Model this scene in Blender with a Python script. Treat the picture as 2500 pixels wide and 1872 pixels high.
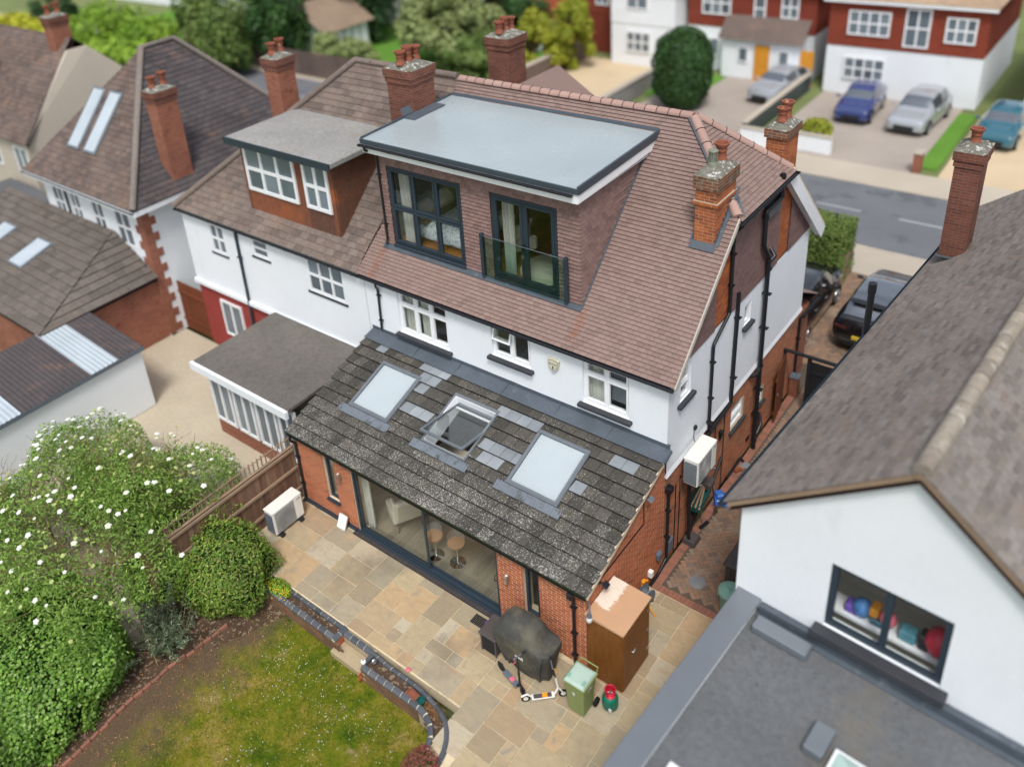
import bpy, math, random
import numpy as np
from mathutils import Vector, Matrix

scene = bpy.context.scene
for o in list(bpy.data.objects):
    bpy.data.objects.remove(o)
C = scene.collection

# ------------------------------------------------------------------ camera
CAM = Vector((15.456, -10.371, 16.548))
def cam_axes(yaw, pitch, roll):
    y, p, r = map(math.radians, (yaw, pitch, roll))
    f = Vector((-math.sin(y)*math.cos(p), math.cos(y)*math.cos(p), math.sin(p)))
    rt = Vector((math.cos(y), math.sin(y), 0)); up = rt.cross(f)
    return math.cos(r)*rt+math.sin(r)*up, -math.sin(r)*rt+math.cos(r)*up, f
cr, cu, cf = cam_axes(41.217, -26.232, -5.036)
cam = bpy.data.cameras.new('camera'); cam_o = bpy.data.objects.new('camera', cam); C.objects.link(cam_o)
m = Matrix((cr, cu, -cf)).transposed().to_4x4(); m.translation = CAM
cam_o.matrix_world = m
cam.sensor_width = 36; cam.lens = 36*2136.352/2500
cam.shift_x = (1250-1124.646)/2500; cam.shift_y = -(936-548.113)/2500
cam.clip_start = .1; cam.clip_end = 600
cam.dof.use_dof = True; cam.dof.focus_distance = 20.0; cam.dof.aperture_fstop = .165
scene.camera = cam_o
scene.render.resolution_x = 1024; scene.render.resolution_y = 766

# ------------------------------------------------------------------ sky, sun, exposure
SUN_EL, SUN_AZ = 60, 146        # azimuth clockwise from +Y
w = bpy.data.worlds.new('World'); scene.world = w; w.use_nodes = True
nt = w.node_tree; nt.nodes.clear()
out = nt.nodes.new('ShaderNodeOutputWorld'); bg = nt.nodes.new('ShaderNodeBackground')
sky = nt.nodes.new('ShaderNodeTexSky'); sky.sky_type = 'NISHITA'; sky.sun_disc = False
sky.sun_elevation = math.radians(SUN_EL); sky.sun_rotation = math.radians(SUN_AZ)
sky.dust_density = 3; sky.ozone_density = 1
hs = nt.nodes.new('ShaderNodeHueSaturation'); hs.inputs['Saturation'].default_value = .46
tc = nt.nodes.new('ShaderNodeTexCoord'); cn = nt.nodes.new('ShaderNodeTexNoise')
cn.inputs['Scale'].default_value = 2.6; cn.inputs['Detail'].default_value = 7; cn.inputs['Roughness'].default_value = .58
crp = nt.nodes.new('ShaderNodeValToRGB'); crp.color_ramp.elements[0].position = .38; crp.color_ramp.elements[1].position = .66
crp.color_ramp.elements[0].color = (.72, .75, .80, 1); crp.color_ramp.elements[1].color = (1.30, 1.29, 1.27, 1)
mx = nt.nodes.new('ShaderNodeMix'); mx.data_type = 'RGBA'; mx.blend_type = 'MULTIPLY'; mx.inputs[0].default_value = 1
nt.links.new(sky.outputs[0], hs.inputs['Color']); nt.links.new(tc.outputs['Generated'], cn.inputs['Vector'])
nt.links.new(cn.outputs['Fac'], crp.inputs[0]); nt.links.new(hs.outputs[0], mx.inputs[6]); nt.links.new(crp.outputs[0], mx.inputs[7])
nt.links.new(mx.outputs[2], bg.inputs['Color']); bg.inputs['Strength'].default_value = .115
nt.links.new(bg.outputs[0], out.inputs['Surface'])
sl = bpy.data.lights.new('sun', 'SUN'); sl.energy = 1.5; sl.angle = math.radians(13); sl.color = (1, .975, .94)
so = bpy.data.objects.new('sun', sl); C.objects.link(so)
az = math.radians(SUN_AZ); el = math.radians(SUN_EL)
sdir = Vector((math.sin(az)*math.cos(el), math.cos(az)*math.cos(el), math.sin(el)))
so.rotation_euler = sdir.to_track_quat('Z', 'Y').to_euler(); so.location = (0, 0, 40)
vs = scene.view_settings; vs.view_transform = 'Standard'; vs.look = 'None'; vs.exposure = .68; vs.gamma = 1; vs.use_curve_mapping = False

# ------------------------------------------------------------------ helpers
R = random.Random(11)
NR = np.random.default_rng(5)
V = Vector
class MB:
    def __init__(s): s.v = []; s.f = []; s.r = []
    def add(s, vs, fs, r=None):
        b = len(s.v); s.v.extend([tuple(p) for p in vs])
        if r is None: r = R.random()
        for f in fs: s.f.append(tuple(i+b for i in f)); s.r.append(r)
        return s
    def box(s, x0, x1, y0, y1, z0, z1, c=0, r=None, M=None):
        if c <= 0:
            vs = [(x, y, z) for z in (z0, z1) for y in (y0, y1) for x in (x0, x1)]
            fs = [(0, 2, 3, 1), (4, 5, 7, 6), (0, 1, 5, 4), (2, 6, 7, 3), (0, 4, 6, 2), (1, 3, 7, 5)]
        else:
            cx, cy, cz = (x0+x1)/2, (y0+y1)/2, (z0+z1)/2; hx, hy, hz = (x1-x0)/2, (y1-y0)/2, (z1-z0)/2
            vs = []; ix = {}
            for sx in (-1, 1):
                for sy in (-1, 1):
                    for sz in (-1, 1):
                        for a in range(3):
                            d = [hx-c, hy-c, hz-c]; d[a] += c
                            ix[(sx, sy, sz, a)] = len(vs); vs.append((cx+sx*d[0], cy+sy*d[1], cz+sz*d[2]))
            fs = []
            S = (-1, 1)
            for q in S:
                fs.append([ix[(q, a, b, 0)] for a, b in ((-1, -1), (1, -1), (1, 1), (-1, 1))][::q])
                fs.append([ix[(a, q, b, 1)] for a, b in ((-1, -1), (1, -1), (1, 1), (-1, 1))][::-q])
                fs.append([ix[(a, b, q, 2)] for a, b in ((-1, -1), (1, -1), (1, 1), (-1, 1))][::q])
            for a in S:
                for b in S:
                    fs.append([ix[(a, b, -1, 0)], ix[(a, b, -1, 1)], ix[(a, b, 1, 1)], ix[(a, b, 1, 0)]][::-a*b])
                    fs.append([ix[(a, -1, b, 0)], ix[(a, -1, b, 2)], ix[(a, 1, b, 2)], ix[(a, 1, b, 0)]][::a*b])
                    fs.append([ix[(-1, a, b, 1)], ix[(-1, a, b, 2)], ix[(1, a, b, 2)], ix[(1, a, b, 1)]][::-a*b])
                    for d in S: fs.append([ix[(a, b, d, 0)], ix[(a, b, d, 1)], ix[(a, b, d, 2)]][::a*b*d])
        if M is not None: vs = [M @ V(p) for p in vs]
        return s.add(vs, fs, r)
    def cyl(s, p0, p1, r0, r1=None, n=12, caps=True, r=None):
        p0, p1 = V(p0), V(p1); r1 = r0 if r1 is None else r1
        d = (p1-p0).normalized(); a = d.orthogonal().normalized(); b = d.cross(a)
        vs = []
        for p, q in ((p0, r0), (p1, r1)):
            for i in range(n):
                t = 2*math.pi*i/n; vs.append(p+q*(math.cos(t)*a+math.sin(t)*b))
        fs = [(i, (i+1) % n, n+(i+1) % n, n+i) for i in range(n)]
        if caps: fs += [tuple(range(n))[::-1], tuple(range(n, 2*n))]
        return s.add(vs, fs, r)
    def tube(s, pts, rad, n=8, r=None, caps=True):
        pts = [V(p) for p in pts]; k = len(pts)
        rr = [rad]*k if not isinstance(rad, (list, tuple)) else rad
        vs = []; a = None
        for i, p in enumerate(pts):
            d = (pts[min(i+1, k-1)]-pts[max(i-1, 0)])
            d = d.normalized() if d.length > 1e-9 else V((0, 0, 1))
            a = d.orthogonal().normalized() if a is None else (a-d*a.dot(d))
            a = a.normalized() if a.length > 1e-6 else d.orthogonal().normalized()
            b = d.cross(a)
            for j in range(n):
                t = 2*math.pi*j/n; vs.append(p+rr[i]*(math.cos(t)*a+math.sin(t)*b))
        fs = [(i*n+j, i*n+(j+1) % n, (i+1)*n+(j+1) % n, (i+1)*n+j) for i in range(k-1) for j in range(n)]
        if caps: fs += [tuple(range(n))[::-1], tuple(range((k-1)*n, k*n))]
        return s.add(vs, fs, r)
    def prism(s, poly, vec, r=None):
        n = len(poly); vec = V(vec); a = [V(p) for p in poly]
        vs = a+[p+vec for p in a]
        nrm = V((0, 0, 0))
        for i in range(n): nrm += a[i].cross(a[(i+1) % n])
        fl = nrm.dot(vec) > 0
        fs = [tuple(range(n))[::-1] if fl else tuple(range(n)), tuple(range(n, 2*n)) if fl else tuple(range(n, 2*n))[::-1]]
        for i in range(n):
            j = (i+1) % n; q = (i, j, n+j, n+i); fs.append(q if fl else q[::-1])
        return s.add(vs, fs, r)
    def lathe(s, prof, c=(0, 0, 0), n=20, r=None, M=None):
        vs = []
        for (q, z) in prof:
            for i in range(n):
                t = 2*math.pi*i/n; vs.append(V((c[0]+q*math.cos(t), c[1]+q*math.sin(t), c[2]+z)))
        if M is not None: vs = [M @ p for p in vs]
        fs = [(i*n+j, i*n+(j+1) % n, (i+1)*n+(j+1) % n, (i+1)*n+j) for i in range(len(prof)-1) for j in range(n)]
        return s.add(vs, fs, r)
    def quad(s, *p, r=None): return s.add(p, [tuple(range(len(p)))], r)
    def mesh(s, name, smooth=None):
        me = bpy.data.meshes.new(name); me.from_pydata(s.v, [], s.f)
        at = me.attributes.new('rnd', 'FLOAT', 'FACE'); at.data.foreach_set('value', np.array(s.r, dtype=np.float32))
        if smooth is not None:
            me.polygons.foreach_set('use_smooth', [True]*len(me.polygons)); me.set_sharp_from_angle(angle=math.radians(smooth))
        me.validate(); me.update()
        return me
WORLDMODE = set()
def link(o, parent=None):
    C.objects.link(o)
    if parent is not None:
        o.parent = parent
        if parent.name in WORLDMODE: o.matrix_parent_inverse = parent.matrix_basis.inverted()
    return o
def part(name, mb, mat, parent=None, smooth=None, label=None, kind=None):
    me = mb.mesh(name, smooth) if isinstance(mb, MB) else mb
    if mat is not None and not me.materials: me.materials.append(mat)
    o = bpy.data.objects.new(name, me); link(o, parent)
    if label: o['label'] = label
    if kind: o['kind'] = kind
    return o
def tag(o, label, cat, group=None):
    o['label'] = label; o['category'] = cat
    if group: o['group'] = group
    return o
def thing(name, label, cat, loc=(0, 0, 0), rotz=0, group=None, world=True):
    o = bpy.data.objects.new(name, None); o.empty_display_size = .2; C.objects.link(o)
    o.matrix_basis = Matrix.Translation(loc) @ Matrix.Rotation(rotz, 4, 'Z')
    if world: WORLDMODE.add(o.name)
    return tag(o, label, cat, group)
def struct(name, mb, mat, smooth=None, kind='structure'):
    o = part(name, mb, mat, None, smooth); o['kind'] = kind; return o
def copy_tree(o, parent=None):
    c = o.copy(); C.objects.link(c)
    if parent is not None: c.parent = parent
    for ch in list(o.children): copy_tree(ch, c)
    return c
def frame(o, u, v):      # matrix with x->u, y->v, z->u x v, origin o
    u = V(u).normalized(); v = V(v).normalized(); n = u.cross(v)
    M = Matrix((u, v, n)).transposed().to_4x4(); M.translation = V(o); return M
def clip(poly, hp):      # poly 2d list, half planes (a,b,c): a x + b y <= c
    for a, b, c in hp:
        res = []
        for i in range(len(poly)):
            p, q = poly[i], poly[(i+1) % len(poly)]
            dp, dq = a*p[0]+b*p[1]-c, a*q[0]+b*q[1]-c
            if dp <= 0: res.append(p)
            if dp*dq < 0: t = dp/(dp-dq); res.append((p[0]+t*(q[0]-p[0]), p[1]+t*(q[1]-p[1])))
        poly = res
        if len(poly) < 3: return []
    return poly
def area(p): return abs(sum(p[i][0]*p[(i+1) % len(p)][1]-p[(i+1) % len(p)][0]*p[i][1] for i in range(len(p))))/2
def hp_poly(poly):       # half planes of a convex polygon
    n = len(poly); A = sum(poly[i][0]*poly[(i+1) % n][1]-poly[(i+1) % n][0]*poly[i][1] for i in range(n))
    if A < 0: poly = poly[::-1]
    r = []
    for i in range(n):
        (x0, y0), (x1, y1) = poly[i], poly[(i+1) % n]; a, b = y1-y0, -(x1-x0); r.append((a, b, a*x0+b*y0))
    return r
def rect(x0, x1, y0, y1): return [(x0, y0), (x1, y0), (x1, y1), (x0, y1)]

# ------------------------------------------------------------------ materials
def srgb(r, g, b):
    f = lambda c: (c/255/12.92 if c/255 <= .04045 else ((c/255+.055)/1.055)**2.4)
    return (f(r), f(g), f(b))
class NT:
    def __init__(s, name):
        s.m = bpy.data.materials.new(name); s.m.use_nodes = True; s.t = s.m.node_tree; s.t.nodes.clear()
        s.o = s.n('OutputMaterial'); s.b = s.n('BsdfPrincipled'); s.l(s.b.outputs[0], s.o.inputs[0])
        s.pos = s.n('NewGeometry').outputs['Position']
    def n(s, k): return s.t.nodes.new('ShaderNode'+k)
    def l(s, a, b): s.t.links.new(a, b)
    def math(s, op, a, b=0.):
        n = s.n('Math'); n.operation = op
        for i, q in enumerate((a, b)):
            if isinstance(q, (int, float)): n.inputs[i].default_value = q
            else: s.l(q, n.inputs[i])
        return n.outputs[0]
    def scalevec(s, v, sc):
        n = s.n('VectorMath'); n.operation = 'MULTIPLY'; s.l(v, n.inputs[0]); n.inputs[1].default_value = sc; return n.outputs[0]
    def noise(s, scale, detail=3., rough=.55, vec=None, stretch=None, dist=0.):
        v = s.pos if vec is None else vec
        if stretch: v = s.scalevec(v, stretch)
        n = s.n('TexNoise'); s.l(v, n.inputs['Vector']); n.inputs['Scale'].default_value = scale
        n.inputs['Detail'].default_value = detail; n.inputs['Roughness'].default_value = rough; n.inputs['Distortion'].default_value = dist
        return n.outputs['Fac']
    def ramp(s, fac, stops, const=False):
        n = s.n('ValToRGB'); e = n.color_ramp.elements
        if const: n.color_ramp.interpolation = 'CONSTANT'
        for i, (p, c) in enumerate(stops):
            c = c if len(c) == 4 else (*c, 1)
            if i < 2: e[i].position = p; e[i].color = c
            else: x = e.new(p); x.color = c
        s.l(fac, n.inputs[0]); return n.outputs[0]
    def mask(s, fac, a, b): return s.ramp(fac, [(a, (0, 0, 0)), (b, (1, 1, 1))])
    def mix(s, fac, a, b, mode='MIX'):
        n = s.n('Mix'); n.data_type = 'RGBA'; n.blend_type = mode
        for i, q in ((0, fac), (6, a), (7, b)):
            if isinstance(q, (int, float)): n.inputs[i].default_value = q
            elif isinstance(q, tuple): n.inputs[i].default_value = (*q[:3], 1)
            else: s.l(q, n.inputs[i])
        return n.outputs[2]
    def rnd(s):
        a = s.n('Attribute'); a.attribute_name = 'rnd'; o = s.n('ObjectInfo')
        return s.math('FRACT', s.math('ADD', a.outputs['Fac'], o.outputs['Random']))
    def bump(s, h, strength=.3, dist=.01):
        n = s.n('Bump'); n.inputs['Strength'].default_value = strength; n.inputs['Distance'].default_value = dist
        s.l(h, n.inputs['Height']); s.l(n.outputs[0], s.b.inputs['Normal'])
    def vary(s, col, fac, amt):      # multiply by 1-amt..1+amt
        n = s.n('MapRange'); s.l(fac, n.inputs[0]); n.inputs[1].default_value = .25; n.inputs[2].default_value = .75
        n.inputs[3].default_value = 1-amt; n.inputs[4].default_value = 1+amt
        k = s.n('VectorMath'); k.operation = 'SCALE'
        if isinstance(col, tuple): k.inputs[0].default_value = col[:3]
        else: s.l(col, k.inputs[0])
        s.l(n.outputs[0], k.inputs['Scale']); return k.outputs[0]
    def done(s, col, rough=.8, spec=.3, metal=0., coat=0.):
        if isinstance(col, tuple): s.b.inputs['Base Color'].default_value = (*col[:3], 1)
        else: s.l(col, s.b.inputs['Base Color'])
        if isinstance(rough, (int, float)): s.b.inputs['Roughness'].default_value = rough
        else: s.l(rough, s.b.inputs['Roughness'])
        s.b.inputs['Specular IOR Level'].default_value = spec; s.b.inputs['Metallic'].default_value = metal
        s.b.inputs['Coat Weight'].default_value = coat; s.b.inputs['Coat Roughness'].default_value = .05
        return s.m
def pm(name, cols, rough=.8, spec=.3, var=.12, nscale=1.2, fine=.1, fscale=30., bump=0., bscale=60., bdist=.01,
       dirt=None, metal=0., coat=0., stretch=None):
    t = NT(name)
    if len(cols) == 1: c = t.mix(0., cols[0], cols[0])
    else: c = t.ramp(t.rnd(), [(i/(len(cols)-1), k) for i, k in enumerate(cols)])
    if var: c = t.vary(c, t.noise(nscale, 4, stretch=stretch), var)
    if fine: c = t.vary(c, t.noise(fscale, 3, .6, stretch=stretch), fine)
    if dirt:
        dc, ds, a, b = dirt[:4]; c = t.mix(t.mask(t.noise(ds, 5, .62), a, b), c, dc)
    if bump: t.bump(t.noise(bscale, 3, .6, stretch=stretch), bump, bdist)
    return t.done(c, rough, spec, metal, coat)
M = {}
def S(r, g, b, k=1.): return tuple(x*k for x in srgb(r, g, b))
# stucco render
def stucco(name, col, streak=.05):
    t = NT(name); c = t.vary(col, t.noise(.7, 5), .035); c = t.vary(c, t.noise(45, 2), .045)
    c = t.mix(t.mask(t.noise(1.6, 6, .65, stretch=(1, 1, .25)), .60, .86), c, tuple(x*.86 for x in col))
    t.bump(t.noise(38, 4, .65), .9, .012); return t.done(c, .9, .2)
M['render'] = stucco('white_render', (.79, .825, .855))
M['render_r'] = stucco('smooth_render', (.79, .82, .84))
M['render_b'] = stucco('beige_render', S(190, 180, 165))
M['white'] = pm('white_upvc', [(.82, .83, .84)], .35, .5, .03, 2, .02, 20)
M['white2'] = pm('white_board', [(.78, .80, .82)], .5, .4, .05, 1.5, .03, 20)
M['anth'] = pm('anthracite_aluminium', [S(42, 54, 64)], .38, .5, .06, 2, .03, 30)
M['black'] = pm('black_plastic', [S(26, 28, 32)], .38, .5, .1, 2, .05, 40)
M['blackmatt'] = pm('black_paint', [S(34, 35, 38)], .75, .3, .15, 3, .1, 40)
M['sill'] = pm('dark_sill_paint', [S(58, 60, 64)], .6, .3, .12, 3, .1, 40)
M['dark'] = pm('dark_void', [S(40, 40, 42)], .9, .1, 0, 1, 0)
M['lead'] = pm('lead_sheet', [S(70, 78, 86), S(80, 88, 96)], .6, .4, .14, 1.6, .08, 14, .25, 9, .01, dirt=(S(112, 120, 126), 3.6, .60, .80))
M['leadtray'] = pm('lead_apron', [S(104, 112, 120)], .6, .4, .18, 2.5, .10, 25, dirt=(S(70, 72, 62), 5., .50, .68))
def grp():
    t = NT('grp_roof_skin'); c = t.vary(S(158, 168, 170), t.noise(.55, 4), .07)
    c = t.mix(t.mask(t.noise(.8, 3, .5, stretch=(.7, .7, 1)), .66, .86), c, S(180, 180, 172))
    sc = t.noise(5., 5, .7, stretch=(.25, 2.2, 1), dist=.6)
    c = t.mix(t.math('MULTIPLY', t.mask(sc, .75, .775), .6), c, S(220, 226, 228)); c = t.vary(c, t.noise(120, 2), .03)
    rg = t.ramp(t.noise(1.3, 4), [(.3, (.20, .20, .20)), (.7, (.32, .32, .32))])
    t.bump(t.noise(2.2, 3), .10, .03); return t.done(c, rg, .6)
M['grp'] = grp()
M['grptrim'] = pm('grey_grp_trim', [S(62, 72, 80)], .38, .5, .08, 1.5, .03, 40)
# plain clay tiles
def tile(name, cols, stain=True, moss=None, streak=None):
    t = NT(name); n = len(cols)
    c = t.ramp(t.rnd(), [(i/(n-1), k) for i, k in enumerate(cols)])
    c = t.vary(c, t.noise(.8, 4), .05); c = t.vary(c, t.noise(55, 3, .6), .08)
    if stain: c = t.mix(t.mask(t.noise(1.4, 5, .65), .66, .80), c, S(136, 108, 96))
    if moss: c = t.mix(t.mask(t.noise(moss[1], 6, .7), moss[2], moss[3]), c, moss[0])
    if streak:
        sep = t.n('SeparateXYZ'); t.l(t.pos, sep.inputs[0])
        for x0, y0, y1, w_, k_ in streak:
            dx = t.math('ABSOLUTE', t.math('SUBTRACT', t.math('ADD', sep.outputs[0], t.math('MULTIPLY', t.noise(3.5, 4), .16)), x0+.08))
            mr = t.n('MapRange'); t.l(dx, mr.inputs[0]); mr.inputs[1].default_value = w_; mr.inputs[2].default_value = w_*.15
            m2 = t.n('MapRange'); t.l(sep.outputs[1], m2.inputs[0]); m2.inputs[1].default_value = y1+.05; m2.inputs[2].default_value = y1-.10
            m3 = t.n('MapRange'); t.l(sep.outputs[1], m3.inputs[0]); m3.inputs[1].default_value = y0-.10; m3.inputs[2].default_value = y0+.10
            f_ = t.math('MULTIPLY', t.math('MULTIPLY', mr.outputs[0], t.math('MULTIPLY', m2.outputs[0], m3.outputs[0])), t.math('MULTIPLY', t.noise(14, 4, .7), k_*1.2)); c = t.mix(f_, c, S(140, 94, 72))
    t.bump(t.noise(70, 3, .6), .25, .004); return t.done(c, .82, .25)
PT = [S(124, 103, 96), S(132, 111, 103), S(137, 116, 108), S(134, 112, 104), S(140, 119, 111), S(132, 111, 103), S(138, 117, 109), S(127, 106, 98)]
M['ptile'] = tile('plain_clay_tile', PT, True, None, [(.24, 3.15, 3.85, .17, .8), (6.42, 3.35, 3.90, .16, .9), (2.34, 3.62, 3.80, .07, .7)])
M['wtile'] = tile('wall_clay_tile', [S(124, 100, 94), S(134, 108, 101), S(140, 114, 107), S(130, 104, 98), S(116, 94, 89)], False)
M['gtile'] = tile('gable_wall_tile', [S(104, 82, 78), S(112, 89, 84), S(118, 94, 89), S(108, 85, 81)], False)
M['ridge'] = tile('clay_ridge_tile', [S(168, 138, 127), S(158, 129, 119), S(174, 144, 132)], False, (S(190, 150, 122), 3., .6, .8))
M['deck'] = pm('roof_underlay', [S(62, 48, 46)], .95, .1, .1, 3, .1, 40)
# lichened concrete tiles
def lichen(name, base, dens=1.):
    t = NT(name); n = len(base)
    c = t.ramp(t.rnd(), [(i/(n-1), k) for i, k in enumerate(base)])
    c = t.vary(c, t.noise(2.4, 4), .15); c = t.vary(c, t.noise(60, 2, .6), .16)
    c = t.mix(t.mask(t.noise(3., 6, .7), .58, .74), c, S(92, 90, 66))
    sp = t.noise(40., 3, .6, dist=.6); big = t.noise(.9, 4, .6)
    sep = t.n('SeparateXYZ'); t.l(t.pos, sep.inputs[0])
    g = t.n('MapRange'); t.l(sep.outputs['Y'], g.inputs[0]); g.inputs[1].default_value = -.2; g.inputs[2].default_value = 3.2; g.inputs[3].default_value = .035; g.inputs[4].default_value = -.055
    h = t.math('ADD', t.math('ADD', sp, t.math('MULTIPLY', t.rnd(), .05)), t.math('ADD', t.math('MULTIPLY', big, .16), g.outputs[0]))
    spot = t.mask(h, .705, .760)
    lc = t.vary(S(184, 181, 172), t.noise(14, 2), .2); c = t.mix(spot, c, lc)
    t.bump(t.math('ADD', t.noise(90, 3, .7), t.math('MULTIPLY', spot, .3)), .4, .006); return t.done(c, .93, .15)
M['ctile'] = lichen('lichened_concrete_tile', [S(66, 64, 60), S(78, 75, 70), S(86, 82, 76), S(71, 69, 65)])
M['newtile'] = pm('new_grey_concrete_tile', [S(124, 130, 134), S(138, 144, 148), S(148, 154, 158)], .7, .3, .1, 3, .06, 40, .2, 70, .004)
# brick
BR = [S(158, 86, 54), S(176, 97, 60), S(184, 104, 66), S(166, 91, 56), S(178, 106, 74), S(144, 78, 52), S(188, 114, 80)]
def brickm(name, cols, soot=None):
    t = NT(name); n = len(cols)
    c = t.ramp(t.rnd(), [(i/(n-1), k) for i, k in enumerate(cols)])
    c = t.vary(c, t.noise(1.0, 4), .10); c = t.vary(c, t.noise(70, 3, .65), .13)
    c = t.mix(t.mask(t.noise(5, 5, .7), .60, .78), c, tuple(x*.6 for x in cols[0]))
    if soot: c = t.mix(t.mask(t.noise(soot[1], 6, .7), soot[2], soot[3]), c, soot[0])
    t.bump(t.noise(90, 3, .7), .35, .004); return t.done(c, .88, .2)
M['brick'] = brickm('red_facing_brick', BR)
M['brick_old'] = brickm('old_stock_brick', [S(146, 86, 62), S(174, 102, 70), S(152, 104, 80), S(184, 112, 78), S(136, 92, 72), S(164, 122, 96)])
M['brick_ch'] = brickm('chimney_brick', [S(158, 88, 50), S(176, 102, 58), S(142, 78, 50), S(166, 94, 58), S(126, 72, 50)])
M['brick_cap'] = brickm('sooty_cap_brick', [S(120, 72, 56), S(96, 66, 54), S(140, 80, 58), S(86, 72, 60)], (S(112, 108, 92), 7., .46, .66))
M['mortar'] = pm('lime_mortar', [S(214, 196, 170)], .95, .1, .12, 2, .12, 60)
M['mortar_d'] = pm('aged_mortar', [S(172, 156, 134)], .95, .1, .15, 2, .12, 60)
def flaunch():
    t = NT('lichened_flaunching'); c = t.vary(S(120, 118, 108), t.noise(6, 5), .35)
    c = t.mix(t.mask(t.noise(9, 5, .7), .55, .62), c, S(206, 206, 198)); c = t.mix(t.mask(t.noise(4, 4), .6, .75), c, S(112, 112, 78))
    t.bump(t.noise(14, 5, .7), 1., .05); return t.done(c, .95, .1)
M['flaunch'] = flaunch()
M['pot'] = pm('terracotta_pot', [S(138, 84, 66)], .85, .2, .15, 6, .12, 40, dirt=(S(210, 190, 160), 9., .62, .72))
M['cowl'] = pm('weathered_metal_cowl', [S(120, 124, 108)], .7, .4, .35, 9, .2, 60)
# brick wall as flat texture for blurred neighbours only (courses finer than a pixel)
def fbrick(name, cols, mort, sx=1.):
    t = NT(name); sep = t.n('SeparateXYZ'); t.l(t.pos, sep.inputs[0]); cmb = t.n('CombineXYZ')
    t.l(t.math('ADD', sep.outputs[0], sep.outputs[1]), cmb.inputs[0]); t.l(sep.outputs[2], cmb.inputs[1])
    b = t.n('TexBrick'); t.l(cmb.outputs[0], b.inputs['Vector']); b.inputs['Scale'].default_value = 1
    b.inputs['Brick Width'].default_value = .225; b.inputs['Row Height'].default_value = .075; b.inputs['Mortar Size'].default_value = .008
    b.inputs['Color1'].default_value = (*cols[0], 1); b.inputs['Color2'].default_value = (*cols[1], 1); b.inputs['Mortar'].default_value = (*mort, 1)
    c = t.vary(b.outputs[0], t.noise(1.2, 5), .2); c = t.mix(t.mask(t.noise(2.2, 5, .65), .58, .75), c, tuple(x*.55 for x in cols[0]))
    t.bump(b.outputs['Fac'], -.3, .01); return t.done(c, .9, .2)
M['fbrick'] = fbrick('neighbour_brick', (S(150, 88, 68), S(132, 74, 58)), S(150, 126, 108))
M['fbrick_d'] = fbrick('neighbour_dark_brick', (S(124, 76, 62), S(100, 62, 52)), S(116, 96, 84))
def rooft(name, cols, moss, ms=1.2):
    t = NT(name); n = len(cols)
    c = t.ramp(t.rnd(), [(i/(n-1), k) for i, k in enumerate(cols)])
    c = t.vary(c, t.noise(.5, 5, .6), .18); c = t.vary(c, t.noise(9, 4, .7), .2); c = t.vary(c, t.noise(45, 2), .12)
    c = t.mix(t.mask(t.noise(ms, 6, .7), .56, .74), c, moss); c = t.mix(t.mask(t.noise(3.3, 5, .7), .63, .72), c, tuple(x*.55 for x in cols[0]))
    t.bump(t.noise(30, 4, .7), .5, .01); return t.done(c, .92, .15)
M['oldroof'] = rooft('weathered_plain_tile', [S(92, 80, 76), S(104, 92, 86), S(112, 98, 90), S(98, 84, 78)], S(136, 108, 92))
M['oldroof2'] = rooft('dark_weathered_tile', [S(78, 72, 74), S(88, 82, 82), S(70, 66, 68)], S(112, 92, 82))
M['mossroof'] = rooft('mossy_tile', [S(114, 108, 103), S(128, 122, 117), S(122, 113, 106), S(104, 98, 94)], S(134, 118, 107), .9)
M['nbconc'] = rooft('neighbour_concrete_tile', [S(98, 90, 84), S(108, 100, 94), S(90, 84, 78)], S(120, 110, 100))
M['felt'] = rooft('weathered_felt', [S(94, 96, 99), S(100, 102, 104)], S(112, 106, 96), .6)
M['feltlight'] = rooft('pale_felt', [S(138, 136, 134), S(144, 142, 138)], S(140, 128, 112), .6)
M['redtile'] = rooft('red_hung_tile', [S(118, 58, 45), S(132, 64, 48), S(124, 60, 48)], S(104, 56, 46))
M['tanroof'] = rooft('tan_roof_tile', [S(150, 130, 108), S(164, 142, 118), S(140, 122, 104)], S(128, 112, 96))
M['orangetile'] = rooft('patchy_orange_tile', [S(118, 78, 60), S(132, 82, 60), S(100, 72, 60)], S(164, 92, 54), 1.0)
M['redpaint'] = pm('red_painted_brick', [S(146, 62, 56)], .8, .3, .1, 2, .06, 30)
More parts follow.
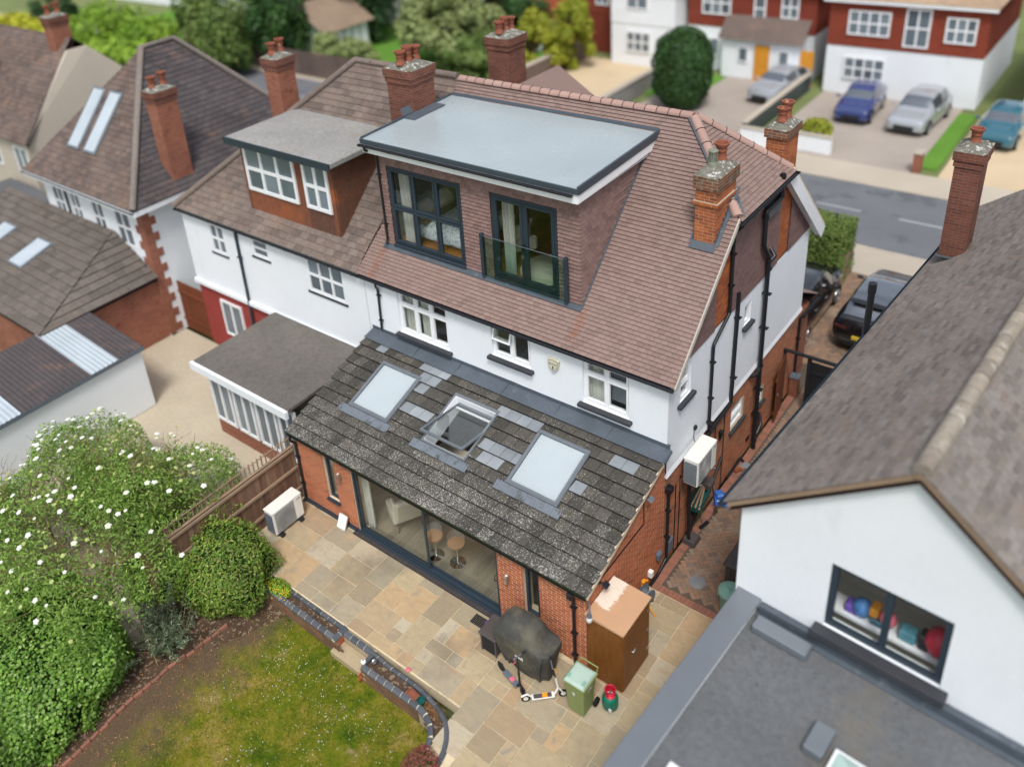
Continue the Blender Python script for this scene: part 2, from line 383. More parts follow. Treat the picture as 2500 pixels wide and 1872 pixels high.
# paving
def slab():
    t = NT('sandstone_slab')
    cols = [S(166, 150, 120), S(175, 158, 126), S(158, 143, 115), S(150, 142, 121), S(180, 154, 118), S(168, 143, 112), S(148, 135, 111), S(182, 171, 148), S(158, 135, 106), S(154, 145, 124), S(168, 153, 126)]
    n = len(cols); rn = t.rnd(); c = t.ramp(rn, [(i/(n-1), k) for i, k in enumerate(cols)])
    cmb = t.n('CombineXYZ'); t.l(t.math('MULTIPLY', rn, 40.), cmb.inputs[0]); t.l(t.math('MULTIPLY', rn, 23.), cmb.inputs[1]); t.l(t.math('MULTIPLY', rn, 9.), cmb.inputs[2])
    ad = t.n('VectorMath'); ad.operation = 'ADD'; t.l(t.pos, ad.inputs[0]); t.l(cmb.outputs[0], ad.inputs[1])
    v = ad.outputs[0]
    c = t.mix(t.mask(t.noise(1.1, 4, .55, vec=v, stretch=(1, 2.2, 1), dist=1.), .58, .80), c, S(176, 148, 118))
    c = t.mix(t.mask(t.noise(1.7, 4, .6, vec=v, stretch=(2., 1, 1), dist=1.5), .58, .76), c, S(140, 134, 120))
    c = t.vary(c, t.noise(4, 5, .65, vec=v, stretch=(1, 2.5, 1), dist=.8), .12); c = t.vary(c, t.noise(60, 3, .6), .07)
    c = t.mix(t.mask(t.noise(.45, 5, .65), .55, .78), c, S(124, 112, 94))
    t.bump(t.noise(16, 4, .6, vec=v, stretch=(1, 2, 1)), .35, .006); return t.done(c, .78, .3)
M['slab'] = slab()
M['joint'] = pm('cream_joint', [S(206, 190, 158)], .95, .1, .10, 1.5, .12, 50, dirt=(S(150, 132, 106), 2.4, .52, .72))
M['paver'] = pm('block_paver', [S(132, 108, 90), S(146, 118, 96), S(124, 104, 90), S(154, 122, 98), S(116, 100, 90), S(140, 122, 106)], .9, .2, .14, .6, .12, 50, .3, 70, .004, dirt=(S(150, 140, 124), 1.2, .56, .78))
M['paver_r'] = pm('red_block_paver', [S(140, 98, 82), S(152, 104, 86), S(128, 92, 78)], .9, .2, .14, 1., .12, 50, .3, 70, .004)
M['sand'] = pm('paver_sand_joint', [S(92, 82, 72)], .95, .1, .15, 1.5, .15, 60)
M['coping'] = pm('blue_coping_brick', [S(76, 80, 86), S(88, 92, 97), S(70, 74, 80), S(98, 101, 104)], .5, .4, .1, 3, .08, 50)
M['cjoint'] = pm('coping_joint', [S(206, 196, 176)], .95, .1, .1, 4, .1, 50)
def soil():
    t = NT('garden_soil'); c = t.vary(S(84, 68, 55), t.noise(3, 5), .3); c = t.vary(c, t.noise(50, 4, .7), .4)
    v = t.n('TexVoronoi'); t.l(t.pos, v.inputs['Vector']); v.inputs['Scale'].default_value = 38
    c = t.mix(t.math('MULTIPLY', t.mask(v.outputs['Distance'], .20, .10), t.mask(t.noise(11, 2), .58, .62)), c, S(140, 122, 104))
    t.bump(t.noise(45, 5, .7), 1., .02); return t.done(c, .95, .1)
M['soil'] = soil()
def lawn():
    t = NT('patchy_lawn'); c = t.ramp(t.noise(1.0, 9, .72), [(.36, S(156, 136, 76)), (.44, S(134, 126, 44)), (.52, S(108, 116, 28)), (.60, S(80, 100, 20)), (.68, S(48, 74, 12))])
    c = t.vary(c, t.noise(9, 6, .75), .28); c = t.vary(c, t.noise(50, 4, .7), .22)
    c = t.mix(t.mask(t.noise(1.9, 7, .7), .60, .70), c, t.vary(S(164, 140, 104), t.noise(30, 4, .7), .2))
    c = t.mix(t.mask(t.noise(.9, 6, .7, stretch=(1.3, .8, 1)), .60, .70), c, t.vary(S(58, 88, 30), t.noise(20, 4, .7), .3))
    sep = t.n('SeparateXYZ'); t.l(t.pos, sep.inputs[0])
    g = t.n('MapRange'); t.l(t.math('ADD', sep.outputs[0], t.math('MULTIPLY', t.math('SUBTRACT', t.noise(1.7, 7, .7), .5), 3.4)), g.inputs[0])
    g.inputs[1].default_value = 2.9; g.inputs[2].default_value = 1.7; g.inputs[3].default_value = 0; g.inputs[4].default_value = 1
    c = t.mix(g.outputs[0], c, t.vary(S(106, 88, 70), t.noise(34, 5, .75), .42))
    t.bump(t.noise(70, 4, .7), 1., .03); return t.done(c, .95, .1)
M['lawn'] = lawn()
M['blade'] = pm('grass_blade', [S(44, 74, 12), S(68, 94, 18), S(100, 114, 26), S(126, 124, 36), S(148, 136, 54), S(166, 148, 84)], .8, .2, .25, .7, .1, 20)
M['daisy'] = pm('white_clover_petal', [S(214, 216, 208)], .8, .2, 0, 1, 0)
# road and ground
M['asphalt'] = pm('asphalt', [S(106, 108, 112)], .9, .2, .10, .5, .08, 40, dirt=(S(92, 94, 98), .7, .55, .62))
M['paint'] = pm('road_paint', [S(158, 160, 162)], .8, .2, .14, 2, .05, 30)
M['pave'] = pm('pavement_slab', [S(178, 168, 152), S(170, 160, 146)], .9, .2, .08, .5, .05, 30)
M['gravel'] = pm('pale_gravel', [S(196, 176, 146)], .95, .1, .10, .4, .14, 30)
M['drive'] = pm('neighbour_block_drive', [S(160, 150, 140)], .9, .2, .10, .5, .08, 9)
M['ground'] = pm('far_ground', [S(112, 122, 78)], .95, .1, .2, .2, .15, 8)
M['greenlawn'] = pm('green_lawn', [S(92, 132, 52)], .95, .1, .12, .6, .12, 20)
M['nbpatio'] = pm('neighbour_patio', [S(176, 165, 146), S(184, 172, 150)], .9, .2, .10, .5, .07, 8)
# timber etc
def wood(name, cols, st=(6, 6, .6), rough=.8):
    t = NT(name); n = len(cols); c = t.ramp(t.rnd(), [(i/max(n-1, 1), k) for i, k in enumerate(cols)]) if n > 1 else t.mix(0., cols[0], cols[0])
    c = t.vary(c, t.noise(4, 5, .65, stretch=st), .22); c = t.vary(c, t.noise(22, 3, .6, stretch=st), .15); c = t.vary(c, t.noise(1., 3), .12)
    t.bump(t.noise(22, 3, .6, stretch=st), .3, .004); return t.done(c, rough, .25)
M['fence'] = wood('fence_board', [S(116, 88, 70), S(130, 100, 80), S(106, 80, 64), S(138, 110, 90), S(100, 78, 66)])
M['rail'] = wood('fence_rail', [S(150, 128, 106), S(138, 116, 96)], (6, .6, 6))
M['gatewood'] = wood('brown_gate_timber', [S(104, 58, 36), S(116, 66, 42)])
M['ply'] = wood('brown_stained_board', [S(120, 76, 34), S(126, 80, 38)], (3, 3, .5), .5)
def cuptop():
    t = NT('cupboard_top'); c = t.vary(S(190, 150, 116), t.noise(2, 4), .06); c = t.vary(c, t.noise(40, 2), .04)
    sep = t.n('SeparateXYZ'); t.l(t.pos, sep.inputs[0])
    q = t.math('ADD', sep.outputs[0], t.math('MULTIPLY', t.noise(9, 5, .7, stretch=(1, 2., 1)), .34))
    q2 = t.math('ADD', sep.outputs[1], t.math('MULTIPLY', t.noise(7, 5, .7), .25))
    mr = t.n('MapRange'); t.l(q, mr.inputs[0]); mr.inputs[1].default_value = 9.355; mr.inputs[2].default_value = 9.33
    mr2 = t.n('MapRange'); t.l(q2, mr2.inputs[0]); mr2.inputs[1].default_value = .34; mr2.inputs[2].default_value = .37
    c = t.mix(t.math('MULTIPLY', mr.outputs[0], mr2.outputs[0]), c, t.vary(S(222, 208, 190), t.noise(16, 3, stretch=(.4, 2, 1)), .07))
    return t.done(c, .7, .25)
M['cuptop'] = cuptop()
M['plank'] = wood('grey_floor_plank', [S(134, 124, 108), S(146, 136, 118), S(126, 116, 100), S(152, 142, 126)], (7, .5, 1), .45)
M['oak'] = wood('oak_floor', [S(150, 104, 52), S(162, 112, 58), S(140, 96, 48)], (7, .5, 1), .4)
M['inwall'] = pm('interior_wall', [S(214, 210, 200)], .9, .2, .03, 1, 0)
M['greenwall'] = pm('green_patterned_wallpaper', [S(108, 122, 76)], .9, .2, .35, 5., .35, 16)
M['cream'] = pm('cream_upholstery', [S(206, 196, 178)], .9, .2, .06, 3, .05, 60)
M['curtain'] = pm('pale_curtain', [S(206, 204, 196), S(192, 190, 182)], .9, .2, .10, 3, .06, 40)
def floral():
    t = NT('floral_bedding'); c = t.vary(S(214, 220, 222), t.noise(3, 3), .05)
    c = t.mix(t.mask(t.noise(15, 3, .7, dist=2.), .54, .58), c, S(96, 116, 124)); return t.done(c, .9, .2)
M['floral'] = floral()
M['stripe'] = pm('striped_pillow', [S(196, 190, 170), S(150, 146, 128)], .9, .2, .2, 12, .1, 40, stretch=(6, 1, 1))
M['brownthrow'] = pm('brown_throw', [S(104, 84, 70)], .9, .2, .15, 4, .1, 40)
M['chrome'] = pm('chrome', [(.7, .71, .73)], .12, .5, 0, 1, 0, metal=1.)
M['steel'] = pm('brushed_steel', [(.55, .56, .58)], .35, .5, .05, 3, .03, 40, metal=1.)
M['velux'] = pm('grey_skylight_frame', [S(118, 124, 130)], .42, .5, .05, 2, .03, 30, metal=.3)
M['blind'] = pm('white_blind', [S(208, 211, 214)], .8, .2, .04, .8, 0)
def glass(name, tint=(1, 1, 1), refl=1., rough=0., dirt=0.):
    m_ = bpy.data.materials.new(name); m_.use_nodes = True; t = m_.node_tree; t.nodes.clear()
    o = t.nodes.new('ShaderNodeOutputMaterial'); tr = t.nodes.new('ShaderNodeBsdfTransparent'); gl = t.nodes.new('ShaderNodeBsdfGlossy')
    fr = t.nodes.new('ShaderNodeLayerWeight'); fr.inputs['Blend'].default_value = .5
    pw = t.nodes.new('ShaderNodeMath'); pw.operation = 'POWER'; pw.inputs[1].default_value = 5; t.links.new(fr.outputs['Facing'], pw.inputs[0])
    ml = t.nodes.new('ShaderNodeMath'); ml.operation = 'MULTIPLY_ADD'; ml.inputs[1].default_value = .96; ml.inputs[2].default_value = .04; t.links.new(pw.outputs[0], ml.inputs[0])
    mu = t.nodes.new('ShaderNodeMath'); mu.operation = 'MULTIPLY'; mu.inputs[1].default_value = refl
    mu.use_clamp = True
    tr.inputs[0].default_value = (*tint, 1); gl.inputs['Roughness'].default_value = rough
    ms = t.nodes.new('ShaderNodeMixShader'); t.links.new(ml.outputs[0], mu.inputs[0]); t.links.new(mu.outputs[0], ms.inputs[0])
    t.links.new(tr.outputs[0], ms.inputs[1]); t.links.new(gl.outputs[0], ms.inputs[2]); t.links.new(ms.outputs[0], o.inputs[0]); return m_
M['glass'] = glass('window_glass', (.95, .97, .96), 1.1)
M['glass_g'] = glass('green_tinted_glass', (.80, .90, .86), 1.1)
M['glass_v'] = glass('skylight_glass', (.96, .98, .98), 2.4)
M['glass_f'] = pm('far_window_glass', [S(96, 108, 116), S(120, 132, 140), S(80, 90, 98)], .12, .6, .2, 1., 0)
# plastics, metal, cloth
M['acwhite'] = pm('ac_casing', [S(226, 224, 216)], .5, .4, .04, 2, .02, 30)
M['acgrille'] = pm('ac_grille', [S(150, 150, 148)], .6, .3, .1, 3, .05, 40)
M['greenbin'] = pm('olive_bin_plastic', [S(128, 142, 88)], .5, .35, .08, 2, .05, 40, dirt=(S(110, 118, 80), 2., .55, .8))
M['bingreen'] = pm('mint_bin_lid', [S(168, 190, 176)], .5, .35, .06, 3, .04, 40)
M['teal'] = pm('faded_green_plastic', [S(128, 172, 156)], .55, .35, .10, 2, .05, 30)
M['gasred'] = pm('red_cylinder_paint', [S(188, 34, 56)], .4, .4, .08, 5, .04, 30)
M['gasgreen'] = pm('green_cylinder_paint', [S(14, 104, 84)], .4, .4, .08, 5, .04, 30)
def cover():
    t = NT('grill_cover_cloth'); c = t.vary(S(70, 70, 66), t.noise(2.2, 4), .18)
    c = t.mix(t.mask(t.noise(1.7, 5, .65), .48, .68), c, S(104, 100, 82)); c = t.vary(c, t.noise(120, 2), .10)
    t.bump(t.noise(7, 4, .6, dist=1.), .5, .03); return t.done(c, .75, .3)
M['cover'] = cover()
M['boxgrey'] = pm('dark_grey_resin', [S(74, 68, 66), S(84, 78, 76)], .6, .35, .10, 3, .06, 40)
M['purple'] = pm('purple_plastic', [S(112, 84, 176)], .45, .4)
M['pink'] = pm('pink_plastic', [S(214, 108, 124)], .45, .4)
M['orange'] = pm('orange_plastic', [S(226, 150, 36)], .45, .4)
M['bluebag'] = pm('blue_print_bag', [S(40, 84, 178), S(80, 130, 180), S(90, 150, 120)], .4, .4, .35, 9, .15, 30)
M['tray'] = pm('dark_green_tray', [S(22, 82, 76)], .5, .4, .15, 4, .1, 30)
M['greyplastic'] = pm('grey_plastic', [S(96, 104, 112)], .5, .4, .08, 3, .05, 30)
M['lamp'] = pm('brushed_lamp', [(.5, .48, .45)], .35, .5, .05, 5, .03, 40, metal=.9)
M['lampwhite'] = pm('opal_lamp', [S(232, 232, 228)], .3, .5)
M['carblack'] = pm('black_car_paint', [S(20, 21, 24)], .22, .6, 0, 1, 0, coat=1.)
M['carsilver'] = pm('silver_car_paint', [S(178, 182, 186)], .3, .6, 0, 1, 0, coat=1., metal=.4)
M['carblue'] = pm('blue_car_paint', [S(44, 58, 110)], .25, .6, 0, 1, 0, coat=1.)
M['carteal'] = pm('teal_car_paint', [S(44, 96, 112)], .25, .6, 0, 1, 0, coat=1.)
M['carglass'] = pm('car_glass', [S(34, 38, 42)], .04, .9, 0, 1, 0, coat=1.)
M['carroof'] = pm('car_roof_glass', [S(130, 136, 142)], .03, .9, 0, 1, 0, coat=1., metal=.7)
M['tyre'] = pm('tyre_rubber', [S(30, 30, 31)], .85, .3, .1, 8, .1, 40)
M['redlight'] = pm('red_lamp_lens', [S(70, 14, 16)], .15, .6, 0, 1, 0, coat=1.)
M['plate'] = pm('number_plate', [S(220, 190, 60)], .5, .4)
M['badge'] = pm('cream_alarm_box', [S(206, 202, 178)], .5, .4, .05, 6, .03, 50)
M['text'] = pm('dark_lettering', [S(86, 86, 70)], .7, .3, 0, 1, 0)
M['textw'] = pm('white_lettering', [S(206, 208, 204)], .7, .3, 0, 1, 0)
M['green'] = pm('green_front_paint', [S(156, 176, 150)], .8, .3)
M['yellowdoor'] = pm('yellow_door_paint', [S(206, 140, 44)], .5, .4)
M['cover2'] = pm('manhole_iron', [S(128, 130, 132)], .6, .4, .1, 6, .12, 60)
# foliage
def leaf(name, cols, rough=.55, var=.25, nscale=1.):
    t = NT(name); n = len(cols); c = t.ramp(t.rnd(), [(i/(n-1), k) for i, k in enumerate(cols)])
    c = t.vary(c, t.noise(nscale, 3), var)
    m_ = t.done(c, rough, .35)
    tr = t.n('BsdfTranslucent'); t.l(c, tr.inputs[0]); ms = t.n('MixShader'); ms.inputs[0].default_value = .22
    t.l(t.b.outputs[0], ms.inputs[1]); t.l(tr.outputs[0], ms.inputs[2]); t.l(ms.outputs[0], t.o.inputs[0]); return m_
M['elder'] = leaf('elder_leaf', [S(90, 124, 46), S(112, 146, 56), S(134, 166, 70), S(102, 136, 50), S(156, 182, 96), S(122, 144, 66)])
M['round'] = leaf('clipped_shrub_leaf', [S(84, 120, 42), S(104, 140, 50), S(126, 158, 60), S(76, 108, 40), S(156, 174, 74), S(128, 122, 70), S(96, 130, 46)])
M['ivy'] = leaf('round_hedge_leaf', [S(74, 116, 38), S(104, 146, 52), S(136, 172, 70), S(84, 124, 42), S(166, 192, 116)])
M['olive'] = leaf('grey_green_leaf', [S(84, 100, 76), S(110, 126, 100), S(138, 150, 124), S(74, 90, 66), S(96, 124, 76)])
M['hedge'] = leaf('hedge_leaf', [S(76, 104, 42), S(98, 124, 52), S(122, 140, 66), S(86, 114, 44), S(152, 154, 96)])
M['lime'] = leaf('lime_leaf', [S(112, 146, 44), S(132, 164, 52), S(148, 178, 62), S(98, 134, 40)], .6)
M['yellowleaf'] = leaf('yellow_leaf', [S(190, 188, 50), S(176, 180, 48), S(206, 200, 62)], .6)
M['dkgreen'] = leaf('dark_conifer_leaf', [S(36, 66, 34), S(48, 80, 38), S(58, 92, 42), S(70, 100, 46)], .6)
M['mid'] = leaf('mid_green_leaf', [S(84, 112, 52), S(104, 128, 62), S(124, 142, 76), S(94, 120, 56)], .6)
M['willow'] = leaf('pale_willow_leaf', [S(138, 150, 92), S(152, 164, 104), S(124, 140, 84), S(164, 172, 118)], .6)
M['gold'] = leaf('golden_leaf', [S(142, 150, 42), S(164, 166, 52), S(122, 136, 40)], .6)
M['redplant'] = leaf('red_heather_leaf', [S(150, 62, 72), S(170, 84, 84), S(110, 100, 50), S(160, 70, 90), S(96, 110, 48)], .6)
M['flower'] = leaf('cream_flower', [S(232, 234, 222), S(240, 240, 232), S(220, 224, 196)], .8, .05)
M['budflower'] = leaf('green_bud_cluster', [S(176, 188, 112), S(190, 200, 130)], .8, .05)
M['yellowflower'] = leaf('yellow_flower', [S(240, 200, 30), S(230, 184, 24)], .8, .05)
M['twig'] = pm('grey_twig', [S(150, 136, 112), S(128, 112, 90), S(160, 130, 84)], .9, .2, .15, 3, .1, 30)
M['trunk'] = pm('tree_bark', [S(96, 80, 64)], .95, .1, .2, 3, .2, 30, .6, 25, .02)
M['core'] = pm('inner_foliage_shade', [S(44, 60, 26)], .95, .1, .3, 5, .2, 30)  # dark green paints the shade inside shrubs; also colours the eaves moss
M['dry'] = leaf('dried_stem', [S(176, 132, 84), S(150, 104, 64), S(190, 150, 104)], .9)
M['ridge_old'] = rooft('lichened_ridge_tile', [S(140, 132, 120), S(154, 144, 130), S(128, 118, 108)], S(190, 186, 172), 2.2)
M['lantern'] = pm('pale_lantern_glass', [S(176, 200, 192)], .1, .6, .1, 1, 0)
M['brick_dirty'] = brickm('damp_garden_brick', [S(118, 92, 72), S(132, 100, 76), S(106, 86, 70), S(126, 84, 62)], (S(84, 80, 58), 3., .5, .7))
M['verge'] = pm('verge_mortar', [S(188, 182, 170)], .95, .1, .1, 3, .1, 50)
M['nbroof'] = rooft('brown_weathered_tile', [S(108, 97, 90), S(120, 108, 100), S(114, 100, 92), S(98, 88, 82)], S(132, 112, 98), 1.)
M['rlight'] = pm('rooflight_glass', [S(176, 186, 192)], .15, .6, .1, 1, 0)
M['tan'] = pm('tan_cushion', [S(206, 158, 120)], .9, .2)
M['feltbrown'] = rooft('brown_grey_felt', [S(102, 97, 92), S(108, 103, 98)], S(122, 108, 92), .6)
# ------------------------------------------------------------------ fields of pieces
def rects_minus(x0, x1, y0, y1, holes):
    xs = sorted({x0, x1, *[min(max(h[i], x0), x1) for h in holes for i in (0, 1)]})
    out_ = []
    for a, b in zip(xs[:-1], xs[1:]):
        mid = (a+b)/2; hs = sorted([(h[2], h[3]) for h in holes if h[0] < mid < h[1]])
        y = y0
        for ha, hb in hs:
            if ha > y: out_.append(rect(a, b, y, min(ha, y1)))
            y = max(y, hb)
        if y < y1: out_.append(rect(a, b, y, y1))
    return out_
def field(regions, tw, g, bw, bh, umin, umax, vmin, vmax, off=.5, outer=None, stag=None, minarea=.12):
    hps = [hp_poly(r) for r in regions]; res = []
    r = 0; v = vmin
    while v < vmax-1e-6:
        sh = (r % 2)*off*tw if stag is None else stag(r)*tw
        u = umin-sh
        while u < umax:
            rc = rect(u, u+bw, v, v+bh); A = bw*bh; ps = []
            for hp in hps:
                q = clip(rc, hp)
                if q and outer: q = clip(q, outer)
                if q and area(q) > 1e-6: ps.append(q)
            tot = sum(area(q) for q in ps)
            if tot > .985*A: res.append((u, v, None))
            elif tot > minarea*A: res.append((u, v, ps))
            u += tw
        v += g; r += 1
    return res
def emit(tl, Mf, bw, bh, h0, h1, name, mat, parent, nmax=0, fname=None, jit=.0, th=None):
    full = [t for t in tl if t[2] is None]; rest = [t for t in tl if t[2] is not None]
    full.sort(key=lambda t: (Mf @ V((t[0]+bw/2, t[1]+bh/2, 0))-CAM).length)
    ind, full = full[:nmax], full[nmax:]
    if ind:
        mb = MB(); x, y = bw/2, bh/2
        k0, k1 = (0, 0) if th is None else (h0-th, max(h1-th, -.002)); mb.add([(-x, -y, h0), (x, -y, h0), (x, y, h1), (-x, y, h1), (-x, -y, k0), (x, -y, k0), (x, y, k1), (-x, y, k1)],
               [(0, 1, 2, 3), (4, 5, 1, 0), (5, 6, 2, 1), (6, 7, 3, 2), (7, 4, 0, 3)], 0.)
        me = mb.mesh(name); me.materials.append(mat)
        inv = parent.matrix_basis.inverted() if parent.name in WORLDMODE else None
        for (u, v, _) in ind:
            o = bpy.data.objects.new(name, me); C.objects.link(o); o.parent = parent
            if inv is not None: o.matrix_parent_inverse = inv
            o.matrix_basis = Mf @ Matrix.Translation((u+x, v+y, 0)) @ Matrix.Rotation(R.uniform(-jit, jit), 4, 'X') @ Matrix.Rotation(R.uniform(-jit, jit)*.5, 4, 'Z')
    mb = MB()
    for (u, v, ps) in full+rest:
        rn = R.random(); dh = R.uniform(0, jit*bh)
        for p in (ps or [rect(u, u+bw, v, v+bh)]):
            n = len(p)
            if sum(p[i][0]*p[(i+1) % n][1]-p[(i+1) % n][0]*p[i][1] for i in range(n)) < 0: p = p[::-1]
            top = [Mf @ V((q[0], q[1], h0+(h1-h0)*(q[1]-v)/bh+dh)) for q in p]; bot = [Mf @ V((q[0], q[1], 0 if th is None else h0+(h1-h0)*(q[1]-v)/bh+dh-th)) for q in p]
            fs = [tuple(range(n))]
            for i in range(n): j = (i+1) % n; fs.append((n+i, n+j, j, i))
            mb.add(top+bot, fs, rn)
    if mb.f: return part(fname or name+'_field', mb, mat, parent, kind='stuff')
def wall(Mf, regions, depth, holes, name, mat, parent, outer=None, back=True):
    mb = MB()
    for rg in regions:
        p = clip(rg, outer) if outer else rg
        if len(p) < 3: continue
        mb.quad(*[Mf @ V((a, b, 0)) for a, b in p])
        if back: mb.quad(*[Mf @ V((a, b, -depth)) for a, b in p[::-1]])
    for (a, b, c, d) in holes:
        q = [(a, c), (b, c), (b, d), (a, d)]
        for i in range(4):
            p0, p1 = q[i], q[(i+1) % 4]
            mb.quad(Mf @ V((*p0, 0)), Mf @ V((*p1, 0)), Mf @ V((*p1, -depth)), Mf @ V((*p0, -depth)))
    return part(name, mb, mat, parent)
def rbox(mb, Mf, u0, u1, v0, v1, n0, n1, c=0, r=None): return mb.box(u0, u1, v0, v1, n0, n1, c, r, Mf)
def window(parent, Mf, u0, u1, v0, v1, cols, rows, fm, gm=None, fw=.055, cw=.04, rec=.04, dp=.07, sill=None, name='window', sash=True, open_cell=None):
    gm = gm or M['glass']; f = MB()
    n1 = -rec; n0 = -rec-dp
    for (a, b, c, d) in ((u0, u1, v0, v0+fw), (u0, u1, v1-fw, v1), (u0, u0+fw, v0+fw, v1-fw), (u1-fw, u1, v0+fw, v1-fw)): rbox(f, Mf, a, b, c, d, n0, n1, .006)
    U = [u0+fw*.5+(u1-u0-fw)*t for t in cols]; panes = []
    for i in range(len(cols)-1):
        a = U[i]+(fw*.5 if i == 0 else fw*.35); b = U[i+1]-(fw*.5 if i == len(cols)-2 else fw*.35)
        if i: rbox(f, Mf, U[i]-fw*.35, U[i]+fw*.35, v0+fw, v1-fw, n0, n1-.002, .004)
        rw = rows[i] if isinstance(rows[0], (list, tuple)) else rows
        W_ = [v0+fw*.5+(v1-v0-fw)*t for t in rw]
        for j in range(len(rw)-1):
            c = W_[j]+(fw*.5 if j == 0 else fw*.35); d = W_[j+1]-(fw*.5 if j == len(rw)-2 else fw*.35)
            if j: rbox(f, Mf, a, b, W_[j]-fw*.35, W_[j]+fw*.35, n0, n1-.003, .004)
            op = open_cell == (i, j)
            if not op: panes.append((a, b, c, d))
            if sash and not op:
                for (e, g, h, k) in ((a, b, c, c+cw), (a, b, d-cw, d), (a, a+cw, c+cw, d-cw), (b-cw, b, c+cw, d-cw)): rbox(f, Mf, e, g, h, k, n0+.01, n1+.014, .006)
    o = part(name, f, fm, parent)
    for (a, b, c, d) in panes:
        k = cw*.9 if sash else .002
        p = MB(); rbox(p, Mf, a+k, b-k, c+k, d-k, n0+.03, n0+.036); part('pane', p, gm, o)
    if open_cell:
        i, j = open_cell; rw = rows[i] if isinstance(rows[0], (list, tuple)) else rows
        a, b = U[i], U[i+1]; W_ = [v0+fw*.5+(v1-v0-fw)*t for t in rw]; c, d = W_[j], W_[j+1]
        Mo = Mf @ Matrix.Translation((0, d, n1)) @ Matrix.Rotation(math.radians(-16), 4, 'X')
        f2 = MB(); h = d-c
        for (e, g, k, l) in ((a, b, -h, -h+cw), (a, b, -cw, 0), (a, a+cw, -h+cw, -cw), (b-cw, b, -h+cw, -cw)): rbox(f2, Mo, e, g, k, l, -.03, .015, .006)
        ca = part('casement', f2, fm, o, label='top light propped open')
        p = MB(); rbox(p, Mo, a+cw, b-cw, -h+cw, -cw, -.012, -.006); part('pane', p, gm, o)
    if sill:
        sm, ext, sh, sp = sill; s_ = MB(); rbox(s_, Mf, u0-ext, u1+ext, v0-sh, v0-.002, -rec, sp, .012); part('window_sill', s_, sm, o)
    return o
def curtain(Mf, u0, u1, v0, v1, n, label, mat=None, amp=.03, wl=.09):
    mb = MB(); k = max(8, int((u1-u0)/wl*6)); vs = []
    for j, v in enumerate((v0, (v0+v1)/2, v1)):
        for i in range(k+1):
            u = u0+(u1-u0)*i/k; vs.append(Mf @ V((u+.01*math.sin(i*1.7+j), v, n+amp*math.sin((u-u0)/wl*2*math.pi+.3*j))))
    fs = [(j*(k+1)+i, j*(k+1)+i+1, (j+1)*(k+1)+i+1, (j+1)*(k+1)+i) for j in range(2) for i in range(k)]
    mb.add(vs, fs); o = part('curtain', mb, mat or M['curtain'], None, 180); return tag(o, label, 'curtain', 'curtains behind the windows')

# ------------------------------------------------------------------ the house
house = thing('semi_detached_house', 'white rendered house with pink tiled roof, rear dormer and brick extension, in the middle', 'house', (4.4, 3.3, 0))
XW, D, L, DR, ZR, DE, ZE, XV = 8.796, 3.286, 8.134, 7.573, 9.45, 3.189, 5.262, 9.008
Y2 = D+L
ms = (ZR-ZE)/(DR-DE); ca = 1/math.hypot(1, ms); sa = ms*ca
F_rear = lambda y, x=0, z=0: frame((x, y, z), (1, 0, 0), (0, 0, 1))
F_side = lambda x, y=0, z=0: frame((x, y, z), (0, 1, 0), (0, 0, 1))

# extension: rear wall
fe = F_rear(0)
eh = [(2.09, 6.56, 0, 2.12), (1.10, 1.47, .60, 2.12), (7.26, 7.65, .60, 2.12)]
er = rects_minus(.08, XW, 0, 2.27, eh)
ew = wall(fe, er, .30, eh, 'extension_wall', M['mortar'], house)
BW, BH, TW, G = .213, .063, .2252, .0752
bf = [(fe, t) for t in field(er, TW, G, BW, BH, .09, XW, .012, 2.27)]
# extension: side wall under the sloping roof
es = (3.541-2.339)/(3.286+.175)
fs_ = F_side(XW)
so_ = [(-es, 1, 2.339+.175*es-.075)]
sr = [rect(.0, D-.01, 0, 3.6)]
sw = wall(fs_, sr, .30, [], 'extension_wall', M['mortar'], house, outer=so_)
bs = [(fs_, t) for t in field(sr, TW, G, BW, BH, 0.0, D, .012, 3.55, outer=so_)]
# nearest 300 bricks of the house are parts, the others one mesh per wall
allb = [(F, t, w_) for w_, L_ in ((ew, bf), (sw, bs)) for F, t in L_]
fullb = sorted([b for b in allb if b[1][2] is None], key=lambda b: (b[0] @ V((b[1][0], b[1][1], 0))-CAM).length)[:300]
near = {id(b) for b in fullb}
for w_, F in ((ew, fe), (sw, fs_)):
    emit([b[1] for b in allb if b[2] is w_ and id(b) in near], F, BW, BH, .0025, .0025, 'brick', M['brick'], w_, 300)
    emit([b[1] for b in allb if b[2] is w_ and id(b) not in near], F, BW, BH, .0025, .0025, 'brick', M['brick'], w_, 0, 'brickwork')
# dark damp course strip and channel drain along the wall foot
mb = MB(); mb.box(.08, 2.05, -.10, -.008, .002, .07, .01); mb.box(6.6, 7.2, -.03, -.008, .002, .07, .01); part('plinth_strip', mb, M['anth'], house)
dr = part('channel_drain', MB().box(2.0, 6.95, -.19, -.045, -.02, .008), M['blackmatt'], house)
mb = MB()
for i in range(118): x = 2.03+i*.0416; mb.box(x, x+.022, -.175, -.065, .008, .016)
part('drain_grating', mb, M['boxgrey'], dr)
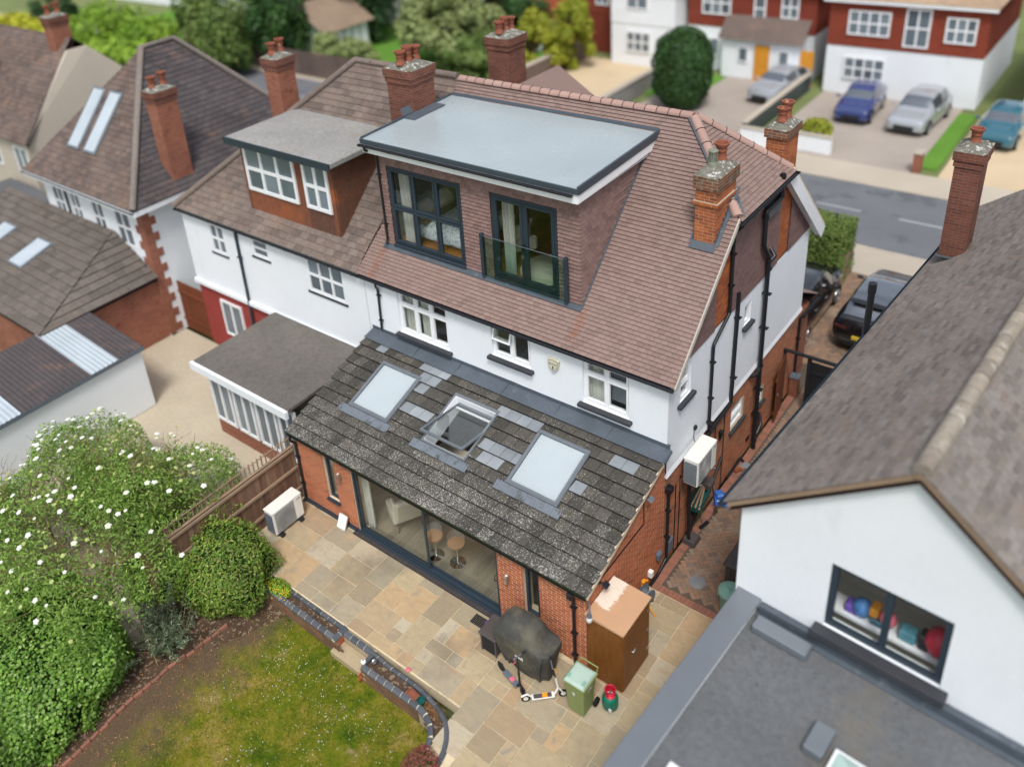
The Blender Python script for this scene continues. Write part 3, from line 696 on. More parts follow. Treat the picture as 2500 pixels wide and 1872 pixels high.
# sliding doors
dw = MB(); rbox(dw, fe, 2.09, 6.56, .0, .07, -.16, -.02, .006); rbox(dw, fe, 2.09, 6.56, 2.04, 2.12, -.16, -.02, .006)
rbox(dw, fe, 2.09, 2.16, .07, 2.04, -.16, -.02, .006); rbox(dw, fe, 6.49, 6.56, .07, 2.04, -.16, -.02, .006)
door = part('sliding_door', dw, M['anth'], house)
for (a, b, n_) in ((2.16, 4.43, -.05), (4.29, 6.49, -.11)):
    q = MB()
    rbox(q, fe, a, a+.07, .07, 2.04, n_-.04, n_, .006); rbox(q, fe, b-.07, b, .07, 2.04, n_-.04, n_, .006)
    rbox(q, fe, a+.07, b-.07, .07, .14, n_-.04, n_, .006); rbox(q, fe, a+.07, b-.07, 1.98, 2.04, n_-.04, n_, .006)
    le = part('door_leaf', q, M['anth'], door)
    p = MB(); rbox(p, fe, a+.07, b-.07, .14, 1.98, n_-.024, n_-.016); part('pane', p, M['glass'], door)
for x in (2.2, 6.46):
    h = MB(); h.tube([(x, .05, 1.02), (x, .0, 1.04), (x, -.012, 1.1), (x, .0, 1.18), (x, .05, 1.2)], .010, 8); part('handle', h, M['black'], door, 60)
t_ = MB(); rbox(t_, fe, 2.05, 6.62, -.01, .022, -.02, .055, .004); part('door_threshold', t_, M['anth'], door)
for (a, b) in ((1.10, 1.47), (7.26, 7.65)):
    window(house, fe, a, b, .60, 2.12, [0, 1], [0, 1], M['anth'], fw=.05, cw=.03, rec=.06, sill=(M['anth'], .05, .05, .09))
curtain(fe, 1.12, 1.45, .6, 2.1, -.25, 'white net curtain behind the narrow left window of the brick extension')
# extension interior
fl = struct('room_floor', MB().box(.3, 8.5, .14, 7.0, -.08, -.012), M['dark'])
for i, x in enumerate(np.arange(.32, 8.45, .19)):
    y = .16-R.random()*1.2
    while y < 6.9:
        ln = R.uniform(1.1, 1.5); a, b = max(y, .16), min(y+ln, 6.95)
        if b-a > .1: part('floor_plank', MB().box(x, x+.187, a, b-.003, -.012, .004), M['plank'], fl)
        y += ln
mb = MB()
mb.quad((.3, 7, 0), (.3, .3, 0), (.3, .3, 2.3), (.3, 7, 2.6)); mb.quad((8.5, .3, 0), (8.5, 7, 0), (8.5, 7, 2.6), (8.5, .3, 2.3)); mb.quad((8.5, 7, 0), (.3, 7, 0), (.3, 7, 2.6), (8.5, 7, 2.6))
mb.quad((.3, 3.3, 2.35), (8.5, 3.3, 2.35), (8.5, 7, 2.4), (.3, 7, 2.4))
part('room_shell', mb, M['inwall'], house)

# extension roof
le_ = math.hypot(1, es); F_ext = frame((0, -.175, 2.339-.03), (1, 0, 0), (0, 1/le_, es/le_))
gx = .307; ne = (2.97+.175)*le_
VX = [(1.05, 2.41), (3.52, 4.88), (6.02, 7.40)]; vy0, vy1 = (1.12+.175)*le_, (2.55+.175)*le_
vholes = [(a, b, vy0, vy1) for a, b in VX]
tr_ = rects_minus(-.02, 8.93, 0, ne, vholes)
deck = MB()
for rg in rects_minus(-.02, 8.92, .0, 3.46*le_-.005, vholes):
    deck.quad(*[F_ext @ V((a, b, -.002)) for a, b in rg]); deck.quad(*[F_ext @ V((a, b, -.12)) for a, b in rg[::-1]])
er_ = part('extension_roof', deck, M['dark'], house)
tl = field(tr_, .31, gx, .300, gx, 0-.02, 8.92, 0, ne, off=.5)
new = {(1, 0)}
newp = [(.86, 2.73), (2.31, 2.74), (2.66, 2.74), (2.95, 2.74), (2.5, 2.45), (2.83, 2.45), (3.03, 2.95), (2.6, 2.16), (2.62, 1.58), (2.92, 1.58), (3.2, 1.58), (5.02, 2.70), (5.33, 2.70), (5.64, 2.70), (5.95, 2.70),
        (5.07, 1.58), (5.38, 1.58), (5.7, 1.58), (5.95, 1.58), (5.3, 1.28), (5.62, 1.28), (8.01, 2.70), (8.33, 2.70), (7.55, 1.58)]
old, nw = [], []
for t in tl:
    cy = -.175+(t[1]+gx/2)/le_; cx = t[0]+.1525
    (nw if any(abs(cx-a) < .155 and abs(cy-b) < .146 for a, b in newp) else old).append(t)
emit(old, F_ext, .300, gx, .072, .002, 'concrete_tile', M['ctile'], er_, 276, 'concrete_tile_cuts', .008, th=.022)
emit(nw, F_ext, .300, gx, .074, .004, 'replacement_tile', M['newtile'], er_, 40, 'replacement_tile_cuts', .004, th=.022)
# moss along the eaves
mb = MB()
for i in range(420):
    x = R.uniform(0, 8.9); p = F_ext @ V((x, R.uniform(-.02, .015), R.uniform(.0, .035))); s_ = R.uniform(.008, .022)
    mb.lathe([(.0, -s_*.5), (s_, 0), (s_*.6, s_*.5), (0, s_*.6)], p, 5)
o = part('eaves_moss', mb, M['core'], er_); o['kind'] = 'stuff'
# verge strip, eaves gutter, soffit
mb = MB(); rbox(mb, F_ext, 8.905, 8.93, -.0, ne+.1, -.08, .02); part('verge_strip', mb, M['mortar'], er_)
mb = MB(); rbox(mb, F_ext, -.02, 8.86, -.01, .02, -.14, -.005); mb.box(0, 8.85, -.14, .0, 2.19, 2.205); part('eaves_board', mb, M['blackmatt'], house)
def gutter(pts, rad=.055, name='gutter', parent=house, mat=None):
    mb = MB(); pts = [V(p) for p in pts]; d = (pts[1]-pts[0]).normalized(); s_ = d.cross(V((0, 0, 1))).normalized(); n = 9
    ring = lambda p, r_: [p+r_*(math.cos(t)*s_+math.sin(t)*V((0, 0, 1))) for t in [math.pi+math.pi*i/n for i in range(n+1)]]
    a, b = ring(pts[0], rad), ring(pts[1], rad); a2, b2 = ring(pts[0], rad-.006), ring(pts[1], rad-.006); k = n+1
    fs = [(i, i+1, k+i+1, k+i) for i in range(n)]+[(2*k+i+1, 2*k+i, 3*k+i, 3*k+i+1) for i in range(n)]
    fs += [(0, k, 3*k, 2*k), (k-1, 3*k-1, 4*k-1, 2*k-1)]+[(i, 2*k+i, 2*k+i+1, i+1) for i in range(n)]+[(k+i, k+i+1, 3*k+i+1, 3*k+i) for i in range(n)]
    fs += [tuple(range(k)), tuple(range(k, 2*k))]
    mb.add(a+b+a2+b2, fs); o = part(name, mb, mat or M['black'], parent, 40)
    ln = (pts[1]-pts[0]).length; q = MB(); j = max(2, int(ln/.9))
    for i in range(j+1):
        c = pts[0]+d*(ln*i/j*.98+.01*ln); q.tube([c-d*.015+(rad+.004)*(math.cos(t)*s_+math.sin(t)*V((0, 0, 1))) for t in [math.pi+math.pi*m_/6 for m_ in range(7)]], .007, 5)
    part('gutter_bracket', q, mat or M['black'], o)
    return o
def pipe(pts, rad=.034, brackets=(), name='downpipe', parent=house, mat=None, off=None, collars=()):
    mb = MB(); P_ = [V(p) for p in pts]; q = [P_[0]]
    for i in range(1, len(P_)-1):      # rounded bends
        a = (P_[i-1]-P_[i]); b = (P_[i+1]-P_[i]); r_ = min(.07, a.length*.4, b.length*.4)
        p0, p1 = P_[i]+a.normalized()*r_, P_[i]+b.normalized()*r_
        for t in (0, .33, .67, 1): q.append((1-t)**2*p0+2*t*(1-t)*P_[i]+t*t*p1)
    q.append(P_[-1]); mb.tube(q, rad, 12)
    for c, d in collars: mb.cyl(V(c)-V(d)*.03, V(c)+V(d)*.03, rad*1.28, n=12)
    o = part(name, mb, mat or M['black'], parent, 50)
    if brackets:
        bb = MB()
        for c in brackets: c = V(c); bb.cyl(c-V((0, 0, .018)), c+V((0, 0, .018)), rad*1.2, n=12); bb.box(c.x-rad*1.9, c.x+rad*1.9, c.y-rad*1.2, c.y+rad*1.2, c.z-.012, c.z+.012)
        part('pipe_bracket', bb, mat or M['black'], o, 50)
    return o
gutter([(0, -.125, 2.235), (8.84, -.125, 2.235)], .055)
pipe([(8.53, -.175, 2.2), (8.53, -.175, 2.10), (8.53, -.05, 1.98), (8.53, -.05, .05)], .036, [(8.53, -.05, 1.7), (8.53, -.05, .95), (8.53, -.05, .3)])
pipe([(.13, -.175, 2.2), (.13, -.175, 2.08), (.13, -.05, 1.95), (.13, -.05, .12), (.13, -.16, .04)], .036, [(.13, -.05, 1.5), (.13, -.05, .6)])
# hopper at the right end
mb = MB(); mb.box(8.47, 8.59, -.24, -.115, 2.06, 2.24, .02); part('hopper', mb, M['black'], house)

# lead flashing at the wall
mb = MB(); n = 30
top, bot = [], []
mbv = []
for i in range(n+1):
    x = -.03+8.94*i/n
    for (v_, h_) in ((ne-.05, .076), (ne+.10, .058), (3.462*le_, .034)): mbv.append(F_ext @ V((x, v_, h_+.004*math.sin(i*1.9)+R.uniform(-.003, .003))))
    mbv.append(V((x, D-.012, 3.541+.10+R.uniform(-.008, .008)))); mbv.append(V((x, D+.03, 3.541+.105)))
fs = [(i*5+j, (i+1)*5+j, (i+1)*5+j+1, i*5+j+1) for i in range(n) for j in range(4)]
mb.add(mbv, fs); lead = part('lead_flashing', mb, M['lead'], house, 30)
for x in (1.7, 3.1, 4.6, 6.1, 7.5):
    q = MB(); rbox(q, F_ext, x, x+.03, ne-.05, 3.45*le_, .066, .078, .003); part('lead_lap', q, M['lead'], lead)
q = MB(); rbox(q, F_ext, 8.80, 8.96, ne-.02, 3.46*le_, -.03, .045, .008); part('lead_corner', q, M['lead'], lead)

# roof windows
Mn = V((0, -es/le_, 1/le_))
def skylight(a, b, opened, label):
    o = MB(); F = F_ext; y0, y1 = vy0+.005, vy1-.005; k = .055; a += .005; b -= .005
    for (e, f_, g_, h_) in ((a, b, y0, y0+k), (a, b, y1-k*1.5, y1), (a, a+k, y0+k, y1-k*1.5), (b-k, b, y0+k, y1-k*1.5)): rbox(o, F, e, f_, g_, h_, -.10, .075, .01)
    fr = part('roof_window', o, M['velux'], house, label=label)
    yc = (y0+y1)/2; ang = math.radians(25) if opened else 0
    Ms = F @ Matrix.Translation(((a+b)/2, yc, .07)) @ Matrix.Rotation(ang, 4, 'X').inverted()
    hx, hy = (b-a)/2-.028, (y1-y0)/2-.035; s_ = MB(); q = .06
    for (e, f_, g_, h_) in ((-hx, hx, -hy, -hy+q), (-hx, hx, hy-q, hy), (-hx, -hx+q, -hy+q, hy-q), (hx-q, hx, -hy+q, hy-q)): rbox(s_, Ms, e, f_, g_, h_, -.035, .03, .008)
    part('sash', s_, M['velux'], fr)
    p = MB(); rbox(p, Ms, -hx+q, hx-q, -hy+q, hy-q, .0, .006); part('pane', p, M['glass_v'], fr)
    if not opened:
        p = MB(); rbox(p, Ms, -hx+q, hx-q, -hy+q, hy-q, -.05, -.045); part('blind', p, M['blind'], fr)
    else:
        p = MB()
        for (e, f_, g_, h_) in ((a+k, b-k, y0+k-.002, y0+k+.012), (a+k, b-k, y1-k*1.5-.012, y1-k*1.5+.002), (a+k-.002, a+k+.012, y0+k, y1-k), (b-k-.012, b-k+.002, y0+k, y1-k)): rbox(p, F, e, f_, g_, h_, -.45, .05)
        part('reveal_lining', p, M['white'], fr)
        p = MB(); rbox(p, Ms, -hx+.06, hx-.06, hy-.16, hy-.1, -.06, -.02, .008); part('control_bar', p, M['white'], fr)
    t = MB(); n = 46; vs = []       # corrugated apron below
    for i in range(n+1):
        x = a-.18+(b-a+.36)*i/n
        for v_ in (y0-.24, y0-.02): vs.append(F @ V((x, v_, .078+(.007 if i % 2 else 0)+(.01 if v_ > y0-.1 else 0))))
    t.add(vs, [(2*i, 2*i+2, 2*i+3, 2*i+1) for i in range(n)]); part('lead_apron', t, M['leadtray'], fr)
skylight(*VX[0], False, 'left closed skylight with white blind'); skylight(*VX[1], True, 'middle skylight tilted open'); skylight(*VX[2], False, 'right closed skylight with white blind')
# worktop glimpsed below the open skylight
q = thing('kitchen_island', 'brown kitchen island seen under the open skylight', 'kitchen island', (4.3, 2.2, 0))
part('cabinet', MB().box(3.6, 5.0, 1.9, 2.7, .004, .88, .01), M['gatewood'], q); part('worktop', MB().box(3.55, 5.05, 1.85, 2.75, .88, .92, .006), M['oak'], q)

# main rear wall, first floor
fm_ = F_rear(D)
mh = [(1.05, 2.76, 3.79, 5.06), (4.15, 5.30, 4.22, 5.08), (6.72, 7.90, 3.89, 5.06)]
mr = rects_minus(-.12, XW+.03, 3.3, 5.3, mh)
mw = wall(fm_, mr, .28, mh, 'rendered_wall', M['render'], house)
slm = (M['sill'], .09, .09, .13)
window(house, fm_, 1.05, 2.76, 3.79, 5.06, [0, .34, .66, 1], [0, .69, 1], M['white'], fw=.06, cw=.045, rec=.07, sill=slm)
window(house, fm_, 4.15, 5.30, 4.22, 5.08, [0, .5, 1], [[0, .55, 1], [0, 1]], M['white'], fw=.06, cw=.045, rec=.07, sill=slm, open_cell=(0, 1))
window(house, fm_, 6.72, 7.90, 3.89, 5.06, [0, .5, 1], [0, .69, 1], M['white'], fw=.06, cw=.045, rec=.07, sill=slm)
mb = MB()
for (a, b) in ((.1, 3.4), (3.5, 5.9), (6.0, 8.6)):
    mb.quad((a, 3.58, 2.8), (b, 3.58, 2.8), (b, 6.6, 2.8), (a, 6.6, 2.8)); mb.quad((a, 6.6, 2.8), (b, 6.6, 2.8), (b, 6.6, 5.2), (a, 6.6, 5.2))
    mb.quad((a, 3.58, 2.8), (a, 6.6, 2.8), (a, 6.6, 5.2), (a, 3.58, 5.2)); mb.quad((b, 6.6, 2.8), (b, 3.58, 2.8), (b, 3.58, 5.2), (b, 6.6, 5.2)); mb.quad((a, 6.6, 5.2), (b, 6.6, 5.2), (b, 3.58, 5.2), (a, 3.58, 5.2))
part('room_shell', mb, M['inwall'], house)
curtain(fm_, 1.12, 1.55, 3.8, 5.05, -.24, 'pale curtain gathered at the left of the wide white first floor window')
curtain(fm_, 1.68, 2.05, 3.8, 5.05, -.24, 'pale curtain behind the middle light of the wide white first floor window')
curtain(fm_, 6.76, 7.28, 3.9, 5.05, -.24, 'pale curtain behind the left half of the two light window near the house corner')
# alarm box
al = thing('alarm_box', 'cream shield shaped alarm box on the white rear wall between two windows', 'alarm box', (5.98, D, 4.6))
prof = [(-.15, .14), (-.08, .165), (0, .175), (.08, .165), (.15, .14), (.145, .02), (.1, -.09), (.04, -.15), (0, -.17), (-.04, -.15), (-.1, -.09), (-.145, .02)]
part('casing', MB().prism([(5.98+x, D-.001, 4.65+z) for x, z in prof], (0, -.075, 0)), M['badge'], al, 40)
part('rim', MB().prism([(5.98+x*.86, D-.076, 4.65+z*.86) for x, z in prof], (0, -.006, 0)), M['cuptop'] if False else M['greyplastic'], al)
part('face', MB().prism([(5.98+x*.80, D-.080, 4.65+z*.80) for x, z in prof], (0, -.005, 0)), M['badge'], al)
def text(body, size, Mx, mat, parent, name='lettering', ext=.001, sx=1.):
    cu_ = bpy.data.curves.new(name, 'FONT'); cu_.body = body; cu_.size = size; cu_.extrude = ext; cu_.align_x = 'CENTER'; cu_.align_y = 'CENTER'
    to = bpy.data.objects.new(name, cu_); C.objects.link(to); bpy.context.view_layer.update()
    me = bpy.data.meshes.new_from_object(to); bpy.data.objects.remove(to)
    me.transform(Mx @ Matrix.Diagonal((sx, 1, 1, 1))); me.materials.append(mat); return part(name, me, None, parent)
text('Banham', .068, F_rear(D-.087) @ Matrix.Translation((5.98, 4.69, 0)), M['text'], al)
mb = MB(); mb.box(5.965, 5.985, D-.089, D-.085, 4.56, 4.635); mb.box(5.955, 6.02, D-.089, D-.085, 4.60, 4.615); mb.box(5.95, 6.02, D-.089, D-.085, 4.55, 4.558); part('emblem', mb, M['text'], al)

# side wall: brick below, render above
fsd = F_side(XW)
gh = [(6.86, 7.64, 1.50, 2.18), (8.44, 9.02, 1.14, 1.66)]
gr_ = rects_minus(D, Y2, 0, 2.74, gh)
gw = wall(fsd, gr_, .28, gh, 'side_brick_wall', M['mortar_d'], house)
emit(field(gr_, TW, G, BW, BH, D, Y2, .01, 2.73), fsd, BW, BH, .0025, .0025, 'brick', M['brick_old'], gw, 0, 'brickwork')
fsr = F_side(XW+.03)
rh = [(3.83, 4.34, 4.38, 5.22), (7.18, 7.56, 4.48, 5.04)]
rr_ = rects_minus(D, Y2, 2.72, 5.36, rh)
rw_ = wall(fsr, rr_, .28, rh, 'rendered_wall', M['render'], house)
mb = MB(); mb.prism([(XW, D-.03, 2.72), (XW+.065, D-.03, 2.70), (XW+.03, D-.03, 2.82)], (0, L+.06, 0)); part('bell_cast', mb, M['white2'], house)
window(house, fsr, 3.83, 4.34, 4.38, 5.22, [0, 1], [0, .5, 1], M['white'], fw=.05, cw=.035, rec=.04, sill=(M['sill'], .12, .09, .10))
window(house, fsr, 7.18, 7.56, 4.48, 5.04, [0, 1], [0, 1], M['white'], fw=.05, cw=.035, rec=.04, sill=(M['sill'], .10, .09, .10))
window(house, fsd, 6.86, 7.64, 1.50, 2.18, [0, 1], [0, .5, 1], M['white'], fw=.05, cw=.035, rec=.04, sill=(M['sill'], .08, .08, .08))
window(house, fsd, 8.44, 9.02, 1.14, 1.66, [0, 1], [0, 1], M['white'], fw=.05, cw=.035, rec=.04, sill=(M['sill'], .08, .08, .08))
mb = MB()
for (y, h, z0, z1) in ((3.6, 4.6, 4., 5.3), (7.0, 7.8, 4.3, 5.2), (6.7, 7.8, 1.2, 2.3), (8.3, 9.1, 1., 1.8)): mb.box(XW-1.5, XW-.26, y, h, z0, z1)
for q_ in range(len(mb.f)): pass
part('room_shell', mb, M['greyplastic'], house)
# front and party walls (out of view) close the house
mb = MB(); mb.box(0, XW-.02, Y2-.25, Y2, 0, 5.3); mb.box(-.12, .08, D+.29, Y2-.26, 0, 5.3); part('front_wall', mb, M['render'], house)

# tile hung gable with two exposed brick breasts
zg = 5.36; zt = 7.80
yl = lambda z: DE+(z-ZE)/ms+.06; yr = lambda z: 2*DR-yl(z)
gpoly = [(yl(zg)+.02, zg), (yr(zg)-.02, zg), (yr(zt), zt), (yl(zt), zt)]
gp = hp_poly(gpoly); br1, br2 = (5.43, 6.16), (9.03, 9.76)
ft = F_side(XW+.03); fb = F_side(XW+.01)
cuts = [rect(3, br1[0], zg, zt), rect(br1[1], br2[0], zg, zt), rect(br2[1], 12, zg, zt)]
gm_ = wall(F_side(XW+.005), [rect(3, 12, zg, zt)], .2, [], 'gable_wall', M['mortar_d'], house, outer=gp)
emit(field(cuts, .165, .1, .162, .1, 3.2, 12, zg, zt, outer=gp), ft, .162, .1, .026, .004, 'gable_tile', M['gtile'], gm_, 0, 'gable_tiling', .01, th=.012)
mb = MB()
for c_ in cuts:
    p = clip(c_, gp)
    if len(p) > 2: mb.quad(*[ft @ V((a, b, -.002)) for a, b in p])
part('gable_batten_board', mb, M['deck'], gm_)
emit(field([rect(*br1, zg, zt), rect(*br2, zg, zt)], TW, G, BW, BH, 5.40, 9.8, zg+.01, zt, outer=gp), fb, BW, BH, .0035, .0035, 'brick', M['brick_ch'], gm_, 0, 'brickwork')
# ------------------------------------------------------------------ main roof
F_roof = frame((0, DE, ZE-.02), (1, 0, 0), (0, ca, sa))
lr = math.hypot(DR-DE, ZR-ZE); vh = (5.985-DE)/ca
RX = 7.168
DX0, DX1, DF, DB = .28, 6.311, 3.935, 7.165
vd0, vd1 = (DF-DE)/ca, (DB-DE)/ca
outp = hp_poly([(-.28, 0), (XV, 0), (XV, vh), (RX, lr), (.20, lr)])
CHX0, CHX1, CHY0, CHY1 = 8.23, 8.70, 5.48, 6.43
cv0, cv1 = (CHY0-DE)/ca, (CHY1-DE)/ca
rgn = rects_minus(-.4, XV, 0, lr, [(DX0, DX1, vd0, vd1), (CHX0, CHX1, cv0, cv1+.1)])
dk = MB()
for q in rgn:
    p = clip(q, outp)
    if len(p) > 2: dk.quad(*[F_roof @ V((a, b, -.003)) for a, b in p]); dk.quad(*[F_roof @ V((a, b, -.15)) for a, b in p[::-1]])
rear = part('rear_roof', dk, M['deck'], house)
emit(field(rgn, .1655, .1, .1605, .1, -.4, XV+.1, 0, lr, outer=outp), F_roof, .1605, .1, .032, .003, 'roof_tile', M['ptile'], rear, 300, 'roof_tiling', .012, th=.013)
# half hip
ZH, YH = 7.933, 5.985; hl = math.hypot(XV-RX, ZR-ZH)
F_hip = frame((XV+.04, 0, ZH-.05), (0, 1, 0), (-(XV-RX)/hl, 0, (ZR-ZH)/hl))
hipo = hp_poly([(YH-.03, -.02), (2*DR-YH+.03, -.02), (DR, hl)])
hd = MB(); hd.quad(*[F_hip @ V((a, b, -.003)) for a, b in ((YH, -.02), (2*DR-YH, -.02), (DR, hl))])
hip = part('half_hip_roof', hd, M['deck'], house)
emit(field([rect(5, 10, -.02, hl)], .1655, .1, .1605, .1, 5.5, 9.8, -.02, hl, outer=hipo), F_hip, .1605, .1, .032, .003, 'hip_tile', M['ptile'], hip, 0, 'hip_tiling', .012, th=.013)
# front slope
F_front = frame((0, 2*DR-DE, ZE-.02), (-1, 0, 0), (0, -ca, sa))
fro = hp_poly([(.28, 0), (-XV, 0), (-XV, vh), (-RX, lr), (-.20, lr)])
fd = MB(); fd.quad(*[F_front @ V((a, b, -.003)) for a, b in ((-XV, 0), (.28, 0), (-.2, lr), (-RX, lr), (-XV, vh))])
front = part('front_roof', fd, M['deck'], house)
emit(field([rect(-10, 1, 0, lr)], .1655, .1, .1605, .1, -9.2, .4, 0, lr, outer=fro), F_front, .1605, .1, .032, .003, 'front_tile', M['ptile'], front, 0, 'front_tiling', .012, th=.013)
# ridge and hip tiles
def ridge_run(p0, p1, n, rad=.115, lift=.0):
    p0, p1 = V(p0), V(p1); d = (p1-p0)/n; u = d.normalized(); s_ = u.cross(V((0, 0, 1))).normalized(); up = s_.cross(u)
    for i in range(n):
        a, b = p0+d*i+u*.008, p0+d*(i+1)-u*.008; k = 9; mb = MB(); vs = []
        for p, r_ in ((a, rad), (b, rad*.97)):
            for j in range(k+1):
                t = math.pi*(-.06+1.12*j/k); vs.append(p+up*(math.sin(t)*r_*.86+lift)+s_*math.cos(t)*r_)
        mb.add(vs, [(j, j+1, k+2+j, k+1+j) for j in range(k)]+[tuple(range(k+1)), tuple(range(2*k+1, k, -1))])
        part('ridge_tile', mb, M['ridge'], house, 60)
        if i < n-1:
            c = MB(); q = b+u*.008; c.tube([q+up*(math.sin(t)*(rad+.004)*.86+lift)+s_*math.cos(t)*(rad+.004) for t in [math.pi*j/8 for j in range(9)]], .009, 5); part('ridge_clip', c, M['blackmatt'], house)
ridge_run((.2, DR, ZR-.01), (RX-.02, DR, ZR-.01), 23)
ridge_run((XV-.05, YH+.06, ZH+.02), (RX+.02, DR-.05, ZR), 7, .11)
ridge_run((XV-.05, 2*DR-YH-.06, ZH+.02), (RX+.02, DR+.05, ZR), 7, .11)
mb = MB(); mb.tube([(XV-.16, YH+.02, ZH+.03), (RX-.08, DR-.11, ZR-.03)], .035, 6); part('hip_valley_lead', mb, M['lead'], house)
# verges
mb = MB()
rbox(mb, F_roof, XV-.004, XV+.020, -.02, vh+.02, -.09, .028); part('verge_strip', mb, M['verge'], house); mb = MB(); rbox(mb, F_front, -XV-.028, -XV+.02, -.02, vh+.02, -.09, .028)
part('verge_strip', mb, M['mortar'], house)
mb = MB(); rbox(mb, F_front, -XV-.01, -XV+.16, -.12, vh+.05, -.33, -.09); rbox(mb, F_front, -XV-.03, -XV+.0, -.14, vh+.03, -.36, -.02); part('barge_board', mb, M['white2'], house)
mb = MB(); rbox(mb, F_roof, XV-.15, XV-.0, -.05, vh, -.11, -.092); part('verge_soffit', mb, M['white2'], house)
gutter([(-.25, DE-.05, ZE-.05), (XV-.02, DE-.05, ZE-.05)], .055)
gutter([(XV+.09, YH-.06, ZH-.09), (XV+.09, 2*DR-YH+.06, ZH-.09)], .055)
mb = MB(); mb.box(-.25, XV-.12, DE+.01, D+.01, ZE-.16, ZE-.05); part('eaves_board', mb, M['blackmatt'], house)
mb = MB(); mb.box(XW+.04, XV+.05, YH, 2*DR-YH, ZH-.22, ZH-.10); part('hip_eaves_board', mb, M['blackmatt'], house)
pipe([(.46, DE-.05, ZE-.09), (.46, DE-.05, ZE-.2), (.42, D-.05, ZE-.34), (.37, D-.05, 3.66)], .034, [(.43, D-.05, 4.75), (.39, D-.05, 3.95)])
# ---- pipes on the side wall
xs_ = XW+.085
pipe([(XV+.09, 6.0, ZH-.14), (xs_, 6.1, ZH-.42), (xs_, 6.12, 5.47), (xs_, 5.32, 5.05), (xs_, 5.32, 2.45)], .04, [(xs_, 6.12, 7.0), (xs_, 6.12, 6.2), (xs_, 5.32, 4.6), (xs_, 5.32, 3.6), (xs_, 5.32, 2.9)])
pipe([(xs_, 6.60, 5.75), (xs_, 6.56, 2.62), (xs_, 5.36, 2.56), (xs_, 5.0, 2.50)], .05, [(xs_, 6.59, 5.1), (xs_, 6.58, 3.4)], 'waste_pipe')
sp = pipe([(xs_+.12, 8.47, 8.05), (xs_+.12, 8.49, 7.42), (xs_+.06, 7.75, 7.36), (xs_+.06, 7.78, 6.45), (xs_+.05, 8.2, 5.95), (xs_+.05, 8.26, .02)], .058, [(xs_+.05, 8.26, z) for z in (4.9, 3.9, 2.0, 1.2)], 'soil_pipe',
          collars=[((xs_+.12, 8.47, 7.98), (0, 0, 1)), ((xs_+.12, 8.49, 7.5), (0, 0, 1)), ((xs_+.06, 7.76, 7.2), (0, 0, 1)), ((xs_+.05, 8.26, 5.6), (0, 0, 1)), ((xs_+.05, 8.26, 2.75), (0, 0, 1)), ((xs_+.05, 8.26, .8), (0, 0, 1)), ((xs_+.05, 8.26, .3), (0, 0, 1))])
mb = MB(); mb.tube([(xs_+.05, 8.26, 5.8), (xs_+.12, 8.4, 5.9), (xs_-.05, 8.5, 6.05)], .052, 10); mb.tube([(xs_+.05, 8.26, 2.7), (xs_+.06, 7.95, 2.62), (XW, 7.8, 2.62)], .05, 10); mb.tube([(xs_+.05, 8.3, .35), (xs_+.08, 8.6, .62), (xs_-.02, 8.75, .72), (XW, 8.8, .72)], .05, 10)
part('branch_pipe', mb, M['black'], sp, 50)
part('boxed_pipe_cover', MB().box(XW+.03, XW+.16, 7.9, 8.68, 7.08, 7.42, .01), M['grptrim'], house)
pipe([(xs_-.02, 3.37, 2.30), (xs_-.02, 3.37, .25), (xs_-.02, 2.95, .06), (xs_-.02, 2.6, .05)], .036, [(xs_-.02, 3.37, 1.7), (xs_-.02, 3.37, .9)])
part('hopper', MB().box(XW+.0, XW+.16, 3.28, 3.46, 2.26, 2.42, .02), M['black'], house)
pipe([(xs_-.02, 6.28, 1.12), (xs_-.02, 5.75, .60), (xs_-.02, 4.4, .1)], .034, (), 'waste_pipe')
pipe([(xs_-.02, 6.7, .10), (xs_-.02, 7.55, .16), (xs_+.06, 7.6, .04)], .034, (), 'waste_pipe')
def cable(pts, rad=.008): part('cable', MB().tube(pts, rad, 6), M['black'], house)
for y, z0, z1 in ((5.89, 1.0, 2.5), (6.42, 0., 2.5), (4.03, -.0, 2.2), (3.82, 0.0, 2.1)): cable([(XW+.02, y, z1), (XW+.02, y+.01, (z0+z1)/2), (XW+.02, y-.01, z0)], .012)
cable([(XW+.02, 2.3, 2.9), (XW+.02, 2.32, 2.15), (XW+.02, .45, .95+1.2), (XW+.02, .05, 2.0)], .012)
cable([(XW+.05, 4.62, 3.18), (XW+.05, 4.58, 2.95), (XW+.05, 4.66, 2.75)], .008)
mb = MB(); mb.box(XW+.03, XW+.09, 4.58, 4.68, 3.14, 3.24, .01); part('cable_box', mb, M['black'], house)
for (y, z, a, b) in ((6.15, 1.71, .13, .2), (8.0, .35, .2, .12), (5.2, 1.75, .1, .16)): part('wall_vent', MB().box(XW+.004, XW+.03, y, y+a, z, z+b), M['blackmatt'], house)
part('wall_vent', MB().box(XW+.0, XW+.12, 6.1, 6.22, 1.92, 2.04, .02), M['black'], house)
for (y, z, a, b, m_) in ((3.5, .55, .24, .34, 'greyplastic'), (3.0, .62, .16, .2, 'greyplastic'), (2.62, .40, .12, .18, 'lampwhite')):
    part('meter_box', MB().box(XW+.0, XW+.11, y-a/2, y+a/2, z-b/2, z+b/2, .015), M[m_], house)

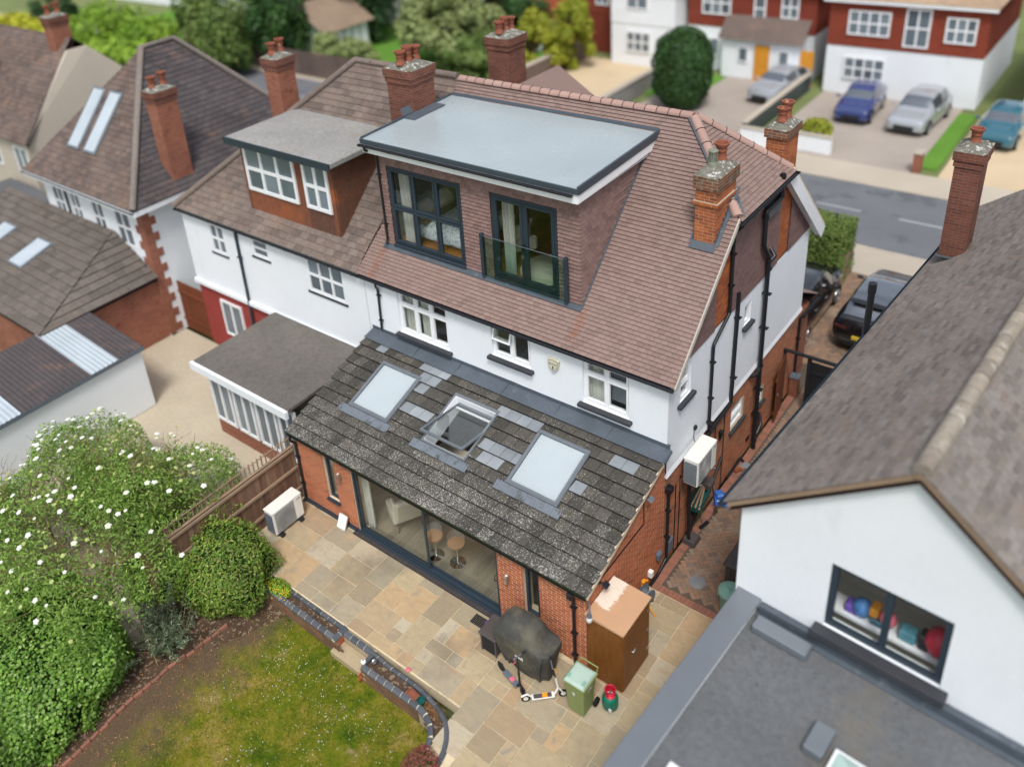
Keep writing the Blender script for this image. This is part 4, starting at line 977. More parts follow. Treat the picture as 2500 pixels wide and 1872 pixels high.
# ------------------------------------------------------------------ dormer
ZDB, ZDT = 5.975, 8.632
roofz = lambda y: ZE+ms*(y-DE)
fd_ = F_rear(DF); W1 = (.623, 3.004, 6.07, 8.255); D1 = (3.907, 5.732, 6.05, 8.252)
dz0 = ZDB-.06
dr_ = rects_minus(DX0, DX1, dz0, ZDT+.2, [W1, D1])
dfw = wall(F_rear(DF), dr_, .22, [W1, D1], 'dormer_front_wall', M['deck'], house)
emit(field(rects_minus(DX0-.01, DX1+.02, dz0, ZDT, [(W1[0]-.02, W1[1]+.02, W1[2]-.1, W1[3]+.02), (D1[0]-.02, D1[1]+.02, D1[2]-.1, D1[3]+.02)]), .1655, .1, .1605, .1, DX0-.01, DX1+.02, dz0, ZDT), F_rear(DF-.004), .1605, .1, .032, .003, 'wall_tile', M['wtile'], dfw, 300, 'wall_tiling', .012, th=.013)
fck = F_side(DX1); yb_ = lambda z: DE+(z-ZE)/ms
cko = hp_poly([(DF, dz0), (DF, ZDT+.15), (yb_(ZDT+.15)+.1, ZDT+.15), (yb_(dz0)+.05, dz0)])
ck = wall(fck, [rect(DF, 8, dz0, ZDT+.15)], .2, [], 'dormer_cheek', M['deck'], house, outer=cko)
emit(field([rect(DF-.02, 8, dz0, ZDT+.1)], .1655, .1, .1605, .1, DF-.02, 8, dz0, ZDT+.1, outer=hp_poly([(DF-.02, dz0), (DF-.02, ZDT+.15), (yb_(ZDT+.15)+.1, ZDT+.15), (yb_(dz0)+.05, dz0)])), F_side(DX1+.004), .1605, .1, .032, .003, 'cheek_tile', M['wtile'], ck, 0, 'cheek_tiling', .012, th=.013)
fck2 = frame((DX0, 8, 0), (0, -1, 0), (0, 0, 1))
ck2 = wall(fck2, [rect(0, 8-DF, dz0, ZDT+.15)], .2, [], 'dormer_cheek', M['deck'], house, outer=hp_poly([(8-DF, dz0), (8-DF, ZDT+.15), (8-yb_(ZDT+.15)-.1, ZDT+.15), (8-yb_(dz0)-.05, dz0)]))
emit(field([rect(0, 8-DF, dz0, ZDT+.1)], .1655, .1, .1605, .1, 0, 8-DF, dz0, ZDT+.1, outer=hp_poly([(8-DF, dz0), (8-DF, ZDT+.15), (8-yb_(ZDT+.15)-.1, ZDT+.15), (8-yb_(dz0)-.05, dz0)])), fck2, .1605, .1, .032, .003, 'cheek_tile', M['wtile'], ck2, 0, 'cheek_tiling', .012, th=.013)
# flat roof: skin, trims, fascia
XL, XR, YF, YB = .12, DX1+.19, DF-.34, DB+.02; ZT0, ZT1 = 9.0, 9.07
mb = MB(); n = 14; vs = []
for j in range(n+1):
    for i in range(n+1):
        vs.append((XL+.03+(XR-XL-.06)*i/n, YF+.03+(YB-YF-.03)*j/n, ZT0+(ZT1-ZT0)*j/n+.006*math.sin(i*1.3+j*.9)))
mb.add(vs, [(j*(n+1)+i, j*(n+1)+i+1, (j+1)*(n+1)+i+1, (j+1)*(n+1)+i) for j in range(n) for i in range(n)])
flat = part('dormer_flat_roof', mb, M['grp'], house, 180)
def slopebox(mb, x0, x1, y0, y1, za, zb, h0, h1):      # box following the roof fall
    mb.add([(x0, y0, za+h0), (x1, y0, za+h0), (x1, y1, zb+h0), (x0, y1, zb+h0), (x0, y0, za+h1), (x1, y0, za+h1), (x1, y1, zb+h1), (x0, y1, zb+h1)],
           [(0, 3, 2, 1), (4, 5, 6, 7), (0, 1, 5, 4), (1, 2, 6, 5), (2, 3, 7, 6), (3, 0, 4, 7)])
mb = MB(); slopebox(mb, XL, XR, YF, YF+.04, ZT0, ZT0, -.11, .012); slopebox(mb, XR-.05, XR, YF+.042, YB, ZT0, ZT1, -.13, .055); slopebox(mb, XL, XL+.05, YF+.042, YB, ZT0, ZT1, -.13, .05)
part('roof_edge_trim', mb, M['grptrim'], flat)
mb = MB(); slopebox(mb, XL+.05, XR-.03, YB-.02, YB+.05, ZT1, ZT1+.06, -.01, .02); part('back_lead_flashing', mb, M['grptrim'], flat)
mb = MB(); mb.box(XL+.03, XR-.03, YF+.03, YF+.055, 8.66, 8.889); slopebox(mb, XR-.045, XR-.02, YF+.056, YB+.05, 8.66, 8.73, 0, .215); mb.box(XL+.02, XL+.045, YF+.056, YB, 8.66, 8.88); part('fascia', mb, M['white'], flat)
mb = MB(); mb.box(XL+.046, XR-.046, YF+.056, DF-.03, 8.64, 8.659); mb.box(DX1+.02, XR-.046, DF-.03, YB, 8.64, 8.659); part('soffit', mb, M['white2'], flat)
mb = MB(); slopebox(mb, .14, .55, 5.2, 6.45, 9.03, 9.06, .012, .03); mb.add([(.16, 5.2, 9.04), (.16, 6.45, 9.06), (.02, 6.4, 9.26), (.02, 5.25, 9.25)], [(0, 1, 2, 3)]); part('lead_saddle', mb, M['lead'], flat)
g_ = gutter([(XL-.03, YF-.045, 8.875), (XR-.12, YF-.045, 8.875)], .05)
pipe([(.30, YF-.045, 8.85), (.30, YF-.045, 8.74), (.36, DF-.06, 8.60), (.38, DF-.06, 6.12), (.38, DF-.14, 6.02)], .034, [(.37, DF-.06, 8.0), (.38, DF-.06, 6.6)])
# lead apron at the dormer foot
mb = MB(); rbox(mb, F_roof, DX0-.05, DX1+.06, vd0-.13, vd0+.05, .030, .042, .003); rbox(mb, F_roof, DX1+.02, DX1+.07, vd0, vd1, .028, .040, .003); part('dormer_lead_apron', mb, M['lead'], house)
# dormer openings
window(house, fd_, *W1, [0, .335, .665, 1], [0, .49, 1], M['anth'], fw=.07, cw=.05, rec=-.01, sill=(M['anth'], .02, .07, .08), name='dormer_window')
dd = window(house, fd_, *D1, [0, .5, 1], [0, 1], M['anth'], fw=.08, cw=.075, rec=-.01, sill=(M['anth'], .02, .05, .08), name='dormer_door')
mb = MB()
for x in (4.79, 4.85): mb.box(x-.012, x+.012, DF-.06, DF-.012, 7.0, 7.14, .004)
part('handle', mb, M['black'], dd)
# glass balustrade
ju = part('balustrade', MB().box(3.60, 3.68, DF-.16, DF-.05, 6.03, 7.17, .008).box(5.96, 6.04, DF-.16, DF-.05, 6.03, 7.17, .008), M['anth'], house)
part('pane', MB().box(3.68, 5.96, DF-.125, DF-.112, 6.04, 7.12), M['glass_g'], ju)
part('glass_edge', MB().box(3.68, 5.96, DF-.127, DF-.11, 7.12, 7.13), M['greyplastic'], ju)
# dormer interior
dfl = struct('bedroom_floor', MB().box(.35, 6.2, DF+.14, 9.6, 5.9, 5.99), M['dark'])
for x in np.arange(.37, 6.15, .2): part('floor_plank', MB().box(x, x+.197, DF+.15, 9.5, 5.99, 6.005), M['oak'], dfl)
mb = MB(); y0, y1, z0, z1 = DF+.24, 7.9, 5.99, 8.5
mb.quad((6.1, y0, z0), (6.1, y1, z0), (6.1, y1, z1), (6.1, y0, z1)); mb.quad((.45, y0, z1), (6.1, y0, z1), (6.1, y1, z1), (.45, y1, z1)); part('room_shell', mb, M['inwall'], house)
part('room_side_wall', MB().quad((.45, y1, z0), (.45, y0, z0), (.45, y0, z1), (.45, y1, z1)), M['greenwall'], house); part('room_back_wall', MB().quad((6.1, y1, z0), (.45, y1, z0), (.45, y1, z1), (6.1, y1, z1)), M['greenwall'], house)
curtain(fd_, .72, 1.22, 6.03, 8.3, -.30, 'patterned curtain at the left of the six pane dormer window', amp=.04)
curtain(fd_, 4.0, 4.32, 6.03, 8.3, -.30, 'patterned curtain at the left of the glazed dormer doors', amp=.04)
bed = thing('bed', 'bed with white floral quilt and pillows behind the dormer window', 'bed', (1.6, 5.3, 6.0))
part('bed_base', MB().box(.55, 2.55, 4.55, 6.15, 6.02, 6.26, .02), M['cream'], bed)
mb = MB(); n = 18; vs = []
for j in range(n+1):
    for i in range(n+1):
        x, y = .95+1.68*i/n, 4.45+1.75*j/n; e = min(n-i, j, n-j)/n
        vs.append((x, y, 6.14+.36*min(1, e*7)**.5+.02*math.sin(i*1.1)*math.cos(j*.8)))
mb.add(vs, [(j*(n+1)+i, j*(n+1)+i+1, (j+1)*(n+1)+i+1, (j+1)*(n+1)+i) for j in range(n) for i in range(n)]); part('quilt', mb, M['floral'], bed, 180)
part('throw', MB().box(.98, 1.25, 4.5, 6.1, 6.505, 6.55, .015), M['brownthrow'], bed)
for y in (4.95, 5.72):
    P_ = thing('pillow', ('striped pillow at the near side of the bed head' if y < 5 else 'striped pillow at the far side of the bed head'), 'pillow', (.8, y, 6.5), 0, 'pillows on the bed')
    Mx = Matrix.Translation((.82, y, 6.70)) @ Matrix.Rotation(math.radians(90), 4, 'Z') @ Matrix.Rotation(math.radians(52), 4, 'X')
    part('cushion', MB().box(-.33, .33, -.23, .23, -.09, .09, .08, None, Mx), M['stripe'], P_, 60)
part('headboard', MB().box(.47, .55, 4.45, 6.25, 6.0, 7.1, .03), M['greenwall'], bed)
def armchair(name, label, loc, rz, mat, s=1.):
    t = thing(name, label, 'armchair', loc, rz, None, False)
    part('seat', MB().box(-.33*s, .33*s, -.34*s, .28*s, .22*s, .46*s, .05), mat, t, 60)
    Mx = Matrix.Translation((0, .30*s, .42*s)) @ Matrix.Rotation(math.radians(-12), 4, 'X')
    part('backrest', MB().box(-.36*s, .36*s, -.07*s, .08*s, -.1, .68*s, .06, None, Mx), mat, t, 60)
    for q in (-1, 1):
        part('armrest', MB().box(.33*q*s-.07*s, .33*q*s+.07*s, -.34*s, .30*s, .24*s, .64*s, .05), mat, t, 60)
        part('wing', MB().box(.34*q*s-.05*s, .34*q*s+.05*s, .06*s, .36*s, .62*s, 1.02*s, .045), mat, t, 60)
        for y in (-.28, .30): part('leg', MB().cyl((.28*q*s, y*s, .23*s), (.31*q*s, y*1.06*s, 0), .022, .014, 8), M['gatewood'], t)
    return t
armchair('armchair', 'cream tub armchair behind the dormer glass doors', (3.75, 5.25, 6.006), math.radians(140), M['cream'], .95)
rg = struct('rug', MB().lathe([(0, .012), (.75, .012), (.78, .0)], (4.85, 4.95, 6.006), 28), M['cream']); del rg['kind']; tag(rg, 'round pale rug on the bedroom floor behind the dormer doors', 'rug')
# extension furniture
armchair('wing_armchair', 'cream wing armchair just inside the sliding glass door', (2.85, .92, .006), math.radians(-118), M['cream'], 1.0)
def stool(label, loc, rz):
    t = thing('bar_stool', label, 'bar stool', loc, rz, 'bar stools behind the sliding door', False)
    part('base', MB().lathe([(0, 0), (.2, 0), (.2, .012), (.1, .03), (.035, .05), (.03, .05)], n=24), M['chrome'], t, 40)
    part('column', MB().cyl((0, 0, .03), (0, 0, .56), .026, n=12), M['chrome'], t, 40)
    part('seat', MB().lathe([(0, .55), (.12, .56), (.19, .60), (.21, .66), (.19, .645), (.0, .62)], n=20), M['tan'], t, 60)
    mb = MB(); k = 12; vs = []
    for (h_, r_) in ((.64, .20), (.78, .215), (.90, .21)):
        for i in range(k+1):
            a = math.pi*(.05+.9*i/k); vs.append((r_*math.cos(a), r_*math.sin(a), h_-.05*abs(math.cos(a))))
    mb.add(vs, [(j*(k+1)+i, j*(k+1)+i+1, (j+1)*(k+1)+i+1, (j+1)*(k+1)+i) for j in range(2) for i in range(k)]); part('backrest', mb, M['acgrille'], t, 180)
stool('pale bar stool on a round chrome base nearest the middle of the right glass door', (4.80, .62, .006), math.radians(40))
stool('pale bar stool on a chrome base just behind the door mullion', (4.22, .50, .006), math.radians(20))
curtain(fe, 2.14, 2.42, .02, 2.1, -.28, 'white curtain drawn to the left edge of the sliding door', amp=.04)
ta = thing('dining_table', 'pale dining table in the extension behind the armchair', 'table', (3.6, 2.2, 0)); part('tabletop', MB().box(2.3, 3.4, 1.9, 3.2, .72, .75, .01), M['cream'], ta)
for x in (2.38, 3.32):
    for y in (1.98, 3.12): part('leg', MB().box(x-.03, x+.03, y-.03, y+.03, .004, .72), M['cream'], ta)
wl_ = []
for x, z, lb in ((6.86, 1.42, 'small steel up and down wall light on the brick pier right of the sliding door'), (1.70, 1.60, 'small steel up and down wall light on the brick pier left of the sliding door')):
    t = thing('wall_light', lb, 'wall light', (x, 0, z), 0, 'wall lights on the extension')
    part('mount', MB().box(x-.03, x+.03, -.045, -.008, z-.05, z+.05, .005), M['lamp'], t); part('body', MB().box(x-.035, x+.035, -.12, -.045, z-.12, z+.12, .008), M['lamp'], t); part('lens', MB().box(x-.022, x+.022, -.105, -.06, z+.12, z+.126), M['lampwhite'], t)

# ------------------------------------------------------------------ chimneys of the house
def brick_stack(parent, x0, x1, y0, y1, z0, z1, mat, core=True):
    if core: part('stack_core', MB().box(x0, x1, y0, y1, z0, z1), M['mortar_d'], parent)
    for F, a, b in ((F_rear(y0), x0, x1), (F_side(x1), y0, y1), (frame((x1, y1, 0), (-1, 0, 0), (0, 0, 1)), 0, x1-x0), (frame((x0, y1, 0), (0, -1, 0), (0, 0, 1)), 0, y1-y0)):
        emit(field([rect(a, b, z0, z1)], TW, G, BW, BH, a-.02, b, z0+.005, z1), F, BW, BH, .0035, .0035, 'brick', mat, parent, 0, 'brickwork')
def flaunching(parent, x0, x1, y0, y1, z, h):
    n = 10; vs = []
    for j in range(n+1):
        for i in range(n+1):
            e = min(i, n-i, j, n-j)/(n/2); vs.append((x0+(x1-x0)*i/n, y0+(y1-y0)*j/n, z+h*min(1, e*1.6)+R.uniform(-.018, .018)*(e > 0)))
    part('flaunching', MB().add(vs, [(j*(n+1)+i, j*(n+1)+i+1, (j+1)*(n+1)+i+1, (j+1)*(n+1)+i) for j in range(n) for i in range(n)]), M['flaunch'], parent, 60)
def pot(parent, x, y, z, h, r_, mat='pot', flare=True):
    pr = [(r_*1.1, 0), (r_*1.1, .04), (r_*.92, .06), (r_*.86, h*.55), (r_*1.0, h*.6), (r_*.9, h*.66), (r_*1.0, h*.78), (r_*1.32, h*.9), (r_*1.34, h), (r_*1.05, h), (r_*.9, h*.8), (0, h*.7)] if flare else [(r_, 0), (r_*.9, h), (r_*.7, h), (r_*.7, h*.7), (0, h*.6)]
    part('chimney_pot', MB().lathe(pr, (x, y, z), 18), M[mat], parent, 50)
ch = part('chimney', MB().box(CHX0+.02, CHX1-.02, CHY0+.02, CHY1-.02, 6.9, 9.0), M['mortar_d'], house)
brick_stack(ch, CHX0, CHX1, CHY0, CHY1, 7.2, 8.72, M['brick_ch'])
brick_stack(ch, CHX0-.045, CHX1+.045, CHY0-.045, CHY1+.045, 8.34, 8.42, M['brick_ch'])
brick_stack(ch, CHX0-.05, CHX1+.05, CHY0-.05, CHY1+.05, 8.70, 9.00, M['brick_cap'])
flaunching(ch, CHX0-.05, CHX1+.05, CHY0-.05, CHY1+.05, 9.0, .17)
pot(ch, 8.47, 6.13, 9.12, .42, .12)
mb = MB(); mb.lathe([(.10, 0), (.10, .10), (.085, .12)], (8.44, 5.78, 9.12), 16); part('cowl_base', mb, M['cowl'], ch, 40)
mb = MB(); mb.lathe([(0, .40), (.05, .395), (.105, .36), (.108, .34), (.1, .335)], (8.44, 5.78, 9.12), 16)
for i in range(12):
    a = 2*math.pi*i/12; mb.box(-.012, .012, -.004, .004, 0, .23, 0, None, Matrix.Translation((8.44+.092*math.cos(a), 5.78+.092*math.sin(a), 9.12+.11)) @ Matrix.Rotation(a+math.pi/2, 4, 'Z'))
mb.lathe([(.07, .1), (.07, .33)], (8.44, 5.78, 9.12), 12); part('cowl', mb, M['cowl'], ch, 40)
mb = MB(); rbox(mb, F_roof, CHX0-.06, CHX1+.05, cv0-.17, cv0+.02, .032, .044, .003)
part('chimney_apron', mb, M['lead'], ch)
mb = MB()
for i in range(10):
    y = CHY0-.02+i*.098; z = roofz(y); mb.box(CHX1+.008, CHX1+.03, y, y+.10, z-.05, z+.15)
    mb.box(CHX0-.03, CHX0-.008, y, y+.10, z-.05, z+.15)
rbox(mb, F_roof, CHX1+.0, CHX1+.10, cv0-.02, cv1+.1, .03, .042); rbox(mb, F_roof, CHX0-.08, CHX0, cv0-.02, cv1, .03, .042)
part('stepped_flashing', mb, M['lead'], ch)
mb = MB(); mb.add([(8.72, 6.2, 8.0), (8.95, 6.05, 7.86), (9.05, 6.2, 7.93), (8.78, 6.5, 8.2), (8.72, 6.45, 8.25)], [(0, 1, 2, 3, 4)]); mb.add([(8.75, 5.98, 7.95), (9.02, 5.93, 7.86), (9.04, 6.15, 7.92), (8.78, 6.22, 8.08)], [(0, 1, 2, 3)]); part('lead_saddle', mb, M['lead'], ch)
c2 = part('chimney', MB().box(8.22, 8.66, 9.42, 10.2, 6.4, 8.6), M['mortar_d'], house)
brick_stack(c2, 8.2, 8.68, 9.4, 10.22, 6.6, 8.55, M['brick_ch']); brick_stack(c2, 8.15, 8.73, 9.35, 10.27, 8.50, 8.72, M['brick_cap']); flaunching(c2, 8.15, 8.73, 9.35, 10.27, 8.72, .15); pot(c2, 8.45, 9.65, 8.85, .35, .11); pot(c2, 8.45, 9.95, 8.85, .42, .12)
# porch roof on the front corner
pr_ = part('porch_wall', MB().box(5.4, 8.72, Y2, 12.5, 0, 2.35), M['fbrick'], house)
Fp = frame((0, 12.75, 2.55), (-1, 0, 0), (0, -math.cos(.5), math.sin(.5))); ln = (12.75-Y2)/math.cos(.5)
emit(field([rect(-8.85, -5.2, 0, ln)], .1655, .1, .1605, .1, -8.85, -5.2, 0, ln), Fp, .1605, .1, .032, .003, 'porch_tile', M['ptile'], pr_, 0, 'porch_tiling', .012, th=.013)
part('porch_roof_deck', MB().quad(*[Fp @ V((a, b, -.004)) for a, b in rect(-8.85, -5.2, 0, ln)]).box(5.25, 8.84, 12.5, 12.7, 2.40, 2.52), M['deck'], pr_)
gutter([(8.9, 12.80, 2.5), (8.9, Y2, 2.5)], .05); pipe([(xs_-.02, Y2-.08, 2.5), (xs_-.02, Y2-.08, .05)], .036, [(xs_-.02, Y2-.08, 1.8), (xs_-.02, Y2-.08, .6)])
# ------------------------------------------------------------------ ground, street
struct('ground', MB().quad((-260, -60, -.9), (160, -60, -.9), (160, 260, -.9), (-260, 260, -.9)), M['ground'])
struct('ground_front', MB().box(-140, 90, 12.5, 200, -.9, -.035), M['ground'])
struct('road', MB().box(-140, 90, 21.2, 26.8, -.3, -.03), M['asphalt'])
for i in range(-16, 12):
    x = 5.1+i*3.25; o = struct('lane_marking', MB().box(x, x+1.8, 24.09, 24.2, -.03, -.026), M['paint'])
struct('pavement', MB().box(-140, 90, 19.05, 21.05, -.3, .0), M['pave']); struct('pavement', MB().box(-140, 90, 26.95, 28.9, -.3, .0), M['pave'])
for a, b in ((21.05, 21.2), (26.8, 26.95)):
    k = struct('kerb', MB().box(-140, 90, a+.01, b-.01, -.3, .004), M['pave'])
    for x in np.arange(-14, 18, .92): part('kerb_stone', MB().box(x, x+.91, a, b, -.1, .02, .012), M['pave'], k)
# ---- patio: slabs on a 0.3 m grid
jt = struct('patio', MB().box(-.05, 11.0, -2.24, -.0, -.3, -.008).box(7.2, 11.0, -9, -2.2, -.3, -.0085).box(8.82, 11.0, -.02, 2.62, -.3, -.009), M['joint'])
occ = {}
def inside(x0, x1, y0, y1):
    if y0 < -9.3 or x1 > 11.02 or x0 < -.05: return False
    if y1 > -.10 and x0 < 8.83: return False
    if y1 > 2.62: return False
    if y0 < -2.27 and x0 < 7.0: return False
    return True
gx0, gy0, U = -.05, -9.11, .3; NX, NY = 37, 40
szs = [(3, 2), (2, 3), (2, 2), (2, 2), (3, 2), (2, 3), (2, 1), (1, 2), (3, 3), (1, 1)]
curveB = [(4.80, -2.30), (5.44, -2.34), (6.24, -2.34), (6.67, -2.41), (6.98, -2.50), (7.22, -2.62), (7.42, -2.84), (7.58, -3.15), (7.63, -3.45), (7.55, -3.8), (7.38, -4.1)]
curveA = [(4.87, -2.80), (5.55, -2.79), (6.05, -2.78), (6.45, -2.78), (6.75, -2.84), (6.97, -2.99), (7.10, -3.18), (7.15, -3.42), (7.10, -3.7), (6.98, -3.95)]
RS = random.Random(23)
meshes = {}
def outside_curve(x, y):
    # true if the slab centre lies on the patio side of planter B
    if y > -2.28: return True
    return x > np.interp(-y, [-q[1] for q in curveB], [q[0] for q in curveB])+.0 if y > -4.1 else x > 7.0
for j in range(NY-1, -1, -1):
    for i in range(NX):
        if (i, j) in occ: continue
        sh = szs[:]; RS.shuffle(sh); sh.append((1, 1))
        for a, b in sh:
            cells = [(i+p, j-q) for p in range(a) for q in range(b)]
            x0, x1, y1, y0 = gx0+i*U, gx0+(i+a)*U, gy0+(j+1)*U, gy0+(j+1-b)*U
            if all(c not in occ for c in cells) and inside(x0, x1, y0, y1):
                for c in cells: occ[c] = 1
                if not outside_curve((x0+x1)/2+.2*(a > 2), (y0+y1)/2): break
                key = (a, b)
                if key not in meshes:
                    w_, h_ = a*U-.014, b*U-.014; me = MB().box(-w_/2, w_/2, -h_/2, h_/2, -.03, 0, .005, 0.).mesh('paving_slab'); me.materials.append(M['slab']); meshes[key] = me
                o = bpy.data.objects.new('paving_slab', meshes[key]); C.objects.link(o); o.parent = jt
                o.matrix_basis = Matrix.Translation(((x0+x1)/2, (y0+y1)/2, RS.uniform(.002, .006))) @ Matrix.Rotation(RS.uniform(-.006, .006), 4, 'Z') @ Matrix.Rotation(RS.uniform(-.002, .002), 4, 'X')
                break
# ---- herringbone path and drive
sand = struct('block_path', MB().box(8.84, 11.2, 2.60, 19.04, -.3, -.012).box(-.1, 8.838, 11.2, 19.04, -.3, -.0125), M['sand'])
pav = MB(); pavR = MB(); PM_ = {}
for k in (0, 1):
    a, b = (.0985, .0485) if k == 0 else (.0485, .0985)
    me = MB().box(-a, a, -b, b, -.03, 0, .004, 0.).mesh('paver'); me.materials.append(M['paver']); PM_[k] = me
pl = []
T45 = math.radians(45)
for i in range(-66, 132):
    for j in range(-18, 180):
        d = (i-j) % 4
        if d not in (0, 3): continue
        k = 0 if d == 0 else 1; cx, cy = ((i+1)*.1, (j+.5)*.1) if k == 0 else ((i+.5)*.1, (j+1)*.1)
        px, py = math.cos(T45)*cx-math.sin(T45)*cy+9.0, math.sin(T45)*cx+math.cos(T45)*cy+2.75
        if (9.12 < px < 11.1 and 2.88 < py < 19.0) or (6.5 < px <= 9.12 and 12.8 < py < 19.0): pl.append((px, py, k, T45))
pl.sort(key=lambda p: (V((p[0], p[1], 0))-CAM).length)
for n_, (px, py, k, t) in enumerate(pl):
    Mx = Matrix.Translation((px, py, 0)) @ Matrix.Rotation(t, 4, 'Z')
    if n_ < 300:
        o = bpy.data.objects.new('paver', PM_[k]); C.objects.link(o); o.parent = sand; o.matrix_basis = Mx @ Matrix.Rotation(R.uniform(-.01, .01), 4, 'X')
    else:
        a, b = (.0985, .0485) if k == 0 else (.0485, .0985); vs = [Mx @ V(p) for p in ((-a, -b, 0), (a, -b, 0), (a, b, 0), (-a, b, 0))]
        pav.quad(*vs, r=R.random())
        bq = [V((p.x, p.y, -.012)) for p in vs]
        for q in range(4): pav.quad(bq[q], bq[(q+1) % 4], vs[(q+1) % 4], vs[q], r=pav.r[-1])
part('paver_field', pav, M['paver'], sand, kind='stuff')
for y in np.arange(2.80, 11.3, .101):       # soldier course along the wall
    part('edging_paver', MB().box(8.85, 9.045, y, y+.097, -.03, .002, .004), M['paver_r'], sand)
for x in np.arange(8.86, 10.95, .101): part('edging_paver', MB().box(x, x+.097, 2.60, 2.795, -.03, .002, .004), M['paver_r'], sand)
# gravel pocket
mb = MB()
for i in range(260):
    x, y = R.uniform(8.86, 9.12), R.uniform(2.2, 2.58); s_ = R.uniform(.008, .02); mb.lathe([(0, -s_), (s_, 0), (0, s_*.8)], (x, y, .008), 5)
o = struct('gravel', mb, M['gravel'], None, 'stuff')

# ------------------------------------------------------------------ lawn, planters, beds
ZL = -.42
lw = [(1.12, -9.5), (1.12, -3.2), (.6, -2.6), (3.9, -2.6), (4.8, -2.72), (6.4, -2.72), (6.9, -2.9), (7.12, -3.2), (7.12, -3.6), (6.9, -4.1), (6.6, -4.6), (6.6, -9.5)]
struct('lawn', MB().add([(x, y, ZL) for x, y in lw], [tuple(range(len(lw)))]), M['lawn'])
struct('planting_bed', MB().quad((-8, -10, ZL-.02), (1.3, -10, ZL-.02), (1.3, -2.6, ZL-.02), (-8, -2.6, ZL-.02)).quad((.0, -3.9, ZL+.004), (1.5, -4.2, ZL+.004), (2.2, -2.62, ZL+.004), (.0, -2.62, ZL+.004)), M['soil'])
def pip(x, y, poly):
    c = False; n = len(poly)
    for i in range(n):
        (x0, y0), (x1, y1) = poly[i], poly[(i+1) % n]
        if (y0 > y) != (y1 > y) and x < (x1-x0)*(y-y0)/(y1-y0)+x0: c = not c
    return c
# grass blades
def fbm(x, y, seed, w0=1.6, oct_=5):
    r_ = np.random.default_rng(seed); o = 0; amp = 1.; tot = 0
    for k in range(oct_):
        for _ in range(3):
            a = r_.uniform(0, 6.28); f_ = 6.283/(w0/2.**k)*r_.uniform(.7, 1.3); o = o+amp*np.sin((x*math.cos(a)+y*math.sin(a))*f_+r_.uniform(0, 6.28)); tot += amp*.5
        amp *= .68
    return o/tot
N = 75000; xs = NR.uniform(1.2, 7.1, N); ys = NR.uniform(-8.6, -2.65, N)
dens = np.clip((xs-1.5+.7*fbm(xs, ys, 2))/1.7, .05, 1)*np.clip(.62+.55*fbm(xs, ys, 3, 1.2), .08, 1); keep = (NR.random(N) < dens) & np.array([pip(a, b, lw) for a, b in zip(xs, ys)])
xs, ys = xs[keep], ys[keep]; N = len(xs)
an = NR.uniform(0, 6.283, N); h = NR.uniform(.02, .055, N); wd = NR.uniform(.004, .009, N); ln = NR.uniform(.01, .05, N); ta_ = NR.uniform(0, 6.283, N)
vv = np.empty((N, 3, 3), np.float32)
vv[:, 0] = np.stack([xs-wd*np.cos(an), ys-wd*np.sin(an), np.full(N, ZL)], 1); vv[:, 1] = np.stack([xs+wd*np.cos(an), ys+wd*np.sin(an), np.full(N, ZL)], 1); vv[:, 2] = np.stack([xs+ln*np.cos(ta_), ys+ln*np.sin(ta_), ZL+h], 1)
def rawmesh(name, verts, k, rnd, mat):
    me = bpy.data.meshes.new(name); nv = verts.reshape(-1, 3); nf = len(nv)//k
    me.vertices.add(len(nv)); me.vertices.foreach_set('co', nv.astype(np.float32).ravel())
    me.loops.add(len(nv)); me.loops.foreach_set('vertex_index', np.arange(len(nv), dtype=np.int32))
    me.polygons.add(nf); me.polygons.foreach_set('loop_start', np.arange(0, len(nv), k, dtype=np.int32)); me.polygons.foreach_set('loop_total', np.full(nf, k, dtype=np.int32))
    me.update(calc_edges=True); at = me.attributes.new('rnd', 'FLOAT', 'FACE'); at.data.foreach_set('value', rnd.astype(np.float32))
    me.materials.append(mat); return me
o = part('grass', rawmesh('grass', vv, 3, np.clip(.52-.42*fbm(xs, ys, 9, 1.5, 6)+NR.normal(0, .14, N), 0, .999), M['blade']), None); o['kind'] = 'stuff'; o['label'] = 'short patchy grass of the lawn'
# clover flowers in drifts
mb = MB(); cen = [(4.2, -3.3), (4.9, -3.6), (3.6, -4.0), (5.9, -3.4), (6.5, -4.1), (5.2, -4.6), (3.0, -3.4), (6.3, -5.0), (4.0, -5.4), (2.6, -4.9)]
for i in range(420):
    c = R.choice(cen); x, y = R.gauss(c[0], .3), R.gauss(c[1], .28)
    if pip(x, y, lw): s_ = R.uniform(.006, .012); mb.lathe([(s_, 0), (s_*.6, s_*.7), (0, s_*.8)], (x, y, ZL+.03), 5)
o = part('clover_flowers', mb, M['daisy'], None); o['kind'] = 'stuff'; o['label'] = 'white clover flowers dotted over the lawn'
# litter on the bare soil edge
mb = MB()
for i in range(900):
    x, y = R.uniform(.6, 2.6), R.uniform(-8.3, -2.7); s_ = R.uniform(.012, .03); a = R.uniform(0, 6.28); d = V((math.cos(a), math.sin(a), R.uniform(-.2, .3)))*s_; e = V((-d.y, d.x, 0))*.45; p = V((x, y, ZL+.02)); mb.quad(p-d, p-e, p+d, p+e)
o = part('leaf_litter', mb, M['dry'], None); o['kind'] = 'stuff'; o['label'] = 'dry leaf litter along the bed edge'
